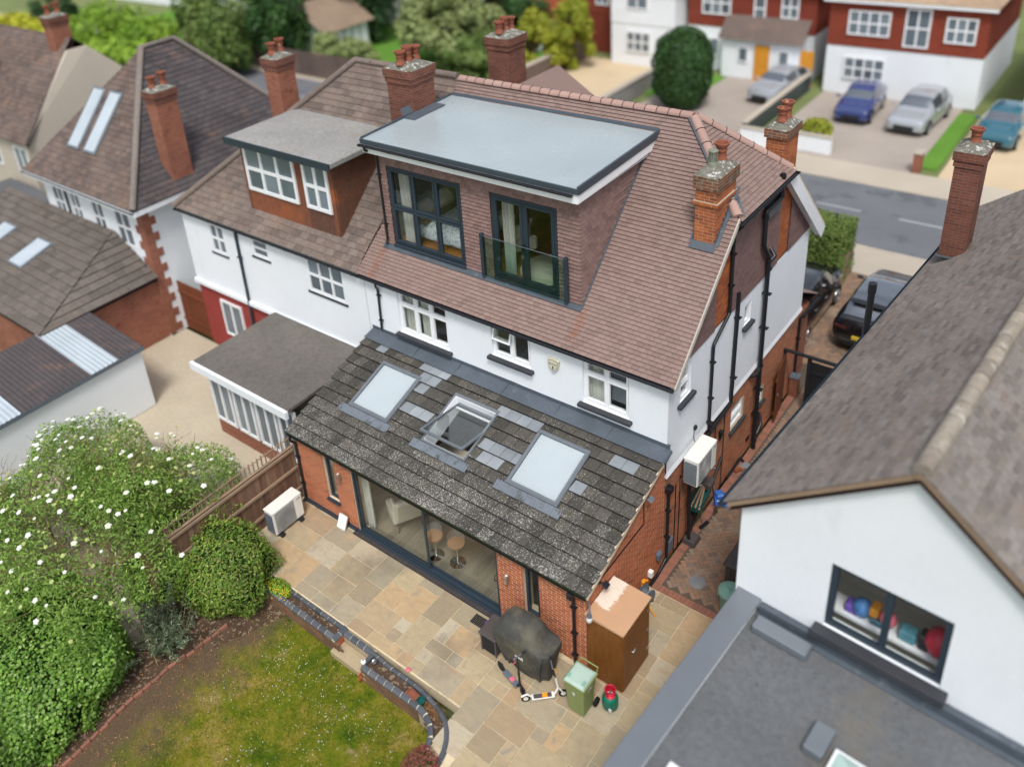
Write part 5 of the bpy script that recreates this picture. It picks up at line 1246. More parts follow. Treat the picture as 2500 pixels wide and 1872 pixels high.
# brick edging of the bed
eb = thing('lawn_edging', 'row of red bricks edging the planting bed beside the lawn', 'edging', (1.15, -5.5, ZL))
pts = [(1.27, -3.75), (1.2, -4.45), (1.08, -5.1), (1.11, -5.7), (1.11, -6.2), (1.18, -6.9), (1.27, -7.7), (1.34, -8.4)]
def along(pts, step):
    out_ = []; acc = 0.
    for (a, b) in zip(pts[:-1], pts[1:]):
        a, b = V((*a, 0)), V((*b, 0)); l = (b-a).length; d = (b-a)/l
        while acc < l: out_.append((a+d*acc, d)); acc += step
        acc -= l
    return out_
for p, d in along(pts, .218):
    Mx = Matrix.Translation((p.x+R.uniform(-.012, .012), p.y, ZL+.02+R.uniform(-.02, .02))) @ Matrix.Rotation(math.atan2(d.y, d.x)+R.uniform(-.06, .06), 4, 'Z') @ Matrix.Rotation(R.uniform(-.08, .08), 4, 'X')
    part('brick', MB().box(-.1, .1, -.036, .036, -.06, .05, .006, None, Mx), M['paver_r'], eb)
# planters with blue coping
def pieces(run, step):
    P_ = [V((*p, 0)) for p in run]; s_ = [0]
    for a, b in zip(P_[:-1], P_[1:]): s_.append(s_[-1]+(b-a).length)
    n = max(1, round(s_[-1]/step)); q = np.linspace(0, s_[-1], n+1)
    pts = [V((np.interp(t, s_, [p.x for p in P_]), np.interp(t, s_, [p.y for p in P_]), 0)) for t in q]
    return list(zip(pts[:-1], pts[1:]))
def coping(run, side, parent, step=.222, wd=.115, top=.035):
    ch = .045; pc = pieces(run, step); bed = []
    dirs = [(b-a).normalized() for a, b in pc]
    for i, (a, b) in enumerate(pc):
        d = dirs[i]; l = (b-a).length/2-.006; Mx = Matrix.Translation((a+b)/2) @ Matrix.Rotation(math.atan2(d.y, d.x), 4, 'Z')
        prof = [(0, top-.08), (0, top-ch), (ch, top), (wd, top), (wd, top-.08)]
        part('coping_brick', MB().prism([Mx @ V((-l, q[0]*side, q[1])) for q in prof], Mx.to_3x3() @ V((2*l, 0, 0))), M['coping'], parent)
    prof2 = [(.004, top-.08), (.004, top-ch-.003), (ch, top-.006), (wd-.004, top-.006), (wd-.004, top-.08)]
    nodes = [pc[0][0]]+[b for a, b in pc]; vs = []
    for i, p in enumerate(nodes):
        d = (dirs[max(i-1, 0)]+dirs[min(i, len(dirs)-1)]).normalized(); nrm = V((-d.y, d.x, 0))*side
        e_ = d*.005 if i == 0 else (-d*.005 if i == len(nodes)-1 else V((0, 0, 0)))
        for q in prof2: vs.append(p+e_+nrm*q[0]+V((0, 0, q[1])))
    k = 5; mb = MB().add(vs, [(i*k+j, i*k+(j+1) % k, (i+1)*k+(j+1) % k, (i+1)*k+j) for i in range(len(nodes)-1) for j in range(k)]+[tuple(range(k)), tuple(range((len(nodes)-1)*k, len(nodes)*k))])
    part('coping_joint', mb, M['cjoint'], parent)
def lowbricks(parent, run, z0, z1, side, mat):
    bm_ = MB(); mm = MB(); r_ = 0; z = z1
    while z > z0+.02:
        for p, d in along(run, .225):
            n = V((-d.y, d.x, 0))*side; Mx = Matrix.Translation((p.x+d.x*(.11+.11*(r_ % 2)), p.y+d.y*(.11+.11*(r_ % 2)), z-.0375)) @ Matrix.Rotation(math.atan2(d.y, d.x), 4, 'Z')
            bm_.box(-.106, .106, -.012, .012, -.032, .032, 0, None, Mx)
        z -= .075; r_ += 1
    for (a, b) in zip(run[:-1], run[1:]): mm.quad((*a, z0), (*b, z0), (*b, z1), (*a, z1))
    part('brickwork', bm_, mat, parent, kind='stuff'); part('mortar_bed', mm, M['mortar_d'], parent)
pa = thing('brick_planter', 'long raised brick planter with blue coping beside the shrubs', 'planter', (2.5, -2.45, ZL))
oA = [(.0, -2.62), (3.83, -2.66)]; iA = [(3.83, -2.24), (.0, -2.24)]
coping(oA, 1, pa); coping([(3.945, -2.66), (3.945, -2.24)], 1, pa, .21); coping(iA, 1, pa)
lowbricks(pa, [(.0, -2.60), (3.93, -2.645)], ZL-.02, -.045, 1, M['brick_dirty']); lowbricks(pa, [(3.93, -2.645), (3.93, -2.27)], ZL-.02, -.045, 1, M['brick'])
part('planter_soil', MB().box(-.05, 3.84, -2.56, -2.33, -.35, -.05), M['soil'], pa)
pb = thing('curved_brick_planter', 'curved raised brick planter with blue coping at the lawn corner', 'planter', (6.2, -2.6, ZL))
coping(curveA, 1, pb); coping(curveB[::-1], 1, pb); coping([(4.80, -2.41), (4.80, -2.69)], 1, pb, .21)
lowbricks(pb, [(a, b+.02) for a, b in curveA], ZL-.02, -.045, 1, M['brick_dirty']); lowbricks(pb, [(4.87, -2.34), (4.87, -2.78)], ZL-.02, -.045, 1, M['brick'])
mb = MB(); k = 11
A_ = [V((np.interp(t, np.linspace(0, 1, len(curveA)), [q[0] for q in curveA]), np.interp(t, np.linspace(0, 1, len(curveA)), [q[1] for q in curveA]), -.05)) for t in np.linspace(0, 1, 24)]
B_ = [V((np.interp(t, np.linspace(0, 1, len(curveB)), [q[0] for q in curveB]), np.interp(t, np.linspace(0, 1, len(curveB)), [q[1] for q in curveB]), -.05)) for t in np.linspace(0, 1, 24)]
for i in range(23): mb.quad(A_[i], A_[i+1], B_[i+1], B_[i])
part('planter_soil', mb, M['soil'], pb)
kr = thing('coping_step', 'row of blue coping bricks at the patio step between the planters', 'step edge', (4.3, -2.35, 0))
coping([(3.96, -2.42), (4.80, -2.42)], 1, kr, .222, .12, .02); part('riser', MB().box(3.85, 4.86, -2.40, -2.26, -.5, -.05), M['mortar_d'], kr)
st = struct('step_slab', MB().box(3.84, 4.80, -2.76, -2.40, -.45, -.26, .012), M['slab']); del st['kind']; tag(st, 'single stone step slab leading down to the lawn', 'step')

# ------------------------------------------------------------------ fence on the left with trellis top
fn = thing('garden_fence', 'brown board fence with trellis top beside the white air conditioner', 'fence', (-.05, -2, 0))
y = .0
i = 0
while y > -4.4:
    zt_ = 1.74; part('fence_board', MB().box(-.075+.008*(i % 2), -.06+.008*(i % 2), y-.118, y, -.35, zt_, .002), M['fence'], fn); y -= .11; i += 1
for z in (.36, 1.05, 1.66): part('rail', MB().box(-.055, -.005, -4.4, -.005, z-.04, z+.04, .006), M['rail'], fn)
part('rail', MB().box(-.09, -.02, -4.4, -.005, 1.742, 1.775, .004), M['rail'], fn)
part('rail', MB().box(-.07, -.045, -4.4, -.005, 2.03, 2.055, .004), M['rail'], fn)
for y in np.arange(-.08, -4.4, -.13): part('trellis_bar', MB().box(-.082, -.071, y-.018, y+.018, 1.776, 2.10, .002), M['rail'], fn)
for y in (-1.9, -3.8): part('post', MB().box(-.15, -.08, y-.05, y+.05, -.4, 2.05, .005), M['fence'], fn)
# low fence on the right
fr_ = thing('boundary_fence', 'timber board fence along the right edge of the patio', 'fence', (10.95, 0, 0))
y = 3.35; i = 0
while y > -5.2:
    part('fence_board', MB().box(10.93+.012*(i % 2), 10.945+.012*(i % 2), y-.13, y, 0, 1.32+.01*(i % 3), .002), M['rail'] if i % 5 == 0 else M['fence'], fr_); y -= .118; i += 1
for z in (.3, 1.0): part('rail', MB().box(10.97, 11.03, -5.2, 3.35, z-.04, z+.04), M['fence'], fr_)

# ------------------------------------------------------------------ side gate
ga = thing('side_gate', 'black boarded side gate in a timber frame across the path', 'gate', (9.6, 10.4, 0))
part('gate_frame', MB().box(8.80, 8.87, 10.39, 10.47, 0, 1.95, .006).box(8.78, 11.1, 10.37, 10.46, 1.9, 1.97, .006), M['blackmatt'], ga)
part('post', MB().box(9.46, 9.56, 10.40, 10.50, 0, 1.92, .008), M['blackmatt'], ga)
for i in range(12): part('board', MB().box(9.57+i*.12, 9.685+i*.12, 10.43, 10.455, .04, 1.78, .004), M['blackmatt'], ga)
part('brace', MB().box(9.57, 11.0, 10.405, 10.43, .4, .5).box(9.57, 11.0, 10.405, 10.43, 1.4, 1.5), M['blackmatt'], ga)
gl_ = thing('open_gate_leaf', 'brown timber gate leaf folded open against the brick side wall', 'gate', (8.87, 10.0, 0))
Mx = Matrix.Translation((8.87, 10.38, 0)) @ Matrix.Rotation(math.radians(-82), 4, 'Z')
for i in range(7): part('board', MB().box(.0+i*.125, .12+i*.125, -.012, .012, .05, 1.82, .004, None, Mx), M['gatewood'], gl_)
part('brace', MB().box(.02, .86, -.045, -.013, .3, .4, 0, None, Mx).box(.02, .86, -.045, -.013, 1.4, 1.5, 0, None, Mx), M['gatewood'], gl_)
part('latch', MB().box(.74, .80, .013, .04, .9, 1.0, .005, None, Mx), M['steel'], gl_)
bp = thing('brick_pier', 'short brick pier with grey cap beside the side gate', 'pier', (8.95, 11.6, 0)); part('shaft', MB().box(8.84, 9.08, 11.0, 11.24, 0, .62), M['fbrick'], bp); part('cap', MB().box(8.82, 9.10, 10.98, 11.26, .62, .67, .01), M['greyplastic'], bp)

# ------------------------------------------------------------------ things on the patio and path
def ac_unit(label, loc, rz, feet=True):
    t = thing('air_conditioner', label, 'air conditioner', loc, rz, 'outdoor air conditioning units', False)
    # front faces -y, width x
    part('casing', MB().box(-.47, .47, -.17, .17, .10, .80, .015), M['acwhite'], t)
    g = MB(); cx = -.10
    for k in range(1, 10):
        r_ = .03*k; g.tube([(cx+r_*math.cos(a), -.192, .44+r_*math.sin(a)) for a in [2*math.pi*i/28 for i in range(29)]], .0035, 4, caps=False)
    for i in range(24): a = 2*math.pi*i/24; g.tube([(cx+.02*math.cos(a), -.19, .44+.02*math.sin(a)), (cx+.28*math.cos(a), -.19, .44+.28*math.sin(a))], .003, 4)
    part('fan_grille', g, M['acgrille'], t)
    part('fan_recess', MB().box(cx-.31, cx+.31, -.181, -.172, .14, .76, .01), M['acgrille'], t); part('front_panel', MB().box(.24, .462, -.182, -.171, .12, .78, .004), M['acwhite'], t)
    part('lid', MB().box(-.48, .48, -.185, .18, .80, .825, .008), M['acwhite'], t)
    s_ = MB()
    for i in range(16): s_.box(-.486, -.471, -.15, .15, .15+i*.038, .165+i*.038)
    part('side_louvre', s_, M['greyplastic'], t)
    part('brand_strip', MB().box(.30, .42, -.1835, -.182, .70, .725), M['gasgreen'], t)
    if feet:
        for x in (-.32, .32): part('foot', MB().box(x-.06, x+.06, -.27, .27, 0, .10, .015), M['black'], t)
    else:
        for x in (-.33, .33): part('bracket', MB().box(x-.02, x+.02, -.2, .30, .06, .10).box(x-.02, x+.02, .27, .30, -.32, .10).box(x-.018, x+.018, -.24, -.19, .075, .12, .005), M['steel'], t)
    return t
ac_unit('white air conditioning unit standing on the patio by the board fence', (.37, -.95, 0), math.radians(90))
ac_unit('cream air conditioning unit bracketed high on the side wall', (9.12, 4.36, 2.08), math.radians(90), False)
# leaning tile
t = thing('stone_tile', 'pale square tile leaning against the brick wall foot', 'tile', (1.66, -.2, 0))
Mx = Matrix.Translation((1.64, -.25, .0)) @ Matrix.Rotation(math.radians(-26), 4, 'X'); part('tile', MB().box(-.14, .14, -.012, .0, .008, .38, .003, None, Mx), M['render_r'], t); part('tile', MB().box(-.12, .16, .006, .018, .01, .40, .003, None, Mx), M['slab'], t)
# storage box
t = thing('storage_box', 'small dark grey storage box left of the covered barbecue', 'storage box', (6.9, -.65, 0))
part('body', MB().box(6.70, 7.10, -.90, -.40, .02, .50, .012), M['boxgrey'], t); part('lid', MB().box(6.67, 7.13, -.94, -.37, .50, .56, .015), M['boxgrey'], t); part('panel', MB().box(6.74, 7.06, -.906, -.898, .06, .46), M['blackmatt'], t)
for x in (6.70, 7.07): part('leg', MB().box(x, x+.035, -.912, -.875, 0, .50, .004), M['boxgrey'], t)
# rubber mat and bowl
t = thing('rubber_mat', 'black slatted rubber mat in front of the sliding door', 'mat', (6.24, -.3, 0)); mb = MB()
for i in range(9): mb.box(6.07+i*.042, 6.09+i*.042, -.52, -.30, .012, .028)
for i in range(6): mb.box(6.07, 6.43, -.52+i*.042, -.505+i*.042, .010, .024)
mb.box(6.06, 6.44, -.28, -.27, .0, .02); part('slats', mb, M['blackmatt'], t)
o = part('bowl', MB().lathe([(.0, .012), (.05, .012), (.075, .05), (.085, .055), (.082, .06), (.05, .02), (0, .02)], (6.47, -.36, .02), 20), M['purple'], None, 50); tag(o, 'small purple plastic bowl on the mat beside the storage box', 'bowl')
# covered barbecue
t = thing('covered_barbecue', 'barbecue under a dark grey weathered cloth cover', 'barbecue', (7.72, -.62, 0))
def drape(levels, cx, cy, n=44, seed=3):
    rr = random.Random(seed); ph = [rr.uniform(0, 6.28) for _ in range(6)]; vs = []
    for li, (z, hx, hy, sq, wr, ox, oy) in enumerate(levels):
        for i in range(n):
            a = 2*math.pi*i/n; c, s_ = math.cos(a), math.sin(a)
            x = math.copysign(abs(c)**sq, c)*hx; y = math.copysign(abs(s_)**sq, s_)*hy
            k = 1+wr*(math.sin(5*a+ph[0])+.7*math.sin(9*a+ph[1]+li*.25)+.5*math.sin(13*a+ph[2]))
            vs.append((cx+ox+x*k, cy+oy+y*k, z+wr*.25*math.sin(7*a+ph[3])))
    L_ = len(levels); fs = [(l*n+i, l*n+(i+1) % n, (l+1)*n+(i+1) % n, (l+1)*n+i) for l in range(L_-1) for i in range(n)]+[tuple(range((L_-1)*n, L_*n))]
    return MB().add(vs, fs)
lv = [(.06, .50, .27, .42, .060, .06, 0), (.20, .52, .29, .42, .070, .05, 0), (.40, .56, .32, .40, .062, .03, 0), (.60, .62, .34, .38, .045, .01, 0), (.76, .68, .355, .36, .030, 0, 0), (.86, .70, .35, .34, .020, 0, 0), (.91, .69, .345, .36, .015, 0, .0), (.95, .50, .335, .40, .015, -.06, .0), (1.04, .455, .31, .42, .014, -.08, .02), (1.15, .42, .26, .42, .012, -.09, .04), (1.20, .37, .20, .45, .008, -.09, .05), (1.215, .25, .12, .6, .004, -.09, .05)]
cv = part('cloth_cover', drape(lv, 7.72, -.60, 64), M['cover'], t, 50)
Mx = frame((7.78, -.985, .62), (1, .0, 0), (0, .12, 1)); lg = MB(); lg.prism([Mx @ V((a, b, 0)) for a, b in ((-.10, -.012), (.10, -.03), (.10, .012), (.065, .05), (.05, .015), (-.10, .018))], Mx.to_3x3() @ V((0, 0, .004))); part('logo_print', lg, M['textw'], t)
for x in (7.35, 8.15): part('castor', MB().cyl((x-.02, -.62, .05), (x+.02, -.62, .05), .05, n=14), M['black'], t)
# scooters
def scooter(label, p0, p1, deckcol, stemcol, grip, hbar, lean, trim):
    """p0 rear wheel, p1 front wheel (ground points)"""
    p0, p1 = V((*p0, 0)), V((*p1, 0)); t = thing('kick_scooter', label, 'scooter', (p0+p1)/2, 0, 'kick scooters by the barbecue'); d = (p1-p0).normalized(); s_ = V((-d.y, d.x, 0)); up = V((0, 0, 1)); rw = .095
    for p in (p0, p1):
        c = p+up*rw; part('wheel', MB().cyl(c-s_*.014, c+s_*.014, rw, n=22), M['tyre'], t, 40); part('hub', MB().cyl(c-s_*.017, c+s_*.017, rw*.55, n=12), stemcol, t, 40)
    ln_ = (p1-p0).length; Md = frame(p0+d*.12+up*.09, d, s_)
    part('deck', MB().box(0, ln_-.30, -.065, .065, -.015, .015, .008, None, Md), deckcol, t); part('deck_grip', MB().box(.04, ln_-.36, -.05, .05, .0155, .019, 0, None, Md), grip, t)
    part('deck_stripe', MB().box(ln_*.28, ln_*.42, -.05, .05, .0195, .0215, 0, None, Md), trim, t)
    part('rear_mudguard', MB().tube([p0+d*.13+up*.11, p0+d*.03+up*.205, p0-d*.09+up*.15], .02, 8), stemcol, t, 60)
    hd_ = p1-d*.10+up*.28; tp = p1-d*.20+up*hbar+s_*lean
    part('neck', MB().tube([p0+d*(ln_-.20)+up*.09, p0+d*(ln_-.15)+up*.16, hd_], .024, 10), stemcol, t, 60); part('fork', MB().tube([hd_, p1+up*.14+s_*.035, p1+up*rw+s_*.032], .014, 8).tube([hd_, p1+up*.14-s_*.035, p1+up*rw-s_*.032], .014, 8), stemcol, t, 60)
    mid = hd_.lerp(tp, .45); part('stem', MB().tube([hd_, mid], .022, 10), stemcol, t, 60); part('stem_upper', MB().tube([mid, tp], .016, 10), M['black'], t, 60)
    part('handlebar', MB().tube([tp-s_*.20, tp, tp+s_*.20], .013, 8), M['greyplastic'], t, 60)
    for q in (-1, 1): part('grip', MB().tube([tp+s_*.21*q, tp+s_*.11*q], .019, 8), M['black'], t, 60)
    part('brake_lever', MB().tube([tp-s_*.08, tp-s_*.09+d*.06-up*.02, tp-s_*.17+d*.06-up*.03], .009, 6), trim, t, 60)
scooter('black and pink kick scooter standing in front of the barbecue cover', (7.34, -1.06), (8.06, -1.27), M['greyplastic'], M['blackmatt'], M['greyplastic'], .92, .05, M['pink'])
scooter('white and orange kick scooter beside the green wheeled bin', (8.17, -1.34), (8.72, -.80), M['acwhite'], M['acwhite'], M['boxgrey'], .90, .05, M['orange'])
# wheeled bin
t = thing('wheeled_bin', 'olive green wheeled bin with mint lid in front of the brown cupboard', 'wheelie bin', (9.13, -.78, 0))
def frustum(mb, x0, x1, y0, y1, X0, X1, Y0, Y1, z0, z1):
    return mb.add([(x0, y0, z0), (x1, y0, z0), (x1, y1, z0), (x0, y1, z0), (X0, Y0, z1), (X1, Y0, z1), (X1, Y1, z1), (X0, Y1, z1)], [(0, 3, 2, 1), (4, 5, 6, 7), (0, 1, 5, 4), (1, 2, 6, 5), (2, 3, 7, 6), (3, 0, 4, 7)])
mb = MB(); frustum(mb, 8.95, 9.31, -.98, -.62, 8.91, 9.36, -1.03, -.56, .03, .90); b_ = part('body', mb, M['greenbin'], t); bv = b_.modifiers.new('b', 'BEVEL'); bv.width = .03; bv.segments = 2
part('rim', MB().box(8.885, 9.385, -1.055, -.535, .885, .925, .012), M['greenbin'], t)
mb = MB(); frustum(mb, 8.90, 9.37, -1.06, -.55, 8.94, 9.33, -1.01, -.60, .93, .985); l_ = part('lid', mb, M['bingreen'], t); bv = l_.modifiers.new('b', 'BEVEL'); bv.width = .018; bv.segments = 2
part('lid_ridge', MB().prism([(9.02, -.98, .984), (9.25, -.98, .984), (9.31, -.66, .984), (8.96, -.66, .984)], (0, 0, .006)), M['bingreen'], l_)
for x in (8.965, 9.305): part('lid_grip', MB().box(x-.03, x+.03, -.99, -.88, .985, 1.0, .006), M['teal'], l_)
part('handle', MB().tube([(8.93, -.53, .90), (8.93, -.47, .98), (9.34, -.47, .98), (9.34, -.53, .90)], .015, 8), M['greenbin'], t, 60)
for x in (8.90, 9.36): part('wheel', MB().cyl((x-.025, -.58, .10), (x+.025, -.58, .10), .10, n=20), M['tyre'], t, 40)
text('30', .17, frame((9.352, -.80, .74), (0, 1, 0), (-.0, 0, 1)), M['textw'], t, 'number')
part('crest', MB().prism([(9.10, -1.035, .70), (9.16, -1.035, .70), (9.155, -1.03, .63), (9.13, -1.027, .60), (9.105, -1.03, .64)], (0, -.006, 0)), M['textw'], t)
# gas bottle
t = thing('gas_bottle', 'red and green gas cylinder beside the wheeled bin', 'gas bottle', (9.60, -.45, 0)); c = (9.60, -.45, 0)
part('body', MB().lathe([(0, .03), (.12, .03), (.155, .06), (.16, .12), (.16, .28), (.14, .33), (.10, .36)], c, 24), M['gasgreen'], t, 50); part('shoulder', MB().lathe([(.105, .36), (.10, .37), (.07, .385), (.0, .39)], c, 24), M['gasred'], t, 50)
part('foot_ring', MB().lathe([(.11, 0), (.12, 0), (.12, .05), (.11, .05)], c, 24), M['gasgreen'], t); part('valve', MB().cyl((9.6, -.45, .37), (9.6, -.45, .45), .025, n=10).cyl((9.56, -.47, .43), (9.64, -.43, .43), .016, n=8), M['steel'], t, 40)
mb = MB(); vs = [];
for (z, r_) in ((.35, .095), (.52, .10)):
    for i in range(17): a = math.pi*(.25+1.5*i/16); vs.append((9.6+r_*math.cos(a-.8), -.45+r_*math.sin(a-.8), z))
mb.add(vs, [(i, i+1, 17+i+1, 17+i) for i in range(16)]); part('guard', mb, M['gasred'], t, 80); part('guard_rim', MB().tube(vs[17:], .016, 8), M['gasred'], t, 60)
part('label_plate', MB().box(9.66, 9.72, -.62, -.60, .09, .17), M['textw'], t)
# brown cupboard
t = thing('garden_cupboard', 'tall brown timber cupboard standing at the extension corner', 'cupboard', (9.27, .45, 0))
part('carcass', MB().box(8.86, 9.66, -.08, .98, .04, 1.72, .004), M['ply'], t)
part('top', MB().add([(8.83, -.12, 1.72), (9.70, -.12, 1.72), (9.70, 1.02, 1.72), (8.83, 1.02, 1.72), (8.83, -.12, 1.79), (9.70, -.12, 1.75), (9.70, 1.02, 1.75), (8.83, 1.02, 1.79)], [(0, 3, 2, 1), (4, 5, 6, 7), (0, 1, 5, 4), (1, 2, 6, 5), (2, 3, 7, 6), (3, 0, 4, 7)]), M['cuptop'], t)
for a, b in ((-.07, .16), (.17, .97)): part('door', MB().box(9.662, 9.682, a, b, .08, 1.70, .003), M['ply'], t)
part('handle', MB().tube([(9.69, .22, .98), (9.73, .22, .98), (9.73, .31, 1.00)], .012, 8), M['steel'], t, 60)
for z in (.35, .9, 1.45): part('hinge', MB().box(9.683, 9.69, .86, .92, z, z+.07), M['steel'], t)
for x in (8.9, 9.58): part('foot', MB().box(x, x+.05, -.04, .94, 0, .04), M['blackmatt'], t)
# hanging lantern lamp
t = thing('outdoor_lamp', 'grey and white lamp projecting from the extension corner above the cupboard', 'lamp', (8.95, -.15, 2.0))
part('arm', MB().tube([(8.82, -.02, 2.12), (8.95, -.12, 2.13), (9.01, -.22, 2.08)], .018, 8), M['greyplastic'], t, 60); part('head', MB().lathe([(0, .13), (.03, .12), (.045, .05), (.055, 0), (.05, 0)], (9.02, -.25, 1.97), 16), M['greyplastic'], t, 50); part('globe', MB().lathe([(.05, 0), (.065, -.06), (.06, -.12), (.03, -.145), (0, -.15)], (9.02, -.25, 1.97), 16), M['lampwhite'], t, 60)
# flood lights
for (y, z, lb) in ((2.30, 2.93, 'black floodlight high on the extension side wall'), (.46, 2.12, 'small black sensor light low on the extension side wall behind the cupboard')):
    t = thing('floodlight', lb, 'floodlight', (8.85, y, z), 0, 'floodlights on the extension side wall'); part('mount', MB().cyl((8.80, y, z), (8.86, y, z), .045, n=14), M['black'], t, 40); part('arm', MB().tube([(8.86, y, z), (8.93, y+.02, z+.03)], .016, 8), M['black'], t); part('head', MB().box(-.06, .06, -.08, .08, -.02, .02, .01, None, Matrix.Translation((8.97, y+.02, z)) @ Matrix.Rotation(.5, 4, 'Y')), M['greyplastic'] if z > 2.5 else M['black'], t)
# hose reel
t = thing('hose_reel', 'grey and orange hose reel behind the cupboard', 'hose reel', (8.98, 2.15, 0))
part('drum', MB().lathe([(0, -.11), (.17, -.11), (.18, -.09), (.10, -.08), (.10, .08), (.18, .09), (.17, .11), (0, .11)], (0, 0, 0), 26, None, Matrix.Translation((9.0, 2.15, .30)) @ Matrix.Rotation(math.radians(90), 4, 'Y') @ Matrix.Rotation(.3, 4, 'X')), M['greyplastic'], t, 40)
part('handle', MB().tube([(8.86, 2.2, .36), (8.84, 2.24, .52), (8.96, 2.3, .56)], .022, 8).box(8.84, 8.92, 2.18, 2.30, .50, .56, .015), M['orange'], t, 60); part('nozzle', MB().tube([(9.12, 2.05, .10), (9.22, 1.98, .06), (9.34, 1.93, .03)], .016, 8), M['orange'], t, 60); part('stand', MB().box(8.88, 9.12, 2.02, 2.05, 0, .3, .01).box(8.88, 9.12, 2.25, 2.28, 0, .3, .01), M['greyplastic'], t)
# inspection cover
o = part('manhole_cover', MB().lathe([(0, .006), (.155, .006), (.16, .004), (.185, .006), (.19, .0)], (9.66, 3.32, .003), 36), M['cover2'], None, 40); tag(o, 'round grey inspection cover in the block path', 'manhole cover')
# dustbin, deck box
t = thing('dustbin', 'round pale green plastic dustbin by the boundary fence', 'dustbin', (10.58, 2.95, 0)); c = (10.58, 2.95, 0)
part('body', MB().lathe([(0, .0), (.18, 0), (.235, .62), (.25, .64), (.25, .66), (.235, .67)], c, 28), M['teal'], t, 50); part('lid', MB().lathe([(.262, .64), (.265, .69), (.24, .715), (.1, .745), (0, .75)], c, 28), M['teal'], t, 50); part('handle', MB().box(10.50, 10.66, 2.94, 2.96, .745, .785, .006).box(10.57, 10.59, 2.87, 3.03, .74, .765, .004), M['teal'], t)
for a in (.4, 3.5): part('side_handle', MB().box(-.02, .03, -.06, .06, .54, .60, .01, None, Matrix.Translation((10.58+.235*math.cos(a), 2.95+.235*math.sin(a), 0)) @ Matrix.Rotation(a, 4, 'Z')), M['teal'], t)
t = thing('deck_box', 'dark brown resin storage box behind the round dustbin', 'storage box', (10.55, 4.2, 0))
part('body', MB().box(10.17, 10.9, 3.62, 5.0, 0, .60, .015), M['boxgrey'], t); part('lid', MB().box(10.13, 10.93, 3.57, 5.05, .60, .67, .02), M['boxgrey'], t)
for i in range(6): part('slat', MB().box(10.20+i*.115, 10.30+i*.115, 3.605, 3.622, .05, .56, .004), M['boxgrey'], t)
# basketball stand
t = thing('stand_base', 'black plastic stand base with tall black pole against the side wall', 'stand', (9.0, 4.35, 0))
part('base', MB().add([(8.84, 4.18, 0), (9.18, 4.18, 0), (9.18, 4.56, 0), (8.84, 4.56, 0), (8.88, 4.2, .16), (9.14, 4.2, .10), (9.14, 4.54, .10), (8.88, 4.54, .16)], [(0, 3, 2, 1), (4, 5, 6, 7), (0, 1, 5, 4), (1, 2, 6, 5), (2, 3, 7, 6), (3, 0, 4, 7)]), M['boxgrey'], t); part('pole', MB().cyl((8.98, 4.28, .1), (8.97, 4.18, 2.1), .045, n=14), M['black'], t, 40); part('brace', MB().cyl((8.92, 4.48, .1), (8.9, 4.9, .75), .025, n=10), M['black'], t, 40)
# tool trough
t = thing('tool_trough', 'dark green trough of garden odds and ends fixed on the side wall', 'trough', (9.0, 4.85, 1.0))
Mx = Matrix.Translation((8.97, 4.85, 1.02)) @ Matrix.Rotation(.12, 4, 'Z')
part('trough', MB().box(-.13, .13, -.42, .42, -.14, -.12, 0, None, Mx).box(-.14, -.12, -.42, .42, -.14, .12, 0, None, Mx).box(.12, .14, -.42, .42, -.14, .06, 0, None, Mx).box(-.12, .12, -.42, -.40, -.14, .06, 0, None, Mx).box(-.12, .12, .40, .42, -.14, .06, 0, None, Mx), M['tray'], t)
for i, (a, b) in enumerate(((-.07, .03), (.0, .06), (.05, .02))): part('batten', MB().box(a-.02, a+.02, -.5, .45, b, b+.03, 0, None, Mx @ Matrix.Rotation(.08*i, 4, 'Z')), M['rail'], t)
part('black_tub', MB().box(-.12, .16, .28, .60, -.06, .16, .03, None, Mx), M['boxgrey'], t)
for z in (-.4,): part('bracket', MB().box(8.80, 8.92, 4.6, 4.64, .55, .95).box(8.80, 8.92, 5.1, 5.14, .55, .95), M['blackmatt'], t)
# compost bag, broom, fork, loose brick
t = thing('compost_bag', 'blue and green printed plastic bag on the block path by the wall', 'bag', (9.0, 6.0, 0))
def sack(cx, cy, z, hx, hy, hz, rz, mat, seed):
    rr = random.Random(seed); n = 10; vs = []; Mx = Matrix.Translation((cx, cy, z)) @ Matrix.Rotation(rz, 4, 'Z')
    for s_ in (1, -1):
        for j in range(n+1):
            for i in range(n+1):
                e = max(0, min(i, n-i, j, n-j))/(n/2); vs.append(Mx @ V((hx*(2*i/n-1), hy*(2*j/n-1), hz+s_*hz*min(1, e*2)**.6+rr.uniform(-.012, .012)*(e > 0))))
    k = (n+1)**2; fs = []
    for b in (0, 1):
        for j in range(n):
            for i in range(n):
                q = (b*k+j*(n+1)+i, b*k+j*(n+1)+i+1, b*k+(j+1)*(n+1)+i+1, b*k+(j+1)*(n+1)+i); fs.append(q if b == 0 else q[::-1])
    return MB().add(vs, fs)
part('sack', sack(9.02, 6.0, 0, .17, .25, .035, .35, None, 4), M['bluebag'], t, 60); part('folded_top', sack(8.95, 6.08, .07, .10, .13, .05, .8, None, 5), M['bluebag'], t, 60); part('white_print', MB().box(-.10, .10, -.02, .02, 0, .004, 0, None, Matrix.Translation((9.08, 5.88, .078)) @ Matrix.Rotation(.35, 4, 'Z')), M['textw'], t)
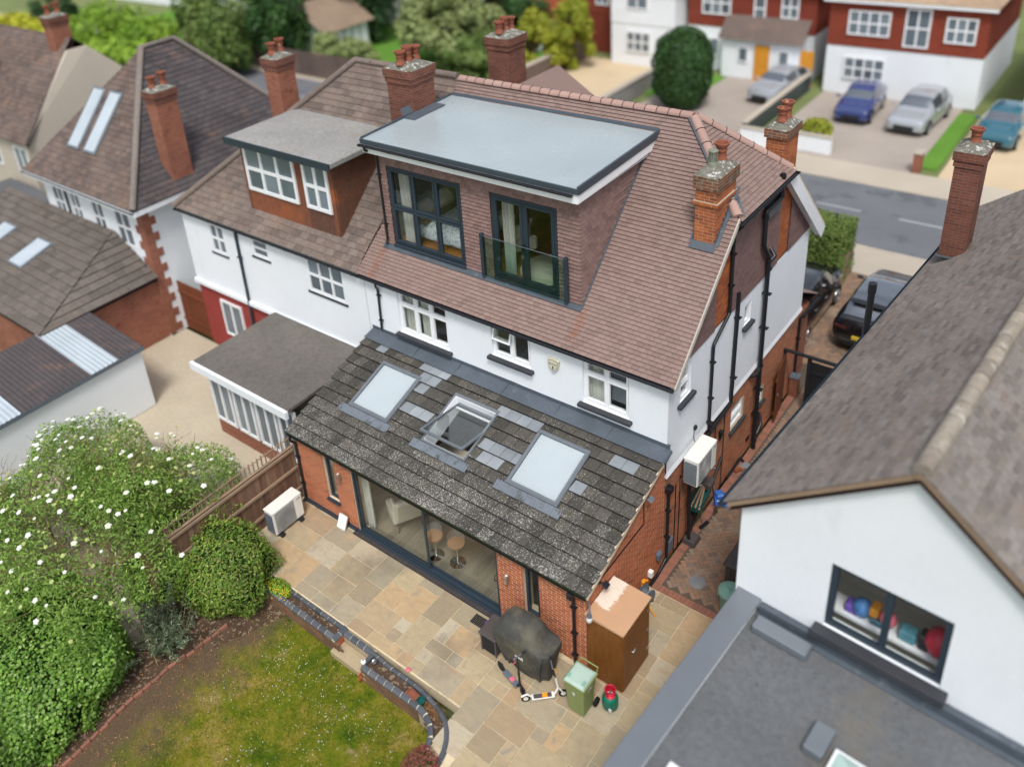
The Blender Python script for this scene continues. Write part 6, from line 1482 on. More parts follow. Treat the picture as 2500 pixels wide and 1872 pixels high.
t = thing('broom', 'short broom with dark bristles leaning near the stand base', 'broom', (9.05, 4.95, 0)); part('head', MB().box(-.04, .04, -.15, .15, .02, .09, .01, None, Matrix.Translation((9.06, 4.95, 0)) @ Matrix.Rotation(-.25, 4, 'Z')), M['black'], t); part('handle', MB().cyl((9.03, 4.97, .08), (8.86, 5.05, .80), .013, n=8), M['rail'], t, 60); part('bristles', MB().box(-.035, .035, -.14, .14, .0, .03, 0, None, Matrix.Translation((9.06, 4.95, 0)) @ Matrix.Rotation(-.25, 4, 'Z')), M['acgrille'], t)
t = thing('garden_fork', 'black garden fork leaning beside the compost bag', 'fork', (9.08, 5.55, 0)); part('shaft', MB().cyl((9.09, 5.52, .16), (8.90, 5.62, .95), .014, n=8), M['black'], t); mb = MB()
for i in range(4): q = -.06+i*.04; mb.tube([(9.09+q*.3, 5.52+q, .17), (9.10+q*.3, 5.51+q, .10), (9.13+q*.3, 5.49+q, .005)], .006, 5)
mb.tube([(9.07, 5.455, .17), (9.11, 5.585, .17)], .008, 5); part('tines', mb, M['black'], t)
o = part('loose_brick', MB().box(-.11, .11, -.05, .05, 0, .07, .005, None, Matrix.Translation((8.95, 7.22, .0)) @ Matrix.Rotation(1.1, 4, 'Z')), M['brick_ch'], None); tag(o, 'single orange brick lying on the path beside a waste pipe', 'brick')
o = part('drain_grate', MB().box(8.92, 9.16, 7.42, 7.64, .002, .008), M['acgrille'], None); tag(o, 'square pale drain grate set in the block path', 'drain cover'); 
for i in range(6): part('grate_bar', MB().box(8.93+i*.04, 8.95+i*.04, 7.43, 7.63, .008, .014), M['greyplastic'], o)
# planter bits
t = thing('wire_ornament', 'small black wire ornament in the curved planter', 'ornament', (5.0, -2.55, -.05)); mb = MB()
for k in range(4): mb.tube([(5.03+.07*math.cos(a)*math.cos(k*.8), -2.52+.07*math.cos(a)*math.sin(k*.8), .03+.07*math.sin(a)) for a in [2*math.pi*i/20 for i in range(21)]], .006, 5, caps=False)
part('hoops', mb, M['steel'], t)
t = thing('garden_lamp', 'small white round solar lamp on the corner of the curved planter', 'solar lamp', (4.84, -2.66, .035)); part('shell', MB().lathe([(0, 0), (.05, .0), (.06, .03), (.05, .07), (.02, .085), (0, .085)], (4.86, -2.67, .035), 18), M['lampwhite'], t, 50); part('lens', MB().lathe([(0, .088), (.02, .087), (.022, .08)], (4.86, -2.67, .035), 12), M['pot'], t)
o = part('toy', MB().lathe([(0, 0), (.05, .0), (.06, .02), (.02, .05), (0, .05)], (5.75, -2.22, .006), 7), M['pink'], None); tag(o, 'small pink plastic toy on the paving beside the curved planter', 'toy')
t = thing('terracotta_pot', 'broken terracotta trough with dry plant in the curved planter', 'plant pot', (6.2, -2.6, -.05)); Mx = Matrix.Translation((6.22, -2.60, -.05)) @ Matrix.Rotation(-.15, 4, 'Z'); part('trough', MB().box(-.14, .14, -.08, -.065, 0, .11, 0, None, Mx).box(-.14, .14, .065, .08, 0, .11, 0, None, Mx).box(-.14, -.125, -.065, .065, 0, .11, 0, None, Mx).box(.125, .14, -.065, .065, 0, .11, 0, None, Mx).box(-.125, .125, -.065, .065, 0, .07, 0, None, Mx), M['pot'], t)
t = thing('plant_pot', 'small dark green plant pot in the curved planter', 'plant pot', (6.45, -2.62, -.05)); part('pot', MB().lathe([(0, 0), (.06, 0), (.085, .14), (.09, .14), (.09, .155), (.078, .155), (.07, .10), (0, .1)], (6.47, -2.62, -.05), 20), M['tray'], t, 50)
# ------------------------------------------------------------------ neighbours
def course_roof(parent, F, poly, mat, tw=.33, g=.2, h=.03, name='roof_slope', fname='roof_courses', minu=None):
    us = [p[0] for p in poly]; vs_ = [p[1] for p in poly]; hp = hp_poly(poly)
    d = MB().quad(*[F @ V((a, b, -.004)) for a, b in poly]); d.quad(*[F @ V((a, b, -.16)) for a, b in poly[::-1]])
    o = part(name, d, M['deck'], parent)
    emit(field([rect(min(us), max(us), min(vs_), max(vs_))], tw, g, tw-.006, g, min(us)-.1, max(us), min(vs_), max(vs_), outer=hp, minarea=.02), F, tw-.006, g, h, .006, 'tile', mat, o, 0, fname, .02)
    return o
def simple_window(parent, F, u0, u1, v0, v1, cols=2, rows=1, fm='white', gm='glass_f', fw=.07, sill=False):
    f = MB(); w_ = (u1-u0-fw)/cols
    for i in range(cols+1): rbox(f, F, u0+i*w_, u0+i*w_+fw, v0, v1, -.02, .05)
    hh = (v1-v0-fw)/rows
    for j in range(rows+1):
        for i in range(cols): rbox(f, F, u0+i*w_+fw, u0+(i+1)*w_, v0+j*hh, v0+j*hh+fw, -.02, .048)
    o = part('window', f, M[fm], parent)
    for i in range(cols):
        for j in range(rows): part('pane', MB().quad(*[F @ V((a, b, .015)) for a, b in rect(u0+i*w_+fw, u0+(i+1)*w_, v0+j*hh+fw, v0+(j+1)*hh)]), M[gm], o)
    if sill: part('window_sill', MB().box(u0-.06, u1+.06, v0-.07, v0-.003, -.01, .09, 0, None, F), M['sill'], o)
    return o
def stack(parent, x0, x1, y0, y1, z0, z1, npots=2, mat='fbrick', along_y=True, caph=.3):
    o = part('chimney', MB().box(x0, x1, y0, y1, z0, z1-caph), M[mat], parent)
    part('chimney_cap', MB().box(x0-.06, x1+.06, y0-.06, y1+.06, z1-caph, z1-.08).box(x0-.03, x1+.03, y0-.03, y1+.03, z1-caph-.16, z1-caph-.002), M['fbrick_d'], o)
    flaunching(o, x0-.06, x1+.06, y0-.06, y1+.06, z1-.08, .14)
    for i in range(npots):
        t = (i+.5)/npots; pot(o, (x0+x1)/2 if along_y else x0+(x1-x0)*t, y0+(y1-y0)*t if along_y else (y0+y1)/2, z1+.02, .36+.06*(i % 2), .12)
    part('chimney_flashing', MB().box(x0-.05, x1+.05, y0-.08, y1+.05, z0, z0+.02), M['lead'], o); return o
# party chimneys between the two halves
t = thing('party_chimney', 'broad red brick chimney beside the left edge of the dormer roof', 'chimney', (-.25, 6, 8.0)); stack(t, -.72, .18, 5.62, 6.5, 7.0, 10.25, 3, 'fbrick_d')
t = thing('front_party_chimney', 'tall red brick chimney rising behind the ridge', 'chimney', (-.3, 10.4, 8.0)); stack(t, -.72, .08, 10.0, 10.85, 6.5, 10.0, 3, 'fbrick_d')
# front bay roof glimpsed beyond the ridge
bay = part('front_bay_roof', MB().add([(3.6, 12.9, 6.0), (3.6, 9.0, 6.0), (.7, 8.3, 8.75), (.7, 11.7, 8.75), (-2.2, 12.9, 6.0), (-2.2, 9.0, 6.0)], [(0, 1, 2, 3), (0, 3, 4), (3, 2, 5, 4)]), M['ptile'], house)

# --- attached neighbour
n1 = thing('attached_house', 'white rendered attached house with pale flat roofed dormer left of the main house', 'house', (-4.5, 3.3, 0))
NL, NRt = -8.65, -.29
nh = [(-7.1, -6.35, 4.0, 5.02), (-4.95, -4.2, 4.45, 5.05), (-2.5, -.98, 3.98, 5.1)]
wall(F_rear(D), rects_minus(NL+.15, -.13, 2.45, 5.25, nh), .25, nh, 'rendered_wall', M['render_r'], n1)
wall(F_rear(D+.04), [rect(NL+.15, -.13, 0, 2.45)], .2, [], 'lower_wall', M['redpaint'], n1)
part('string_course', MB().box(NL+.1, -.13, D-.09, D, 2.45, 2.62, .02), M['render_r'], n1)
for h, c in zip(nh, (2, 1, 3)): simple_window(n1, F_rear(D+.06), *h, c, 2, gm='glass_f', sill=True)
for h in nh: pass
part('back_panel', MB().box(-8.4, -.2, D+.22, D+.25, 2.5, 5.2), M['dark'], n1)
part('side_wall', MB().box(NL+.15, NL+.4, D+.26, Y2, 0, 5.3), M['render_r'], n1)
simple_window(n1, F_rear(D+.03), -7.4, -6.3, .75, 2.1, 2, 1)
pipe([(-5.62, D-.05, 5.1), (-5.65, D-.05, 3.0), (-5.75, D-.06, .1)], .05, [(-5.64, D-.05, 4.2)], parent=n1, mat=M['anth'])
gutter([(NL, DE-.05, ZE-.05), (-.3, DE-.05, ZE-.05)], .055, parent=n1)
NDX0, NDX1, NDF = -5.2, -1.3, 3.75
nv0 = (NDF-DE)/ca
RXN = -3.9; xh_ = lambda v: NL+v/lr*(RXN-NL); vq = lr*(NDX0-NL)/(RXN-NL)
for pl_ in ([(NL, 0), (-.28, 0), (-.27, nv0), (xh_(nv0), nv0)], [(xh_(nv0), nv0), (NDX0, nv0), (NDX0, vq)], [(NDX1, nv0), (-.27, nv0), (.19, lr), (NDX1, lr)], [(NDX0, 3.9), (NDX1, 3.9), (NDX1, lr), (RXN, lr), (NDX0, vq)]): course_roof(n1, F_roof, pl_, M['nbroof'])
course_roof(n1, frame((0, 2*DR-DE, ZE-.02), (-1, 0, 0), (0, -ca, sa)), [(.28, 0), (-NL, 0), (-RXN, lr), (-.19, lr)], M['nbroof'])
hl2 = math.hypot(RXN-NL, ZR-ZE); Fh2 = frame((NL, 2*DR-DE, ZE-.02), (0, -1, 0), ((RXN-NL)/hl2, 0, (ZR-ZE)/hl2)); w2 = 2*(DR-DE)
course_roof(n1, Fh2, [(0, 0), (w2, 0), (w2/2, hl2)], M['nbroof'])
part('hip_ridge', MB().tube([(NL, DE, ZE+.04), (RXN, DR, ZR+.04), (.1, DR, ZR+.04)], .11, 8), M['nbroof'], n1, 60)
# dormer of the attached house
nd = F_rear(NDF); nw_ = [(-5.08, -2.86, 6.45, 7.88), (-2.52, -1.5, 6.45, 7.88)]
wall(nd, rects_minus(NDX0, NDX1, 5.45, 8.0, nw_), .2, nw_, 'dormer_front_wall', M['orangetile'], n1)
for h, c in zip(nw_, (3, 2)): simple_window(n1, nd, *h, c, 2, fw=.10)
part('room_shade', MB().box(NDX0+.1, NDX1-.1, NDF+.25, NDF+.3, 6.3, 8.0), M['greyplastic'], n1)
part('dormer_cheek', MB().prism([(NDX1-.02, NDF, 5.45), (NDX1-.02, NDF, 8.0), (NDX1-.02, 6.3, 8.0)], (.06, 0, 0)), M['orangetile'], n1); part('dormer_cheek', MB().prism([(NDX0-.04, NDF, 5.45), (NDX0-.04, NDF, 8.0), (NDX0-.04, 6.3, 8.0)], (.06, 0, 0)), M['orangetile'], n1)
part('dormer_flat_roof', MB().box(-5.45, -1.02, NDF-.3, 6.35, 7.98, 8.14, .02), M['feltlight'], n1); part('fascia', MB().box(-5.47, -1.0, NDF-.34, NDF-.301, 7.94, 8.15), M['anth'], n1)
part('lead_apron', MB().box(NDX0-.1, NDX1+.1, NDF-.12, NDF-.005, 5.55, 5.60), M['lead'], n1)
stack(n1, -6.95, -6.3, 6.4, 7.1, 6.8, 9.6, 2, 'fbrick')
# flat extension of the attached house
part('extension_flat_roof', MB().box(-4.4, -.30, .2, 3.25, 2.52, 2.62, .01), M['feltbrown'], n1); part('extension_fascia', MB().box(-4.45, -.28, .10, .198, 2.36, 2.60), M['white2'], n1)
part('extension_side_wall', MB().box(-4.25, -4.1, .5, 3.25, 0, 2.5), M['white2'], n1); part('extension_dwarf_wall', MB().box(-4.2, -.3, .45, .65, 0, .55), M['fbrick'], n1)
part('extension_back', MB().box(-4.1, -.35, 1.9, 2.0, 0, 2.5), M['cream'], n1)
for a, b in ((-4.15, -3.2), (-3.1, -2.2), (-2.1, -1.2), (-1.1, -.35)): simple_window(n1, F_rear(.44), a, b, .56, 2.36, 2, 1, gm='glass_f', fw=.09)
# brown gate between the two houses and yard
t = thing('timber_side_gate', 'dark brown boarded gate between the neighbouring white houses', 'gate', (-9.3, 3.4, 0))
for i in range(13): part('board', MB().box(-10.15+i*.125, -10.03+i*.125, 3.38, 3.41, .03, 1.95, .004), M['gatewood'], t)
part('brace', MB().box(-10.15, -8.5, 3.34, 3.379, .4, .5).box(-10.15, -8.5, 3.34, 3.379, 1.5, 1.6), M['gatewood'], t)
struct('neighbour_patio', MB().box(-10.3, -.12, -6, 3.3, -.6, -.02), M['nbpatio'])
for x in np.arange(-10.2, -4.6, .62):
    pass
# --- second neighbour, hipped roof
n2 = thing('hipped_house', 'white house with dark hipped roof and two long rooflights', 'house', (-13, 3, 0))
ex0, ex1, ey0, ey1, ez, rz_ = -17.1, -9.62, 2.25, 10.7, 5.2, 9.25; ax, ay0, ay1 = -13.2, 5.95, 7.3
sr_ = math.hypot(ay0-ey0, rz_-ez); cS = (ay0-ey0)/sr_; sS = (rz_-ez)/sr_
F2 = frame((0, ey0, ez), (1, 0, 0), (0, cS, sS)); sk = [(-15.9, -15.2, 1.2, 3.3), (-14.95, -14.25, 1.2, 3.3)]
course_roof(n2, F2, [(ex0, 0), (ex1, 0), (ax, sr_)], M['oldroof'])
se = math.hypot(ex1-ax, rz_-ez); F3 = frame((ex1, 0, ez), (0, 1, 0), (-(ex1-ax)/se, 0, (rz_-ez)/se)); course_roof(n2, F3, [(ey0, 0), (ey1, 0), (ay1, se), (ay0, se)], M['oldroof2'])
part('far_slopes', MB().add([(ex0, ey0, ez), (ax, ay0, rz_), (ax, ay1, rz_), (ex0, ey1, ez), (ex1, ey1, ez)], [(0, 1, 2, 3), (3, 2, 4)]), M['oldroof'], n2)
part('hip_ridge', MB().tube([(ex1, ey0, ez+.05), (ax, ay0, rz_+.05), (ax, ay1, rz_+.05), (ex1, ey1, ez+.05)], .12, 8), M['mossroof'], n2, 60)
for a, b, c, d in ((-14.85, -14.05, 1.35, 3.75), (-13.75, -12.95, 1.35, 3.75)):
    o = part('rooflight', MB().box(a, b, c, d, .0, .09, .01, None, F2), M['velux'], n2); part('pane', MB().box(a+.09, b-.09, c+.09, d-.09, .091, .097, 0, None, F2), M['rlight'], o)
n2h = [(-16.2, -15.4, 3.3, 4.7), (-14.9, -14.2, 3.3, 4.7), (-13.4, -12.6, 3.3, 4.7), (-11.9, -10.9, 3.3, 4.7)]
wall(F_rear(2.72), rects_minus(-16.8, -10.1, 0, 5.2, n2h), .2, n2h, 'rendered_wall', M['render_r'], n2)
for h in n2h: simple_window(n2, F_rear(2.75), *h, 2, 2)
part('room_shade', MB().box(-16.6, -10.3, 2.95, 3.0, 3, 5), M['greyplastic'], n2)
part('side_wall', MB().box(-10.35, -10.1, 2.93, 10.2, 0, 5.2), M['render_r'], n2)
for i in range(17): part('quoin_brick', MB().box(-10.1-(.5 if i % 2 else .30), -10.07, 2.69, 2.69+(.30 if i % 2 else .50), .1+i*.3, .1+i*.3+.29), M['fbrick'], n2)
gutter([(ex0, ey0-.03, ez-.03), (ex1, ey0-.03, ez-.03)], .06, parent=n2); pipe([(-15.1, 2.66, 5.0), (-15.1, 2.66, 3.0)], .04, parent=n2)
stack(n2, -10.45, -9.88, 4.1, 4.9, 5.0, 8.7, 2, 'fbrick')
part('eaves_board', MB().box(ex0, ex1, ey0-.01, ey0+.4, ez-.22, ez-.04).box(ex1-.4, ex1-.01, ey0+.41, ey1, ez-.22, ez-.04), M['white2'], n2)
# its rear extension: tiled lean-to with hip
F4 = frame((0, -1.6, 2.45), (1, 0, 0), (0, math.cos(.28), math.sin(.28))); course_roof(n2, F4, [(-20, 0), (-10.0, 0), (-12.2, 4.45), (-20, 4.45)], M['nbconc'], .33, .32, .05)
F5 = frame((-9.95, 0, 2.45), (0, 1, 0), (-math.cos(.5), 0, math.sin(.5))); course_roof(n2, F5, [(-1.6, 0), (2.7, 0), (2.7, 2.55)], M['nbconc'], .33, .32, .05)
part('lean_to_wall', MB().box(-20, -10.2, -1.4, -1.2, 0, 2.4).box(-10.4, -10.2, -1.19, 2.7, 0, 2.4), M['fbrick'], n2)
for a, b, c, d in ((-15.0, -14.0, 1.6, 3.0), (-17.6, -16.6, 1.6, 3.0)):
    o = part('rooflight', MB().box(a, b, c, d, .0, .09, .01, None, F4), M['velux'], n2); part('pane', MB().box(a+.08, b-.08, c+.08, d-.08, .091, .097, 0, None, F4), M['rlight'], o)
# outbuilding with corrugated roof
t = thing('outbuilding', 'white walled outbuilding with dark corrugated roof and white panels', 'outbuilding', (-8.4, -2, 0))
part('wall', MB().box(-9.7, -7.1, -6.5, .05, 0, 2.15), M['render_r'], t)
vs = []; n = 96; mb = MB(); mw_ = MB()
for i in range(n):
    y0_, y1_ = -6.6+i*.07, -6.6+(i+1)*.07; zz = lambda k: .02*(k % 2)
    tgt = mw_ if (-1.65 < y0_ < -.78 or -4.6 < y0_ < -3.75) else mb
    tgt.quad((-6.98, y0_, 2.2+zz(i)), (-6.98, y1_, 2.2+zz(i+1)), (-10.2, y1_, 2.45+zz(i+1)), (-10.2, y0_, 2.45+zz(i)), r=.5)
part('corrugated_roof', mb, M['oldroof2'], t, kind='stuff'); part('translucent_panel', mw_, M['rlight'], t, kind='stuff')
part('roof_edge', MB().box(-7.05, -6.97, -6.6, .12, 2.08, 2.2), M['greyplastic'], t)
# --- third neighbour, beige flank
n3 = thing('far_left_house', 'house with brown roof and beige flank wall at the far left', 'house', (-23, 5, 0))
F6 = frame((0, 3.6, 5.2), (1, 0, 0), (0, .72, .694)); course_roof(n3, F6, [(-30, 0), (-19.6, 0), (-20.6, 4.9), (-30, 4.9)], M['oldroof'])
F6b = frame((0, 10.7, 5.2), (-1, 0, 0), (0, -.72, .694)); course_roof(n3, F6b, [(19.6, 0), (30, 0), (30, 4.9), (20.6, 4.9)], M['oldroof2'])
part('flank_wall', MB().prism([(-19.75, 3.7, 0), (-19.75, 10.6, 0), (-19.75, 10.6, 5.2), (-20.3, 7.6, 8.2), (-20.3, 6.7, 8.2), (-19.75, 3.7, 5.2)], (-.15, 0, 0)), M['render_b'], n3)
part('rear_wall', MB().box(-29.5, -19.95, 3.9, 4.1, 0, 5.2), M['render_b'], n3); simple_window(n3, F_rear(3.9), -21.5, -20.4, 3.6, 4.8, 2, 1); simple_window(n3, F_rear(3.9), -24.5, -23, 3.6, 4.8, 2, 1)
stack(n3, -21.6, -20.95, 6.6, 7.4, 7.0, 9.6, 2, 'fbrick'); stack(n3, -25.3, -24.4, 4.3, 5.0, 5.6, 9.0, 2, 'fbrick')
part('brick_extension', MB().box(-22, -18.2, .8, 3.6, 0, 3.1), M['fbrick'], n3); part('extension_roof', MB().box(-22.2, -18.0, .6, 3.65, 3.1, 3.25), M['felt'], n3)

# --- right hand neighbour (turned a little)
n4 = thing('near_right_house', 'white gabled house with mottled tiled roof in the right foreground', 'house', (11.38, 1.0, 0), 0)
Tr = Matrix.Translation((11.38, 1.0, 0)) @ Matrix.Rotation(math.radians(-4), 4, 'Z')
def FR(o, u, v): return Tr @ frame(o, u, v)
hw = 2.62; ze, za = 5.32, 7.33+.05; pz = (za-ze)/hw; LN = 14
Fg = FR((0, 0, 0), (1, 0, 0), (0, 0, 1)); gwh = [(1.58, 3.42, 3.42, 4.86)]
gp_ = hp_poly([(0, 0), (2*hw+.1, 0), (2*hw+.1, ze), (hw, za-.03), (0, ze)])
wall(Fg, rects_minus(0, 2*hw+.1, 0, 7.4, gwh), .25, gwh, 'gable_wall', M['render_r'], n4, outer=gp_)
wall(FR((0, LN, 0), (0, -1, 0), (0, 0, 1)), [rect(0, LN, 0, ze)], .2, [], 'side_wall', M['render_r'], n4)
simple_window(n4, Tr @ frame((0, .10, 0), (1, 0, 0), (0, 0, 1)), *gwh[0], 2, 1, 'anth', 'glass', fw=.11)
part('window_sill', MB().box(1.45, 3.55, -.22, .02, 3.25, 3.41, .01, None, Tr), M['sill'], n4)
part('room_shell', MB().box(1.0, 4.2, 1.6, 1.65, 2.9, 5.1, 0, None, Tr).box(1.0, 4.2, .3, 1.6, 2.9, 2.95, 0, None, Tr).box(.95, 1.0, .3, 1.6, 2.9, 5.1, 0, None, Tr).box(4.2, 4.25, .3, 1.6, 2.9, 5.1, 0, None, Tr), M['inwall'], n4)
ls = math.hypot(hw+.28, pz*(hw+.28)); c_, s_ = 1/math.hypot(1, pz), pz/math.hypot(1, pz)
Fl = FR((-.28, LN, ze-.28*pz+.06), (0, -1, 0), (c_, 0, s_)); course_roof(n4, Fl, [(0, 0), (LN+.14, 0), (LN+.14, ls), (0, ls)], M['mossroof'], .27, .11, .022, fname='roof_courses')
Frr = FR((2*hw+.28, 0, ze-.28*pz+.06), (0, 1, 0), (-c_, 0, s_)); course_roof(n4, Frr, [(-.14, 0), (LN, 0), (LN, ls), (-.14, ls)], M['mossroof'], .27, .11, .022)
for i in range(30):
    y = -.1+i*.45; part('ridge_tile', MB().tube([Tr @ V((hw, y, za+.06)), Tr @ V((hw, y+.43, za+.06))], .14, 10), M['ridge_old'], n4, 60)
part('verge_board', MB().prism([Tr @ V(p) for p in ((-.22, -.13, ze-.24), (hw, -.13, za-.06), (2*hw+.22, -.13, ze-.24), (2*hw+.22, -.13, ze-.14), (hw, -.13, za+.05), (-.22, -.13, ze-.14))], Tr.to_3x3() @ V((0, .10, 0))), M['rail'], n4)
q = [Tr @ V((-.36, -.1, ze-.30)), Tr @ V((-.36, LN, ze-.30))]; gutter(q, .06, parent=n4, mat=M['anth'])
part('vent_pipe', MB().tube([Tr @ V((-.40, 6.6, 3.8)), Tr @ V((-.40, 6.6, 6.25))], .075, 14).tube([Tr @ V((-.40, 6.6, 6.05)), Tr @ V((-.40, 6.6, 6.28))], .09, 14), M['black'], n4, 50)
stack(n4, 12.05, 12.6, 10.9, 11.7, 5.6, 8.4, 1, 'fbrick_d')
# toys on the sill behind the glass
for (x, z, r_, m_, lb) in ((2.0, 3.62, .16, 'bluebag', 'blue soft toy behind the anthracite window on the right'), (2.42, 3.66, .14, 'pink', 'pink toy behind the anthracite window on the right'), (3.22, 3.72, .24, 'gasred', 'red round toy at the right end of the anthracite window')):
    p = Tr @ V((x, .55, z)); o = part('toy', MB().lathe([(0, -r_), (r_*.7, -r_*.7), (r_, 0), (r_*.8, r_*.8), (r_*.3, r_*1.2), (0, r_*1.25)], p, 14), M[m_], None, 60); tag(o, lb, 'toy')
for (x, z, w_, h_, m_, lb) in ((1.85, 3.46, .22, .16, 'purple', 'purple box low behind the left pane of the right hand window'), (2.3, 3.46, .30, .12, 'carteal', 'teal box low behind the left pane of the right hand window'), (2.75, 3.46, .26, .2, 'bluebag', 'blue box low behind the right pane of the right hand window'), (3.0, 3.46, .16, .3, 'black', 'black object standing behind the right pane of the right hand window'), (2.2, 3.62, .14, .18, 'orange', 'orange block behind the left pane of the right hand window')):
    o = part('toy_box', MB().box(x-w_/2, x+w_/2, .46, .7, z, z+h_, .02, None, Tr), M[m_], None); tag(o, lb, 'toy')
o = part('shelf', MB().box(1.2, 3.9, .4, .8, 3.38, 3.44, 0, None, Tr), M['white'], None); tag(o, 'white shelf with toys behind the anthracite window on the right', 'shelf')
# its flat roofed extension
Te = Tr
part('flat_roof', MB().box(.45, 6.5, -5.2, -.02, 2.7, 2.98, 0, None, Te), M['felt'], n4)
part('parapet', MB().box(.12, .44, -5.4, -.02, 0, 3.20, 0, None, Te), M['render_r'], n4); part('parapet_capping', MB().box(.05, .50, -5.45, .0, 3.20, 3.24, .01, None, Te), M['velux'], n4)
part('wall_flashing', MB().box(.51, 6.5, -.14, -.01, 2.985, 3.2, .01, None, Te).box(.51, 6.5, -.24, -.142, 2.985, 3.03, .01, None, Te), M['lead'], n4)
part('roof_box', MB().box(.58, 1.55, -.56, -.27, 2.99, 3.16, .02, None, Te), M['velux'], n4, label='grey metal box on the flat roof by the wall')
part('roof_vent', MB().box(2.15, 2.45, -2.05, -1.5, 2.99, 3.18, .02, None, Te), M['velux'], n4)
o = part('roof_lantern', MB().box(2.55, 4.2, -4.0, -1.75, 2.985, 3.14, .01, None, Te), M['white'], n4); part('pane', MB().add([Te @ V(p) for p in ((2.6, -3.95, 3.15), (4.15, -3.95, 3.15), (4.15, -1.8, 3.15), (2.6, -1.8, 3.15), (3.38, -3.2, 3.55), (3.38, -2.5, 3.55))], [(0, 1, 4), (1, 2, 5, 4), (2, 3, 5), (3, 0, 4, 5)]), M['lantern'], o)
o = part('roof_lantern', MB().box(.75, 1.6, -4.9, -3.5, 2.985, 3.12, .01, None, Te), M['white'], n4); part('pane', MB().box(.82, 1.53, -4.83, -3.57, 3.121, 3.13, 0, None, Te), M['blind'], o)

# ------------------------------------------------------------------ across the street
def street_house(name, label, x0, x1, y, upper, lower, roofm, wins, ze=5.2, rise=3.2, depth=9, doors=(), porch=None, gable=False):
    t = thing(name, label, 'house', ((x0+x1)/2, y, 0)); F = F_rear(y)
    part('lower_wall', MB().box(x0, x1, y, y+depth, 0, 2.65), M[lower], t); part('upper_wall', MB().box(x0, x1, y-.04, y+depth, 2.65, ze), M[upper], t)
    for (a, b, c, d, n_) in wins: simple_window(t, F_rear(y-.06), a, b, c, d, n_, 2 if d-c > 1.2 else 1, fw=.09)
    hy = depth/2; ov = .35
    if gable: pts = [(x0-ov, y-ov, ze), (x1+ov, y-ov, ze), (x1+ov, y+hy, ze+rise), (x0-ov, y+hy, ze+rise), (x0-ov, y+depth+ov, ze), (x1+ov, y+depth+ov, ze)]; fs = [(0, 1, 2, 3), (5, 4, 3, 2), (0, 3, 4), (1, 5, 2)]
    else: k = min(hy, (x1-x0)/2-.3); pts = [(x0-ov, y-ov, ze), (x1+ov, y-ov, ze), (x1-k, y+hy, ze+rise), (x0+k, y+hy, ze+rise), (x0-ov, y+depth+ov, ze), (x1+ov, y+depth+ov, ze)]; fs = [(0, 1, 2, 3), (5, 4, 3, 2), (0, 3, 4), (1, 5, 2)]
    part('roof', MB().add(pts, fs), M[roofm], t); part('eaves_board', MB().box(x0-.3, x1+.3, y-.33, y-.05, ze-.18, ze-.01), M['white2'], t)
    for (a, b, c, m_) in doors: d_ = part('door', MB().box(a, b, y-.12, y-.05, 0, c, .01), M[m_], t); part('door_light', MB().box(a+.25, b-.25, y-.125, y-.121, c*.6, c*.85), M['glass_f'], d_)
    if porch:
        a, b, yy, m_ = porch; part('porch_wall', MB().box(a, b, y-yy, y-.05, 0, 2.35), M['render_r'], t); part('porch_roof', MB().add([(a-.2, y-yy-.3, 2.35), (b+.2, y-yy-.3, 2.35), (b+.2, y-.05, 3.5), (a-.2, y-.05, 3.5)], [(0, 1, 2, 3)]), M[m_], t)
    return t
street_house('street_house', 'red tile hung house with tan roof behind the blue parked car', .5, 8.1, 38.3, 'redtile', 'render_r', 'tanroof', [(1.5, 3.6, 3.3, 4.6, 4), (4.3, 5.5, 2.9, 4.9, 2), (1.5, 3.6, .9, 2.1, 4), (6.2, 7.6, 3.3, 4.6, 3)])
sh2 = street_house('street_house', 'red tile hung house with white porch and yellow door across the street', -8.3, -.6, 39.6, 'redtile', 'render_r', 'oldroof', [(-7.4, -5.6, 3.4, 4.8, 3), (-4.2, -3.5, 3.0, 4.9, 1), (-2.6, -1.6, 3.5, 4.8, 2), (-7.4, -6.2, .9, 2.0, 2)], porch=(-5.6, -1.0, 1.0, 'oldroof'))
fp = F_rear(38.56); o = part('porch_door', MB().box(-3.6, -2.75, 38.5, 38.58, 0, 2.1, .01), M['yellowdoor'], sh2); simple_window(sh2, fp, -4.6, -4.0, 1.0, 1.9, 1, 1); simple_window(sh2, fp, -2.2, -1.6, 1.0, 1.9, 1, 1)
o = part('yellow_gate', MB().box(-1.0, -.25, 38.6, 38.68, 0, 2.0), M['yellowdoor'], sh2)
street_house('street_house', 'plain white rendered house left of the round clipped tree', -13.0, -8.6, 38.4, 'render_r', 'render_r', 'redtile', [(-11.9, -10.4, 3.6, 4.8, 2), (-11.9, -10.2, .9, 2.2, 3)], gable=True, rise=2.6)
street_house('street_house', 'dark red tiled house behind the golden conifers across the street', -24.5, -13.6, 40.2, 'redtile', 'redtile', 'redtile', [(-17.2, -16.0, 3.4, 4.8, 2), (-15.2, -14.2, 3.2, 4.8, 2), (-20, -18.6, 3.4, 4.8, 3), (-23.5, -22, 3.4, 4.8, 3)], porch=(-19.6, -17.6, 1.5, 'redtile'))
street_house('street_house', 'white house with red upper storey behind the pale willow', -38, -26.5, 41, 'redtile', 'render_r', 'redtile', [(-36.5, -35.6, .7, 2.2, 1), (-34, -32.6, .7, 2.2, 2), (-31, -29.5, .7, 2.2, 2), (-36, -34, 3.4, 4.6, 3)], ze=5.4)
street_house('street_house', 'long white house with many windows at the far left', -78, -50, 38, 'render_r', 'render_r', 'oldroof', [(-74+i*4, -72.2+i*4, .8, 2.3, 2) for i in range(6)]+[(-74+i*4, -72.2+i*4, 3.4, 4.7, 3) for i in range(6)])
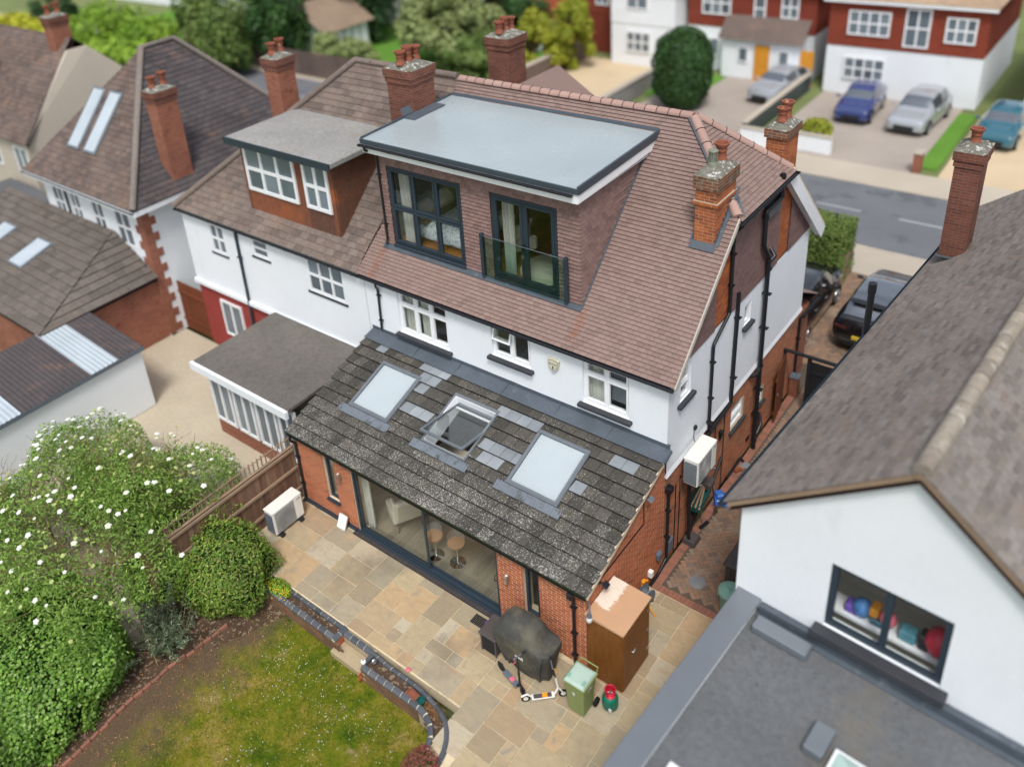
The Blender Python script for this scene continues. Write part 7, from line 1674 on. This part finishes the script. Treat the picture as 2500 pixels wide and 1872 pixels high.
street_house('street_house', 'white house with dark roof at the far right across the street', 10.2, 18.5, 38.0, 'oldroof2', 'render_r', 'oldroof2', [(11.2, 12.8, 3.3, 4.7, 3), (15, 17, 3.3, 4.7, 3)], doors=((13.4, 14.4, 2.1, 'anth'),))
# drives, walls, lawns opposite
struct('drive', MB().box(.6, 7.6, 28.9, 38.3, -.2, -.012), M['drive']); struct('drive', MB().box(-7.5, -.2, 28.9, 38.6, -.2, -.013), M['drive']); struct('gravel_drive', MB().box(-15, -8.4, 28.9, 39, -.2, -.011), M['gravel']); struct('gravel_drive', MB().box(8.6, 18, 28.9, 38, -.2, -.011), M['gravel'])
struct('front_lawn', MB().box(-8.2, -5.2, 33.6, 38.5, -.2, .02), M['greenlawn']); struct('front_lawn', MB().box(7.6, 8.4, 29.6, 37.4, -.2, .05), M['greenlawn'])
for (x0, x1, y0, y1, h, m_, lb) in ((-.3, 1.1, 28.9, 29.15, .85, 'render_r', 'short white garden wall at the left of the block drive'), (2.2, 3.9, 29.3, 29.55, .85, 'render_r', 'white garden wall in front of the yellow shrub'), (7.55, 7.85, 28.9, 29.5, .95, 'fbrick', 'red brick gate pier at the end of the grass strip'), (-.35, -.1, 29.2, 38.0, 1.0, 'anth', 'dark boundary wall between the two block drives'), (-8.4, -8.1, 29, 36, 1.1, 'feltlight', 'grey boundary wall beside the round clipped tree'), (-15.3, -15.0, 29, 39, 1.3, 'oldroof', 'grey fence wall beside the gravel drive')):
    o = thing('garden_wall', lb, 'wall', ((x0+x1)/2, y0, 0)); part('wall', MB().box(x0, x1, y0, y1, 0, h-.06), M[m_], o); part('coping', MB().box(x0-.04, x1+.04, y0-.04, y1+.04, h-.06, h, .01), M['pave'], o)
# garden fence and green shed at the upper left
t = thing('long_fence', 'weathered grey board fence in the far left garden', 'fence', (-30, 28, 0))
for i in range(40): part('panel', MB().box(-44+i*.62, -43.4+i*.62, 27.3+.03*(i % 2), 27.36+.03*(i % 2), 0, 1.7, .01), M['oldroof'], t)
t = thing('garden_chalet', 'pale green timber garden building with red tiled roof', 'garden building', (-32, 31, 0))
part('wall', MB().box(-36.2, -31.2, 30.2, 34.5, 0, 2.3), M['green'], t); part('gable', MB().prism([(-36.2, 30.15, 2.3), (-31.2, 30.15, 2.3), (-33.7, 30.15, 3.9)], (0, .1, 0)), M['green'], t)
part('roof', MB().add([(-36.6, 29.8, 2.15), (-33.7, 29.8, 4.0), (-33.7, 34.9, 4.0), (-36.6, 34.9, 2.15), (-30.8, 29.8, 2.15), (-30.8, 34.9, 2.15)], [(0, 1, 2, 3), (1, 4, 5, 2)]), M['tanroof'], t)
for i in range(5): part('board', MB().box(-31.19, -31.12, 30.5+i*.8, 31.1+i*.8, .1, 2.2), M['white2'], t)
# ------------------------------------------------------------------ cars
def catmull(ts, ys, q):
    return np.interp(q, ts, ys) if len(ts) < 3 else _cr(ts, ys, q)
def _cr(ts, ys, q):
    ts, ys = np.array(ts, float), np.array(ys, float); m_ = np.gradient(ys, ts)
    i = np.clip(np.searchsorted(ts, q)-1, 0, len(ts)-2); h = ts[i+1]-ts[i]; t = (q-ts[i])/h
    m0, m1 = m_[i]*h, m_[i+1]*h
    return (2*t**3-3*t**2+1)*ys[i]+(t**3-2*t**2+t)*m0+(-2*t**3+3*t**2)*ys[i+1]+(t**3-t**2)*m1
def car(name, label, loc, rz, paint, L_=4.6, W_=1.9, H_=1.6, van=False, group=None, panoroof=False, far=False):
    t = thing(name, label, 'car', loc, rz, group, False)
    hw = W_/2; NS = 46 if not far else 26
    # stations along length, 0 rear .. 1 front: roof height, shoulder height, half width, roof half width
    if van: st = [(0, .95, .85, .80, .60), (.015, 1.45, .95, .92, .70), (.06, H_*.98, 1.0, .97, .74), (.3, H_, 1.0, 1.0, .78), (.55, H_*.98, .98, 1.0, .77), (.68, H_*.90, .97, 1.0, .74), (.80, 1.12, .95, .99, .72), (.92, .98, .86, .95, .72), (.985, .82, .74, .84, .66), (1, .6, .55, .74, .6)]
    else: st = [(0, .80, .70, .78, .62), (.02, 1.02, .88, .90, .70), (.08, 1.22, .95, .96, .66), (.17, H_*.93, .98, .99, .66), (.35, H_, .97, 1.0, .68), (.52, H_*.985, .95, 1.0, .68), (.62, H_*.90, .94, 1.0, .67), (.74, 1.05, .92, .99, .72), (.90, .92, .82, .95, .74), (.98, .76, .68, .86, .68), (1, .58, .5, .76, .6)]
    st = np.array(st); q = np.linspace(0, 1, NS); zr, zs, wf, rf = [_cr(st[:, 0], st[:, k], q) for k in (1, 2, 3, 4)]
    zb = np.where((q < .03) | (q > .97), .34, .22)
    K = [(0, .0), (.55, .0), (.93, .03), (1.0, .18), (1.0, .5), (.985, .86), (.955, 1.0)]    # lower profile: (width frac, height frac to shoulder)
    rows_ = []
    for i in range(NS):
        w_ = hw*wf[i]; rw = hw*rf[i]; pr = [(w_*a, zb[i]+(zs[i]-zb[i])*b) for a, b in K]
        gh_ = zr[i]-zs[i]
        pr += [(w_*.955+(rw-w_*.955)*.10, zs[i]+gh_*.10), (w_*.955+(rw-w_*.955)*.55, zs[i]+gh_*.55), (w_*.955+(rw-w_*.955)*.88, zs[i]+gh_*.86), (rw*.93, zs[i]+gh_*.96), (rw*.70, zs[i]+gh_*1.0), (rw*.35, zs[i]+gh_*1.015), (0, zs[i]+gh_*1.02)]
        full = [(x, z) for x, z in pr]+[(-x, z) for x, z in pr[-2::-1]][:-1]+[]
        rows_.append([(x, (q[i]-.5)*L_, z) for x, z in full])
    n = len(rows_[0]); NP = len(K)+7
    P_ = {k: MB() for k in ('body', 'side', 'front', 'rear', 'top')}
    ws0, ws1 = (.68, .80) if van else (.60, .735); rw0, rw1 = (.012, .055) if van else (.06, .155)
    for i in range(NS-1):
        tm = (q[i]+q[i+1])/2
        for j in range(n):
            k = (j+1) % n; jj = j if j < NP-1 else 2*NP-3-j      # mirrored index of the strip
            side = jj in (7, 8); top = jj >= 10; edge = jj in (9,)
            part_ = 'body'
            if side and ((.14 if not van else .10) < tm < (.66 if not van else .72)) and not (.355 < tm < .385) and not (van and .6 < tm < .615): part_ = 'side'
            if (top or edge) and ws0 < tm < ws1: part_ = 'front'
            if (top or edge) and rw0 < tm < rw1: part_ = 'rear'
            if panoroof and top and rw1+.015 < tm < ws0-.02: part_ = 'top'
            P_[part_].add([rows_[i][j], rows_[i+1][j], rows_[i+1][k], rows_[i][k]], [(3, 2, 1, 0)], .5)
    P_['body'].add(rows_[0], [tuple(range(n))], .5); P_['body'].add(rows_[-1], [tuple(range(n))[::-1]], .5)
    def weld(mb):
        me = mb.mesh('car_body'); import bmesh
        b = bmesh.new(); b.from_mesh(me); bmesh.ops.remove_doubles(b, verts=b.verts, dist=.0006); bmesh.ops.recalc_face_normals(b, faces=b.faces); b.to_mesh(me); b.free()
        me.polygons.foreach_set('use_smooth', [True]*len(me.polygons)); me.set_sharp_from_angle(angle=math.radians(40)); return me
    part('body', weld(P_['body']), paint, t)
    for k, nm in (('side', 'side_window'), ('front', 'windscreen'), ('rear', 'rear_window'), ('top', 'glass_roof')):
        if P_[k].f and k != 'side': part(nm, weld(P_[k]), M['carroof'], t)
    for sx in (-1, 1):
        q_ = MB()
        for f_ in P_['side'].f:
            pts_ = [P_['side'].v[i_] for i_ in f_]
            if sx*pts_[0][0] > 0: q_.add(pts_, [(0, 1, 2, 3)], .5)
        if q_.f: part('side_window', weld(q_), M['carglass'], t)
    for sx in (-1, 1):
        for yy in (-.30, .315):
            c = V((sx*(hw-.12), yy*L_, .33)); wh = part('wheel', MB().cyl(c-V((.115, 0, 0)), c+V((.115, 0, 0)), .335, n=26), M['tyre'], t, 40)
            part('rim', MB().cyl(c+V((sx*.105, 0, 0)), c+V((sx*.118, 0, 0)), .235, n=22), M['boxgrey'], wh); sp_ = MB()
            for a in range(10):
                th = a*.628; d = V((0, math.cos(th), math.sin(th))); sp_.tube([c+V((sx*.121, 0, 0))+d*.04, c+V((sx*.121, 0, 0))+d*.225], .016, 5)
            sp_.tube([c+V((sx*.119, .228*math.cos(a), .228*math.sin(a))) for a in [2*math.pi*i/20 for i in range(21)]], .012, 5); part('spokes', sp_, M['steel'], wh)
            part('wheel_arch', MB().tube([V((sx*(hw-.008), yy*L_+.39*math.cos(a), .33+.39*math.sin(a))) for a in [math.pi*(i/14) for i in range(15)]], .022, 6), M['black'], t)
        part('mirror', MB().box(sx*(hw+.10)-.09, sx*(hw+.10)+.09, .17*L_-.05, .17*L_+.06, 1.0, 1.13, .035).tube([(sx*(hw-.06), .165*L_, 1.0), (sx*(hw+.06), .168*L_, 1.05)], .02, 6), paint, t, 60)
        part('headlight', MB().box(sx*hw*.62-.16, sx*hw*.62+.16, .462*L_, .478*L_, .62, .74, .02), M['steel'], t)
        part('tail_light', MB().box(sx*hw*.66-.18, sx*hw*.66+.18, -.4985*L_, -.478*L_, .80, .90, .01), M['redlight'], t)
        for yy in (-.12, .07): part('door_handle', MB().box(sx*hw*.988-.012, sx*hw*.988+.014, yy*L_-.09, yy*L_+.09, .86, .885, .005), M['steel'], t)
    part('rear_bumper', MB().box(-hw*.66, hw*.66, -.512*L_, -.48*L_, .28, .50, .03), M['black'], t); part('front_grille', MB().box(-hw*.5, hw*.5, .482*L_, .503*L_, .32, .56, .02), M['black'], t)
    part('number_plate', MB().box(-.26, .26, -.516*L_, -.50*L_, .56, .66), M['plate'], t)
    if panoroof: part('spoiler', MB().box(-hw*.6, hw*.6, -.385*L_, -.345*L_, H_*.935, H_*.96, .012), M['black'], t)
    return t
car('parked_car', 'black people carrier with silver door handles parked beside the white house corner', (7.42, 15.15, -.01), 0, M['carblack'], 4.75, 1.9, 1.75, van=True, group='cars parked in the drive')
car('parked_car', 'black hatchback with glass roof half hidden by the near right roof', (9.98, 16.2, -.01), math.radians(-2), M['carblack'], 4.4, 1.95, 1.62, panoroof=True, group='cars parked in the drive')
car('parked_car', 'silver grey car parked by the white porch across the street', (-1.3, 36.6, -.01), math.radians(172), M['carsilver'], 4.3, 1.8, 1.5, far=True, group='cars across the street')
car('parked_car', 'small dark blue car in the block drive across the street', (3.35, 35.5, -.01), math.radians(183), M['carblue'], 4.0, 1.75, 1.5, far=True, group='cars across the street')
car('parked_car', 'silver estate car beside the grass strip across the street', (6.2, 35.4, -.01), math.radians(176), M['carsilver'], 4.6, 1.85, 1.65, far=True, group='cars across the street')
car('parked_car', 'teal blue car on the pale gravel at the far right', (9.9, 35.0, -.01), math.radians(178), M['carteal'], 4.2, 1.8, 1.5, far=True, group='cars across the street')

# ------------------------------------------------------------------ foliage
def leaves(P_, size, mat, name, up=.35, aspect=.5, nrm=None, rnd=None, curl=True):
    N = len(P_); d = NR.normal(0, 1, (N, 3)); 
    n = NR.normal(0, 1, (N, 3)); n[:, 2] += up*2
    if nrm is not None: n = n*.55+nrm*1.1
    n /= np.linalg.norm(n, axis=1)[:, None]+1e-9
    d -= n*np.sum(d*n, 1)[:, None]; d /= np.linalg.norm(d, axis=1)[:, None]+1e-9; s_ = np.cross(n, d)
    sz = (size*NR.uniform(.65, 1.35, N))[:, None]
    v = np.empty((N, 4, 3)); v[:, 0] = P_-d*sz; v[:, 1] = P_-s_*sz*aspect+n*sz*.12; v[:, 2] = P_+d*sz; v[:, 3] = P_+s_*sz*aspect+n*sz*.12
    return rawmesh(name, v, 4, NR.random(N) if rnd is None else rnd, mat)
def sup(th, ph, e):
    f = lambda a: np.sign(a)*np.abs(a)**e
    return np.stack([f(np.cos(ph))*f(np.cos(th)), f(np.cos(ph))*f(np.sin(th)), f(np.sin(ph))], 1)
def lump(P_, fr, amp, seed):
    r_ = np.random.default_rng(seed); o = np.zeros(len(P_))
    for k in range(5):
        a = r_.normal(0, 1, 3)*fr*(1+k*.6); o += np.sin(P_ @ a+r_.uniform(0, 6.28))/(1+k*.6)
    return 1+amp*o
def blob_points(c, rad, e, N, amp, seed, depth=.12, zmin=None, fr=1.6):
    c, rad = np.array(c, float), np.array(rad, float)
    u = NR.normal(0, 1, (N*2, 3)); u /= np.linalg.norm(u, axis=1)[:, None]
    th = np.arctan2(u[:, 1], u[:, 0]); ph = np.arcsin(np.clip(u[:, 2], -1, 1)); s_ = sup(th, ph, e)
    k = lump(s_*rad, fr, amp, seed)*(1-np.abs(NR.normal(0, depth, len(u))))
    P_ = c+s_*rad*k[:, None]; n = u/rad; n /= np.linalg.norm(n, axis=1)[:, None]
    kp = np.ones(len(u), bool) if zmin is None else P_[:, 2] > zmin
    return P_[kp][:N], n[kp][:N]
def core_mesh(c, rad, e, amp, seed, k=.86, zmin=None, n=26, fr=1.6):
    mb = MB(); vs = []
    for j in range(n//2+1):
        for i in range(n):
            th, ph = 2*math.pi*i/n, -math.pi/2+math.pi*j/(n//2); s_ = sup(np.array([th]), np.array([ph]), e); r_ = lump(s_*np.array(rad), fr, amp, seed)[0]
            p = np.array(c)+s_[0]*np.array(rad)*r_*k
            if zmin is not None: p[2] = max(p[2], zmin)
            vs.append(tuple(p))
    mb.add(vs, [(j*n+i, j*n+(i+1) % n, (j+1)*n+(i+1) % n, (j+1)*n+i) for j in range(n//2) for i in range(n)]); return mb
def shrub(name, label, cat, c, rad, e, N, size, mat, amp=.07, seed=1, zmin=0., aspect=.5, group=None, depth=.10, stem=True, core=.86, up=.35, fr=1.6):
    t = thing(name, label, cat, (c[0], c[1], zmin), 0, group)
    P_, n = blob_points(c, rad, e, N, amp, seed, depth, zmin, fr); o = part('foliage', leaves(P_, size, mat, 'foliage', up, aspect, n), None, t)
    part('foliage_shade_core', core_mesh(c, rad, e, amp, seed, core, zmin, fr=fr), M['core'], t, 60)
    if stem: part('stem', MB().cyl((c[0], c[1], zmin-.05), (c[0], c[1], c[2]), .06, .03, 8), M['trunk'], t)
    return t
def tree(name, label, c, rad, base, N, size, mat, seed, clumps=34, group=None, aspect=.55, cr=.34):
    rr = np.random.default_rng(seed); t = thing(name, label, 'tree', (c[0], c[1], base), 0, group)
    u = rr.normal(0, 1, (clumps, 3)); u /= np.linalg.norm(u, axis=1)[:, None]; r_ = rr.uniform(.35, 1., clumps)**.6
    cc = np.array(c)+u*r_[:, None]*np.array(rad)*.78; cc[:, 2] = np.maximum(cc[:, 2], base+.3)
    ix = rr.integers(0, clumps, N); sg = np.array(rad)*cr*rr.uniform(.5, 1.1, clumps)[ix][:, None]
    v = rr.normal(0, 1, (N, 3)); v /= np.linalg.norm(v, axis=1)[:, None]; P_ = cc[ix]+v*sg*(rr.uniform(.3, 1, N)**.45)[:, None]; kp = P_[:, 2] > base
    ton = np.clip(rr.uniform(0, 1, clumps)[ix]*.6+rr.uniform(0, .4, N), 0, .999)
    part('crown', leaves(P_[kp], size, mat, 'crown', .5, aspect, v[kp], ton[kp]), None, t)
    tr_ = MB(); top = V((c[0], c[1], c[2])); tr_.tube([(c[0], c[1], base-.1), (c[0]+.05, c[1], (base+c[2])/2), top], [.20, .15, .08], 8)
    for k in range(min(clumps, 14)): tr_.tube([V((c[0], c[1], base+(c[2]-base)*.6)), (V((c[0], c[1], c[2]))+V(cc[k]))*.5, V(cc[k])], [.07, .045, .02], 5)
    part('trunk', tr_, M['trunk'], t, 60); return t
# rounded clipped shrub at the patio corner
shrub('rounded_shrub', 'rounded clipped green shrub at the corner of the planter', 'shrub', (.55, -2.98, .42), (1.15, 1.10, 1.0), .95, 19000, .038, M['round'], .11, 3, ZL, depth=.13, fr=2.0)
shrub('leafy_bush', 'bright green bush filling the gap between the elder and the rounded shrub', 'shrub', (-.75, -3.75, .55), (.95, .95, 1.15), 1, 12000, .044, M['elder'], .14, 13, ZL, depth=.16, fr=2.2)
# big hedge mound at the lower left
shrub('round_leaved_hedge', 'dense hedge of round bright green leaves left of the brick edging', 'hedge', (-.95, -7.2, .15), (2.0, 1.95, 1.25), .72, 30000, .036, M['ivy'], .06, 8, ZL, aspect=.85, depth=.08, stem=False)
shrub('round_leaved_hedge', 'bushy green hedge at the bottom left corner of the picture', 'hedge', (-.8, -9.3, .15), (2.0, 1.6, 1.2), .75, 14000, .036, M['ivy'], .07, 9, ZL, aspect=.85, depth=.08, stem=False)
# grey green shrub
t = thing('grey_green_shrub', 'loose grey green shrub between the round shrub and the hedge', 'shrub', (.6, -4.7, ZL)); rr = np.random.default_rng(4); Pp = []; tw = MB()
for k in range(80):
    a = rr.uniform(0, 6.28); el = rr.uniform(.5, 1.4); ln = rr.uniform(.7, 1.35); b0 = np.array([.45+rr.normal(0, .16), -4.75+rr.normal(0, .22), ZL]); d = np.array([math.cos(a)*math.cos(el), math.sin(a)*math.cos(el), math.sin(el)])
    s_ = rr.uniform(.15, 1, 75)**.8; Pp.append(b0+d*(s_*ln)[:, None]+rr.normal(0, .045, (75, 3))); tw.tube([b0, b0+d*ln*.6, b0+d*ln], [.008, .006, .003], 4)
Pp = np.concatenate(Pp); part('foliage', leaves(Pp, .045, M['olive'], 'foliage', .4, .22), None, t); part('stems', tw, M['twig'], t)
# flowering elder: branches, leaves, flower heads
t = thing('flowering_elder', 'large loose elder bush with flat white flower heads', 'bush', (-2.6, -4.6, ZL)); rr = np.random.default_rng(12)
ec, er3 = np.array([-2.2, -4.6, .45]), np.array([4.1, 3.45, 2.65]); br = MB(); tips = []
def grow(p, d, ln, r_, lev):
    q = [p]; n = 4; dd = d.copy()
    for i in range(n):
        dd = dd+rr.normal(0, .20, 3); dd /= np.linalg.norm(dd); q.append(q[-1]+dd*ln/n)
    if max(x[0] for x in q) > -.25 or max(x[1] for x in q) > -1.6: return
    br.tube([tuple(x) for x in q], [r_*(1-.16*i) for i in range(n+1)], 5 if lev > 1 else 7)
    if lev >= 3 or ln < .3: tips.append((q[-1], dd)); return
    for x in q[2:]:
        for _ in range(2 if lev else 3):
            nd = dd+rr.normal(0, .62, 3); nd[2] += .12; nd /= np.linalg.norm(nd); w_ = (x-ec)/er3
            if np.linalg.norm(w_) < 1.05: grow(x, nd, ln*rr.uniform(.5, .75), r_*.55, lev+1)
    tips.append((q[-1], dd))
for k in range(13):
    a = rr.uniform(0, 6.28); el = rr.uniform(.45, 1.3); b0 = np.array([-2.1+rr.normal(0, .8), -4.7+rr.normal(0, .6), ZL]); grow(b0, np.array([math.cos(a)*math.cos(el)*1.25, math.sin(a)*math.cos(el), math.sin(el)]), rr.uniform(1.5, 2.5), .045, 0)
part('branches', br, M['twig'], t, 60)
Pp = []
for p, d in tips:
    if np.linalg.norm((p-ec)/er3) < 1.02:
        m_ = rr.integers(30, 60); Pp.append(p+rr.normal(0, .16, (m_, 3)))
Pe, Ne = blob_points(ec, er3, .95, 60000, .10, 5, .10, -.1, 1.1)
g_ = np.sin(Pe[:, 0]*2.3+np.sin(Pe[:, 1]*1.9))+np.sin(Pe[:, 1]*2.7+Pe[:, 2]*2.2+1.)+.7*np.sin(Pe[:, 0]*4.1-Pe[:, 1]*3.3)+rr.normal(0, .5, len(Pe))
Pe = Pe[g_ > -1.0]; Pp = np.concatenate(Pp[:600]+[Pe]); Pp = Pp[(Pp[:, 2] > -.2) & ~((Pp[:, 0] > .0) & (Pp[:, 1] > -3.9)) & ~((Pp[:, 0] > -.1) & (Pp[:, 1] > -5.5) & (Pp[:, 2] < 1.0)) & (Pp[:, 0] < .85)]
part('foliage', leaves(Pp, .048, M['elder'], 'foliage', .6, .34), None, t)
top = MB(); n = 18; rg_ = [(0, .028)]
vs = [(0, 0, .03)]; 
for j, (r_, z_) in enumerate(((.045, .026), (.085, .01), (.1, -.01))):
    for i in range(n): a = 2*math.pi*i/n; w_ = r_*(1+.14*math.sin(5*a)+.08*math.sin(9*a+1)); vs.append((w_*math.cos(a), w_*math.sin(a), z_+.006*math.sin(i*2.1)))
top.add(vs, [(0, 1+i, 1+(i+1) % n) for i in range(n)]+[(1+j*n+i, 1+(j+1)*n+i, 1+(j+1)*n+(i+1) % n, 1+j*n+(i+1) % n) for j in range(2) for i in range(n)], 0.)
mef = top.mesh('flower_head'); mef.materials.append(M['flower']); meb = top.mesh('flower_bud'); meb.materials.append(M['budflower'])
inv = t.matrix_basis.inverted(); hi = {}
for p in Pp:
    k = (int(p[0]//.3), int(p[1]//.3))
    if k not in hi or p[2] > hi[k][2]: hi[k] = p
vis = [(p+np.array([0, 0, .03]), (p-ec)/er3) for p in hi.values() if p[2] > .9]; rr.shuffle(vis); vis = [q for q in vis if rr.random() < .9][:240]
for k, (p, n_) in enumerate(vis):
    o = bpy.data.objects.new('flower_head' if k % 5 < 3 else 'flower_bud', mef if k % 5 < 3 else meb); C.objects.link(o); o.parent = t; o.matrix_parent_inverse = inv
    s_ = R.uniform(.38, .75); q_ = (V(n_)*.5+V((R.uniform(-.3, .3), R.uniform(-.5, .1), 1))).normalized().to_track_quat('Z', 'Y'); o.matrix_basis = Matrix.Translation(p) @ q_.to_matrix().to_4x4() @ Matrix.Scale(s_*(1 if k % 5 < 3 else .7), 4)
# small plants
shrub('yellow_flowered_plant', 'low yellow green plant with yellow flowers in the long planter', 'plant', (1.75, -2.42, .02), (.34, .2, .16), 1, 1500, .022, M['lime'], .12, 2, -.06, depth=.2, stem=False, core=.7)
yf = bpy.data.objects['yellow_flowered_plant']; mb = MB()
for i in range(70):
    p = (1.85+R.gauss(0, .2), -2.5+R.gauss(0, .08), .10+R.uniform(-.04, .08)); mb.lathe([(.016, 0), (.008, .006), (0, .008)], p, 6)
part('flowers', mb, M['yellowflower'], yf, kind='stuff')
shrub('red_heather', 'small red and green heather at the end of the curved planter', 'plant', (7.32, -3.62, .06), (.36, .36, .24), 1, 2600, .020, M['redplant'], .12, 6, -.06, depth=.22, stem=False, core=.66)
Pd = np.array([[6.75, -2.62, 0]])+NR.normal(0, 1, (420, 3))*np.array([.16, .10, .035]); Pd[:, 2] = np.abs(Pd[:, 2])-.04
o = part('dried_plant', leaves(Pd, .05, M['dry'], 'dried_plant', .2, .08), None); tag(o, 'tangle of dry brown stems in the curved planter', 'plant')
Pd = np.array([[9.98, -3.0, .02]])+np.abs(NR.normal(0, 1, (60, 3)))*np.array([.05, .05, .04]); o = part('weed', leaves(Pd, .035, M['round'], 'weed', .5, .4), None); tag(o, 'small weed in the paving near the fence', 'weed')
# front hedge
t = thing('clipped_hedge', 'clipped dark green hedge in the front garden beside the road', 'hedge', (5.85, 18.35, 0)); x0, x1, y0, y1, hz = 3.4, 8.12, 17.35, 19.05, 2.2
def boxpts(N):
    A_ = [(x1-x0)*(y1-y0), (x1-x0)*hz, (x1-x0)*hz, (y1-y0)*hz, (y1-y0)*hz]; k = NR.choice(5, N, p=np.array(A_)/sum(A_)); u, v = NR.random(N), NR.random(N); P_ = np.empty((N, 3)); n = np.zeros((N, 3))
    for f_, (ax, val, sg) in enumerate(((2, hz, 1), (1, y0, -1), (1, y1, 1), (0, x0, -1), (0, x1, 1))):
        m_ = k == f_; o_ = [a for a in (0, 1, 2) if a != ax]; lo = (x0, y0, 0); hi_ = (x1, y1, hz)
        P_[m_, ax] = val; P_[m_, o_[0]] = lo[o_[0]]+u[m_]*(hi_[o_[0]]-lo[o_[0]]); P_[m_, o_[1]] = lo[o_[1]]+v[m_]*(hi_[o_[1]]-lo[o_[1]]); n[m_, ax] = sg
    P_ -= n*np.abs(NR.normal(0, .06, N))[:, None]; P_ += n*(.06*fbm(P_[:, 0]+P_[:, 2], P_[:, 1]+P_[:, 2]*.7, 4, 1.))[:, None]; return P_, n
P_, n_ = boxpts(30000); part('foliage', leaves(P_, .042, M['hedge'], 'foliage', .35, .5, n_), None, t); part('foliage_shade_core', MB().box(x0+.1, x1-.1, y0+.1, y1-.1, 0, hz-.1, .08), M['core'], t)
t = thing('hedge_fence', 'short brown timber fence at the end of the front hedge', 'fence', (8.1, 18.9, 0))
for i in range(6): part('board', MB().box(8.08, 8.10, 17.9+i*.18, 18.06+i*.18, 0, 1.05), M['rail'], t)
# trees and shrubs across the street and far left
shrub('clipped_tree', 'tall rounded clipped conifer in the front garden across the street', 'tree', (-5.2, 32.6, 2.15), (1.55, 1.55, 2.2), .8, 9000, .09, M['dkgreen'], .03, 3, 0., depth=.06, core=.9)
shrub('yellow_shrub', 'yellow shrub behind the white garden wall across the street', 'shrub', (2.9, 30.4, .55), (.75, .6, .75), 1, 1500, .08, M['gold'], .1, 4, 0.)
tree('lime_tree', 'broad bright green tree behind the hipped roof', (-42.5, 21.0, 2.3), (7.5, 5, 3.2), -.5, 15000, .20, M['lime'], 21, 60, 'trees beyond the roofs')
tree('yellow_tree', 'yellow leaved tree at the far left edge', (-55, 19.4, 1.8), (7, 4, 2.6), -.5, 7000, .2, M['yellowleaf'], 22, 40, 'trees beyond the roofs')
tree('dark_shrub_tree', 'small dark green conifer in front of the long white house', (-57.5, 24.5, 3.), (2.2, 2.2, 3.4), -.5, 4000, .18, M['dkgreen'], 23, 24, 'trees beyond the roofs')
tree('gold_green_tree', 'olive gold bushy tree left of the dark trees', (-36.5, 25.2, 3.3), (3.4, 3, 4.2), -.5, 9000, .18, M['mid'], 24, 40, 'trees beyond the roofs')
tree('dark_tree', 'dark green tree behind the pale green garden building', (-34, 36, 4.6), (5, 4, 5.2), -.5, 12000, .2, M['dkgreen'], 25, 46, 'trees beyond the roofs')
tree('dark_tree', 'dark green tree right of the olive gold tree', (-34.2, 28.6, 3.2), (2.6, 2.4, 3.8), -.5, 7000, .18, M['dkgreen'], 26, 30, 'trees beyond the roofs')
tree('dark_tree', 'dark green tree between the garden building and the white house', (-40, 34, 4.2), (4.5, 4, 5), -.5, 9000, .2, M['dkgreen'], 36, 46, 'trees beyond the roofs')
tree('willow_tree', 'round pale olive green tree behind the tall chimney', (-22.5, 33.4, 3.0), (4.2, 3.6, 3.6), 0, 15000, .16, M['willow'], 27, 60, 'trees beyond the roofs', cr=.3)
tree('green_bush_tree', 'mid green leafy bush below the pale willow', (-19.2, 31.6, 1.3), (3.0, 2., 1.9), 0, 8000, .14, M['mid'], 28, 34, 'trees beyond the roofs')
tree('dark_tree', 'dark green bush behind the pale willow', (-20.4, 37.2, 2.6), (3.6, 2, 2.4), 0, 6000, .16, M['dkgreen'], 29, 30, 'trees beyond the roofs')
tree('golden_conifer', 'golden green conifer left of the gravel drive', (-16.3, 34.2, 2.0), (1.9, 1.6, 2.4), 0, 6000, .14, M['gold'], 30, 26, 'trees beyond the roofs')
tree('golden_conifer', 'tall golden green conifer beside the white house', (-14.6, 36.0, 2.4), (2.2, 1.8, 2.9), 0, 7000, .14, M['gold'], 31, 26, 'trees beyond the roofs')
tree('pale_shrub_tree', 'pale grey green shrub in the far garden left of the big chimney', (-29.3, 29.8, 1.3), (3., 2.2, 1.6), -.3, 6000, .14, M['willow'], 32, 30, 'trees beyond the roofs')
tree('far_tree', 'green tree at the top edge beyond the red houses', (-8, 52, 5), (6, 4, 5), 0, 6000, .24, M['mid'], 33, 40, 'trees beyond the roofs')
tree('far_tree', 'green tree at the top left beyond the long white house', (-48, 48, 5), (9, 5, 6), 0, 9000, .26, M['dkgreen'], 34, 50, 'trees beyond the roofs')
o = struct('far_garden', MB().quad((-60, 28.9, .0), (-15.5, 28.9, .0), (-15.5, 40, .0), (-60, 40, .0)), M['greenlawn'])
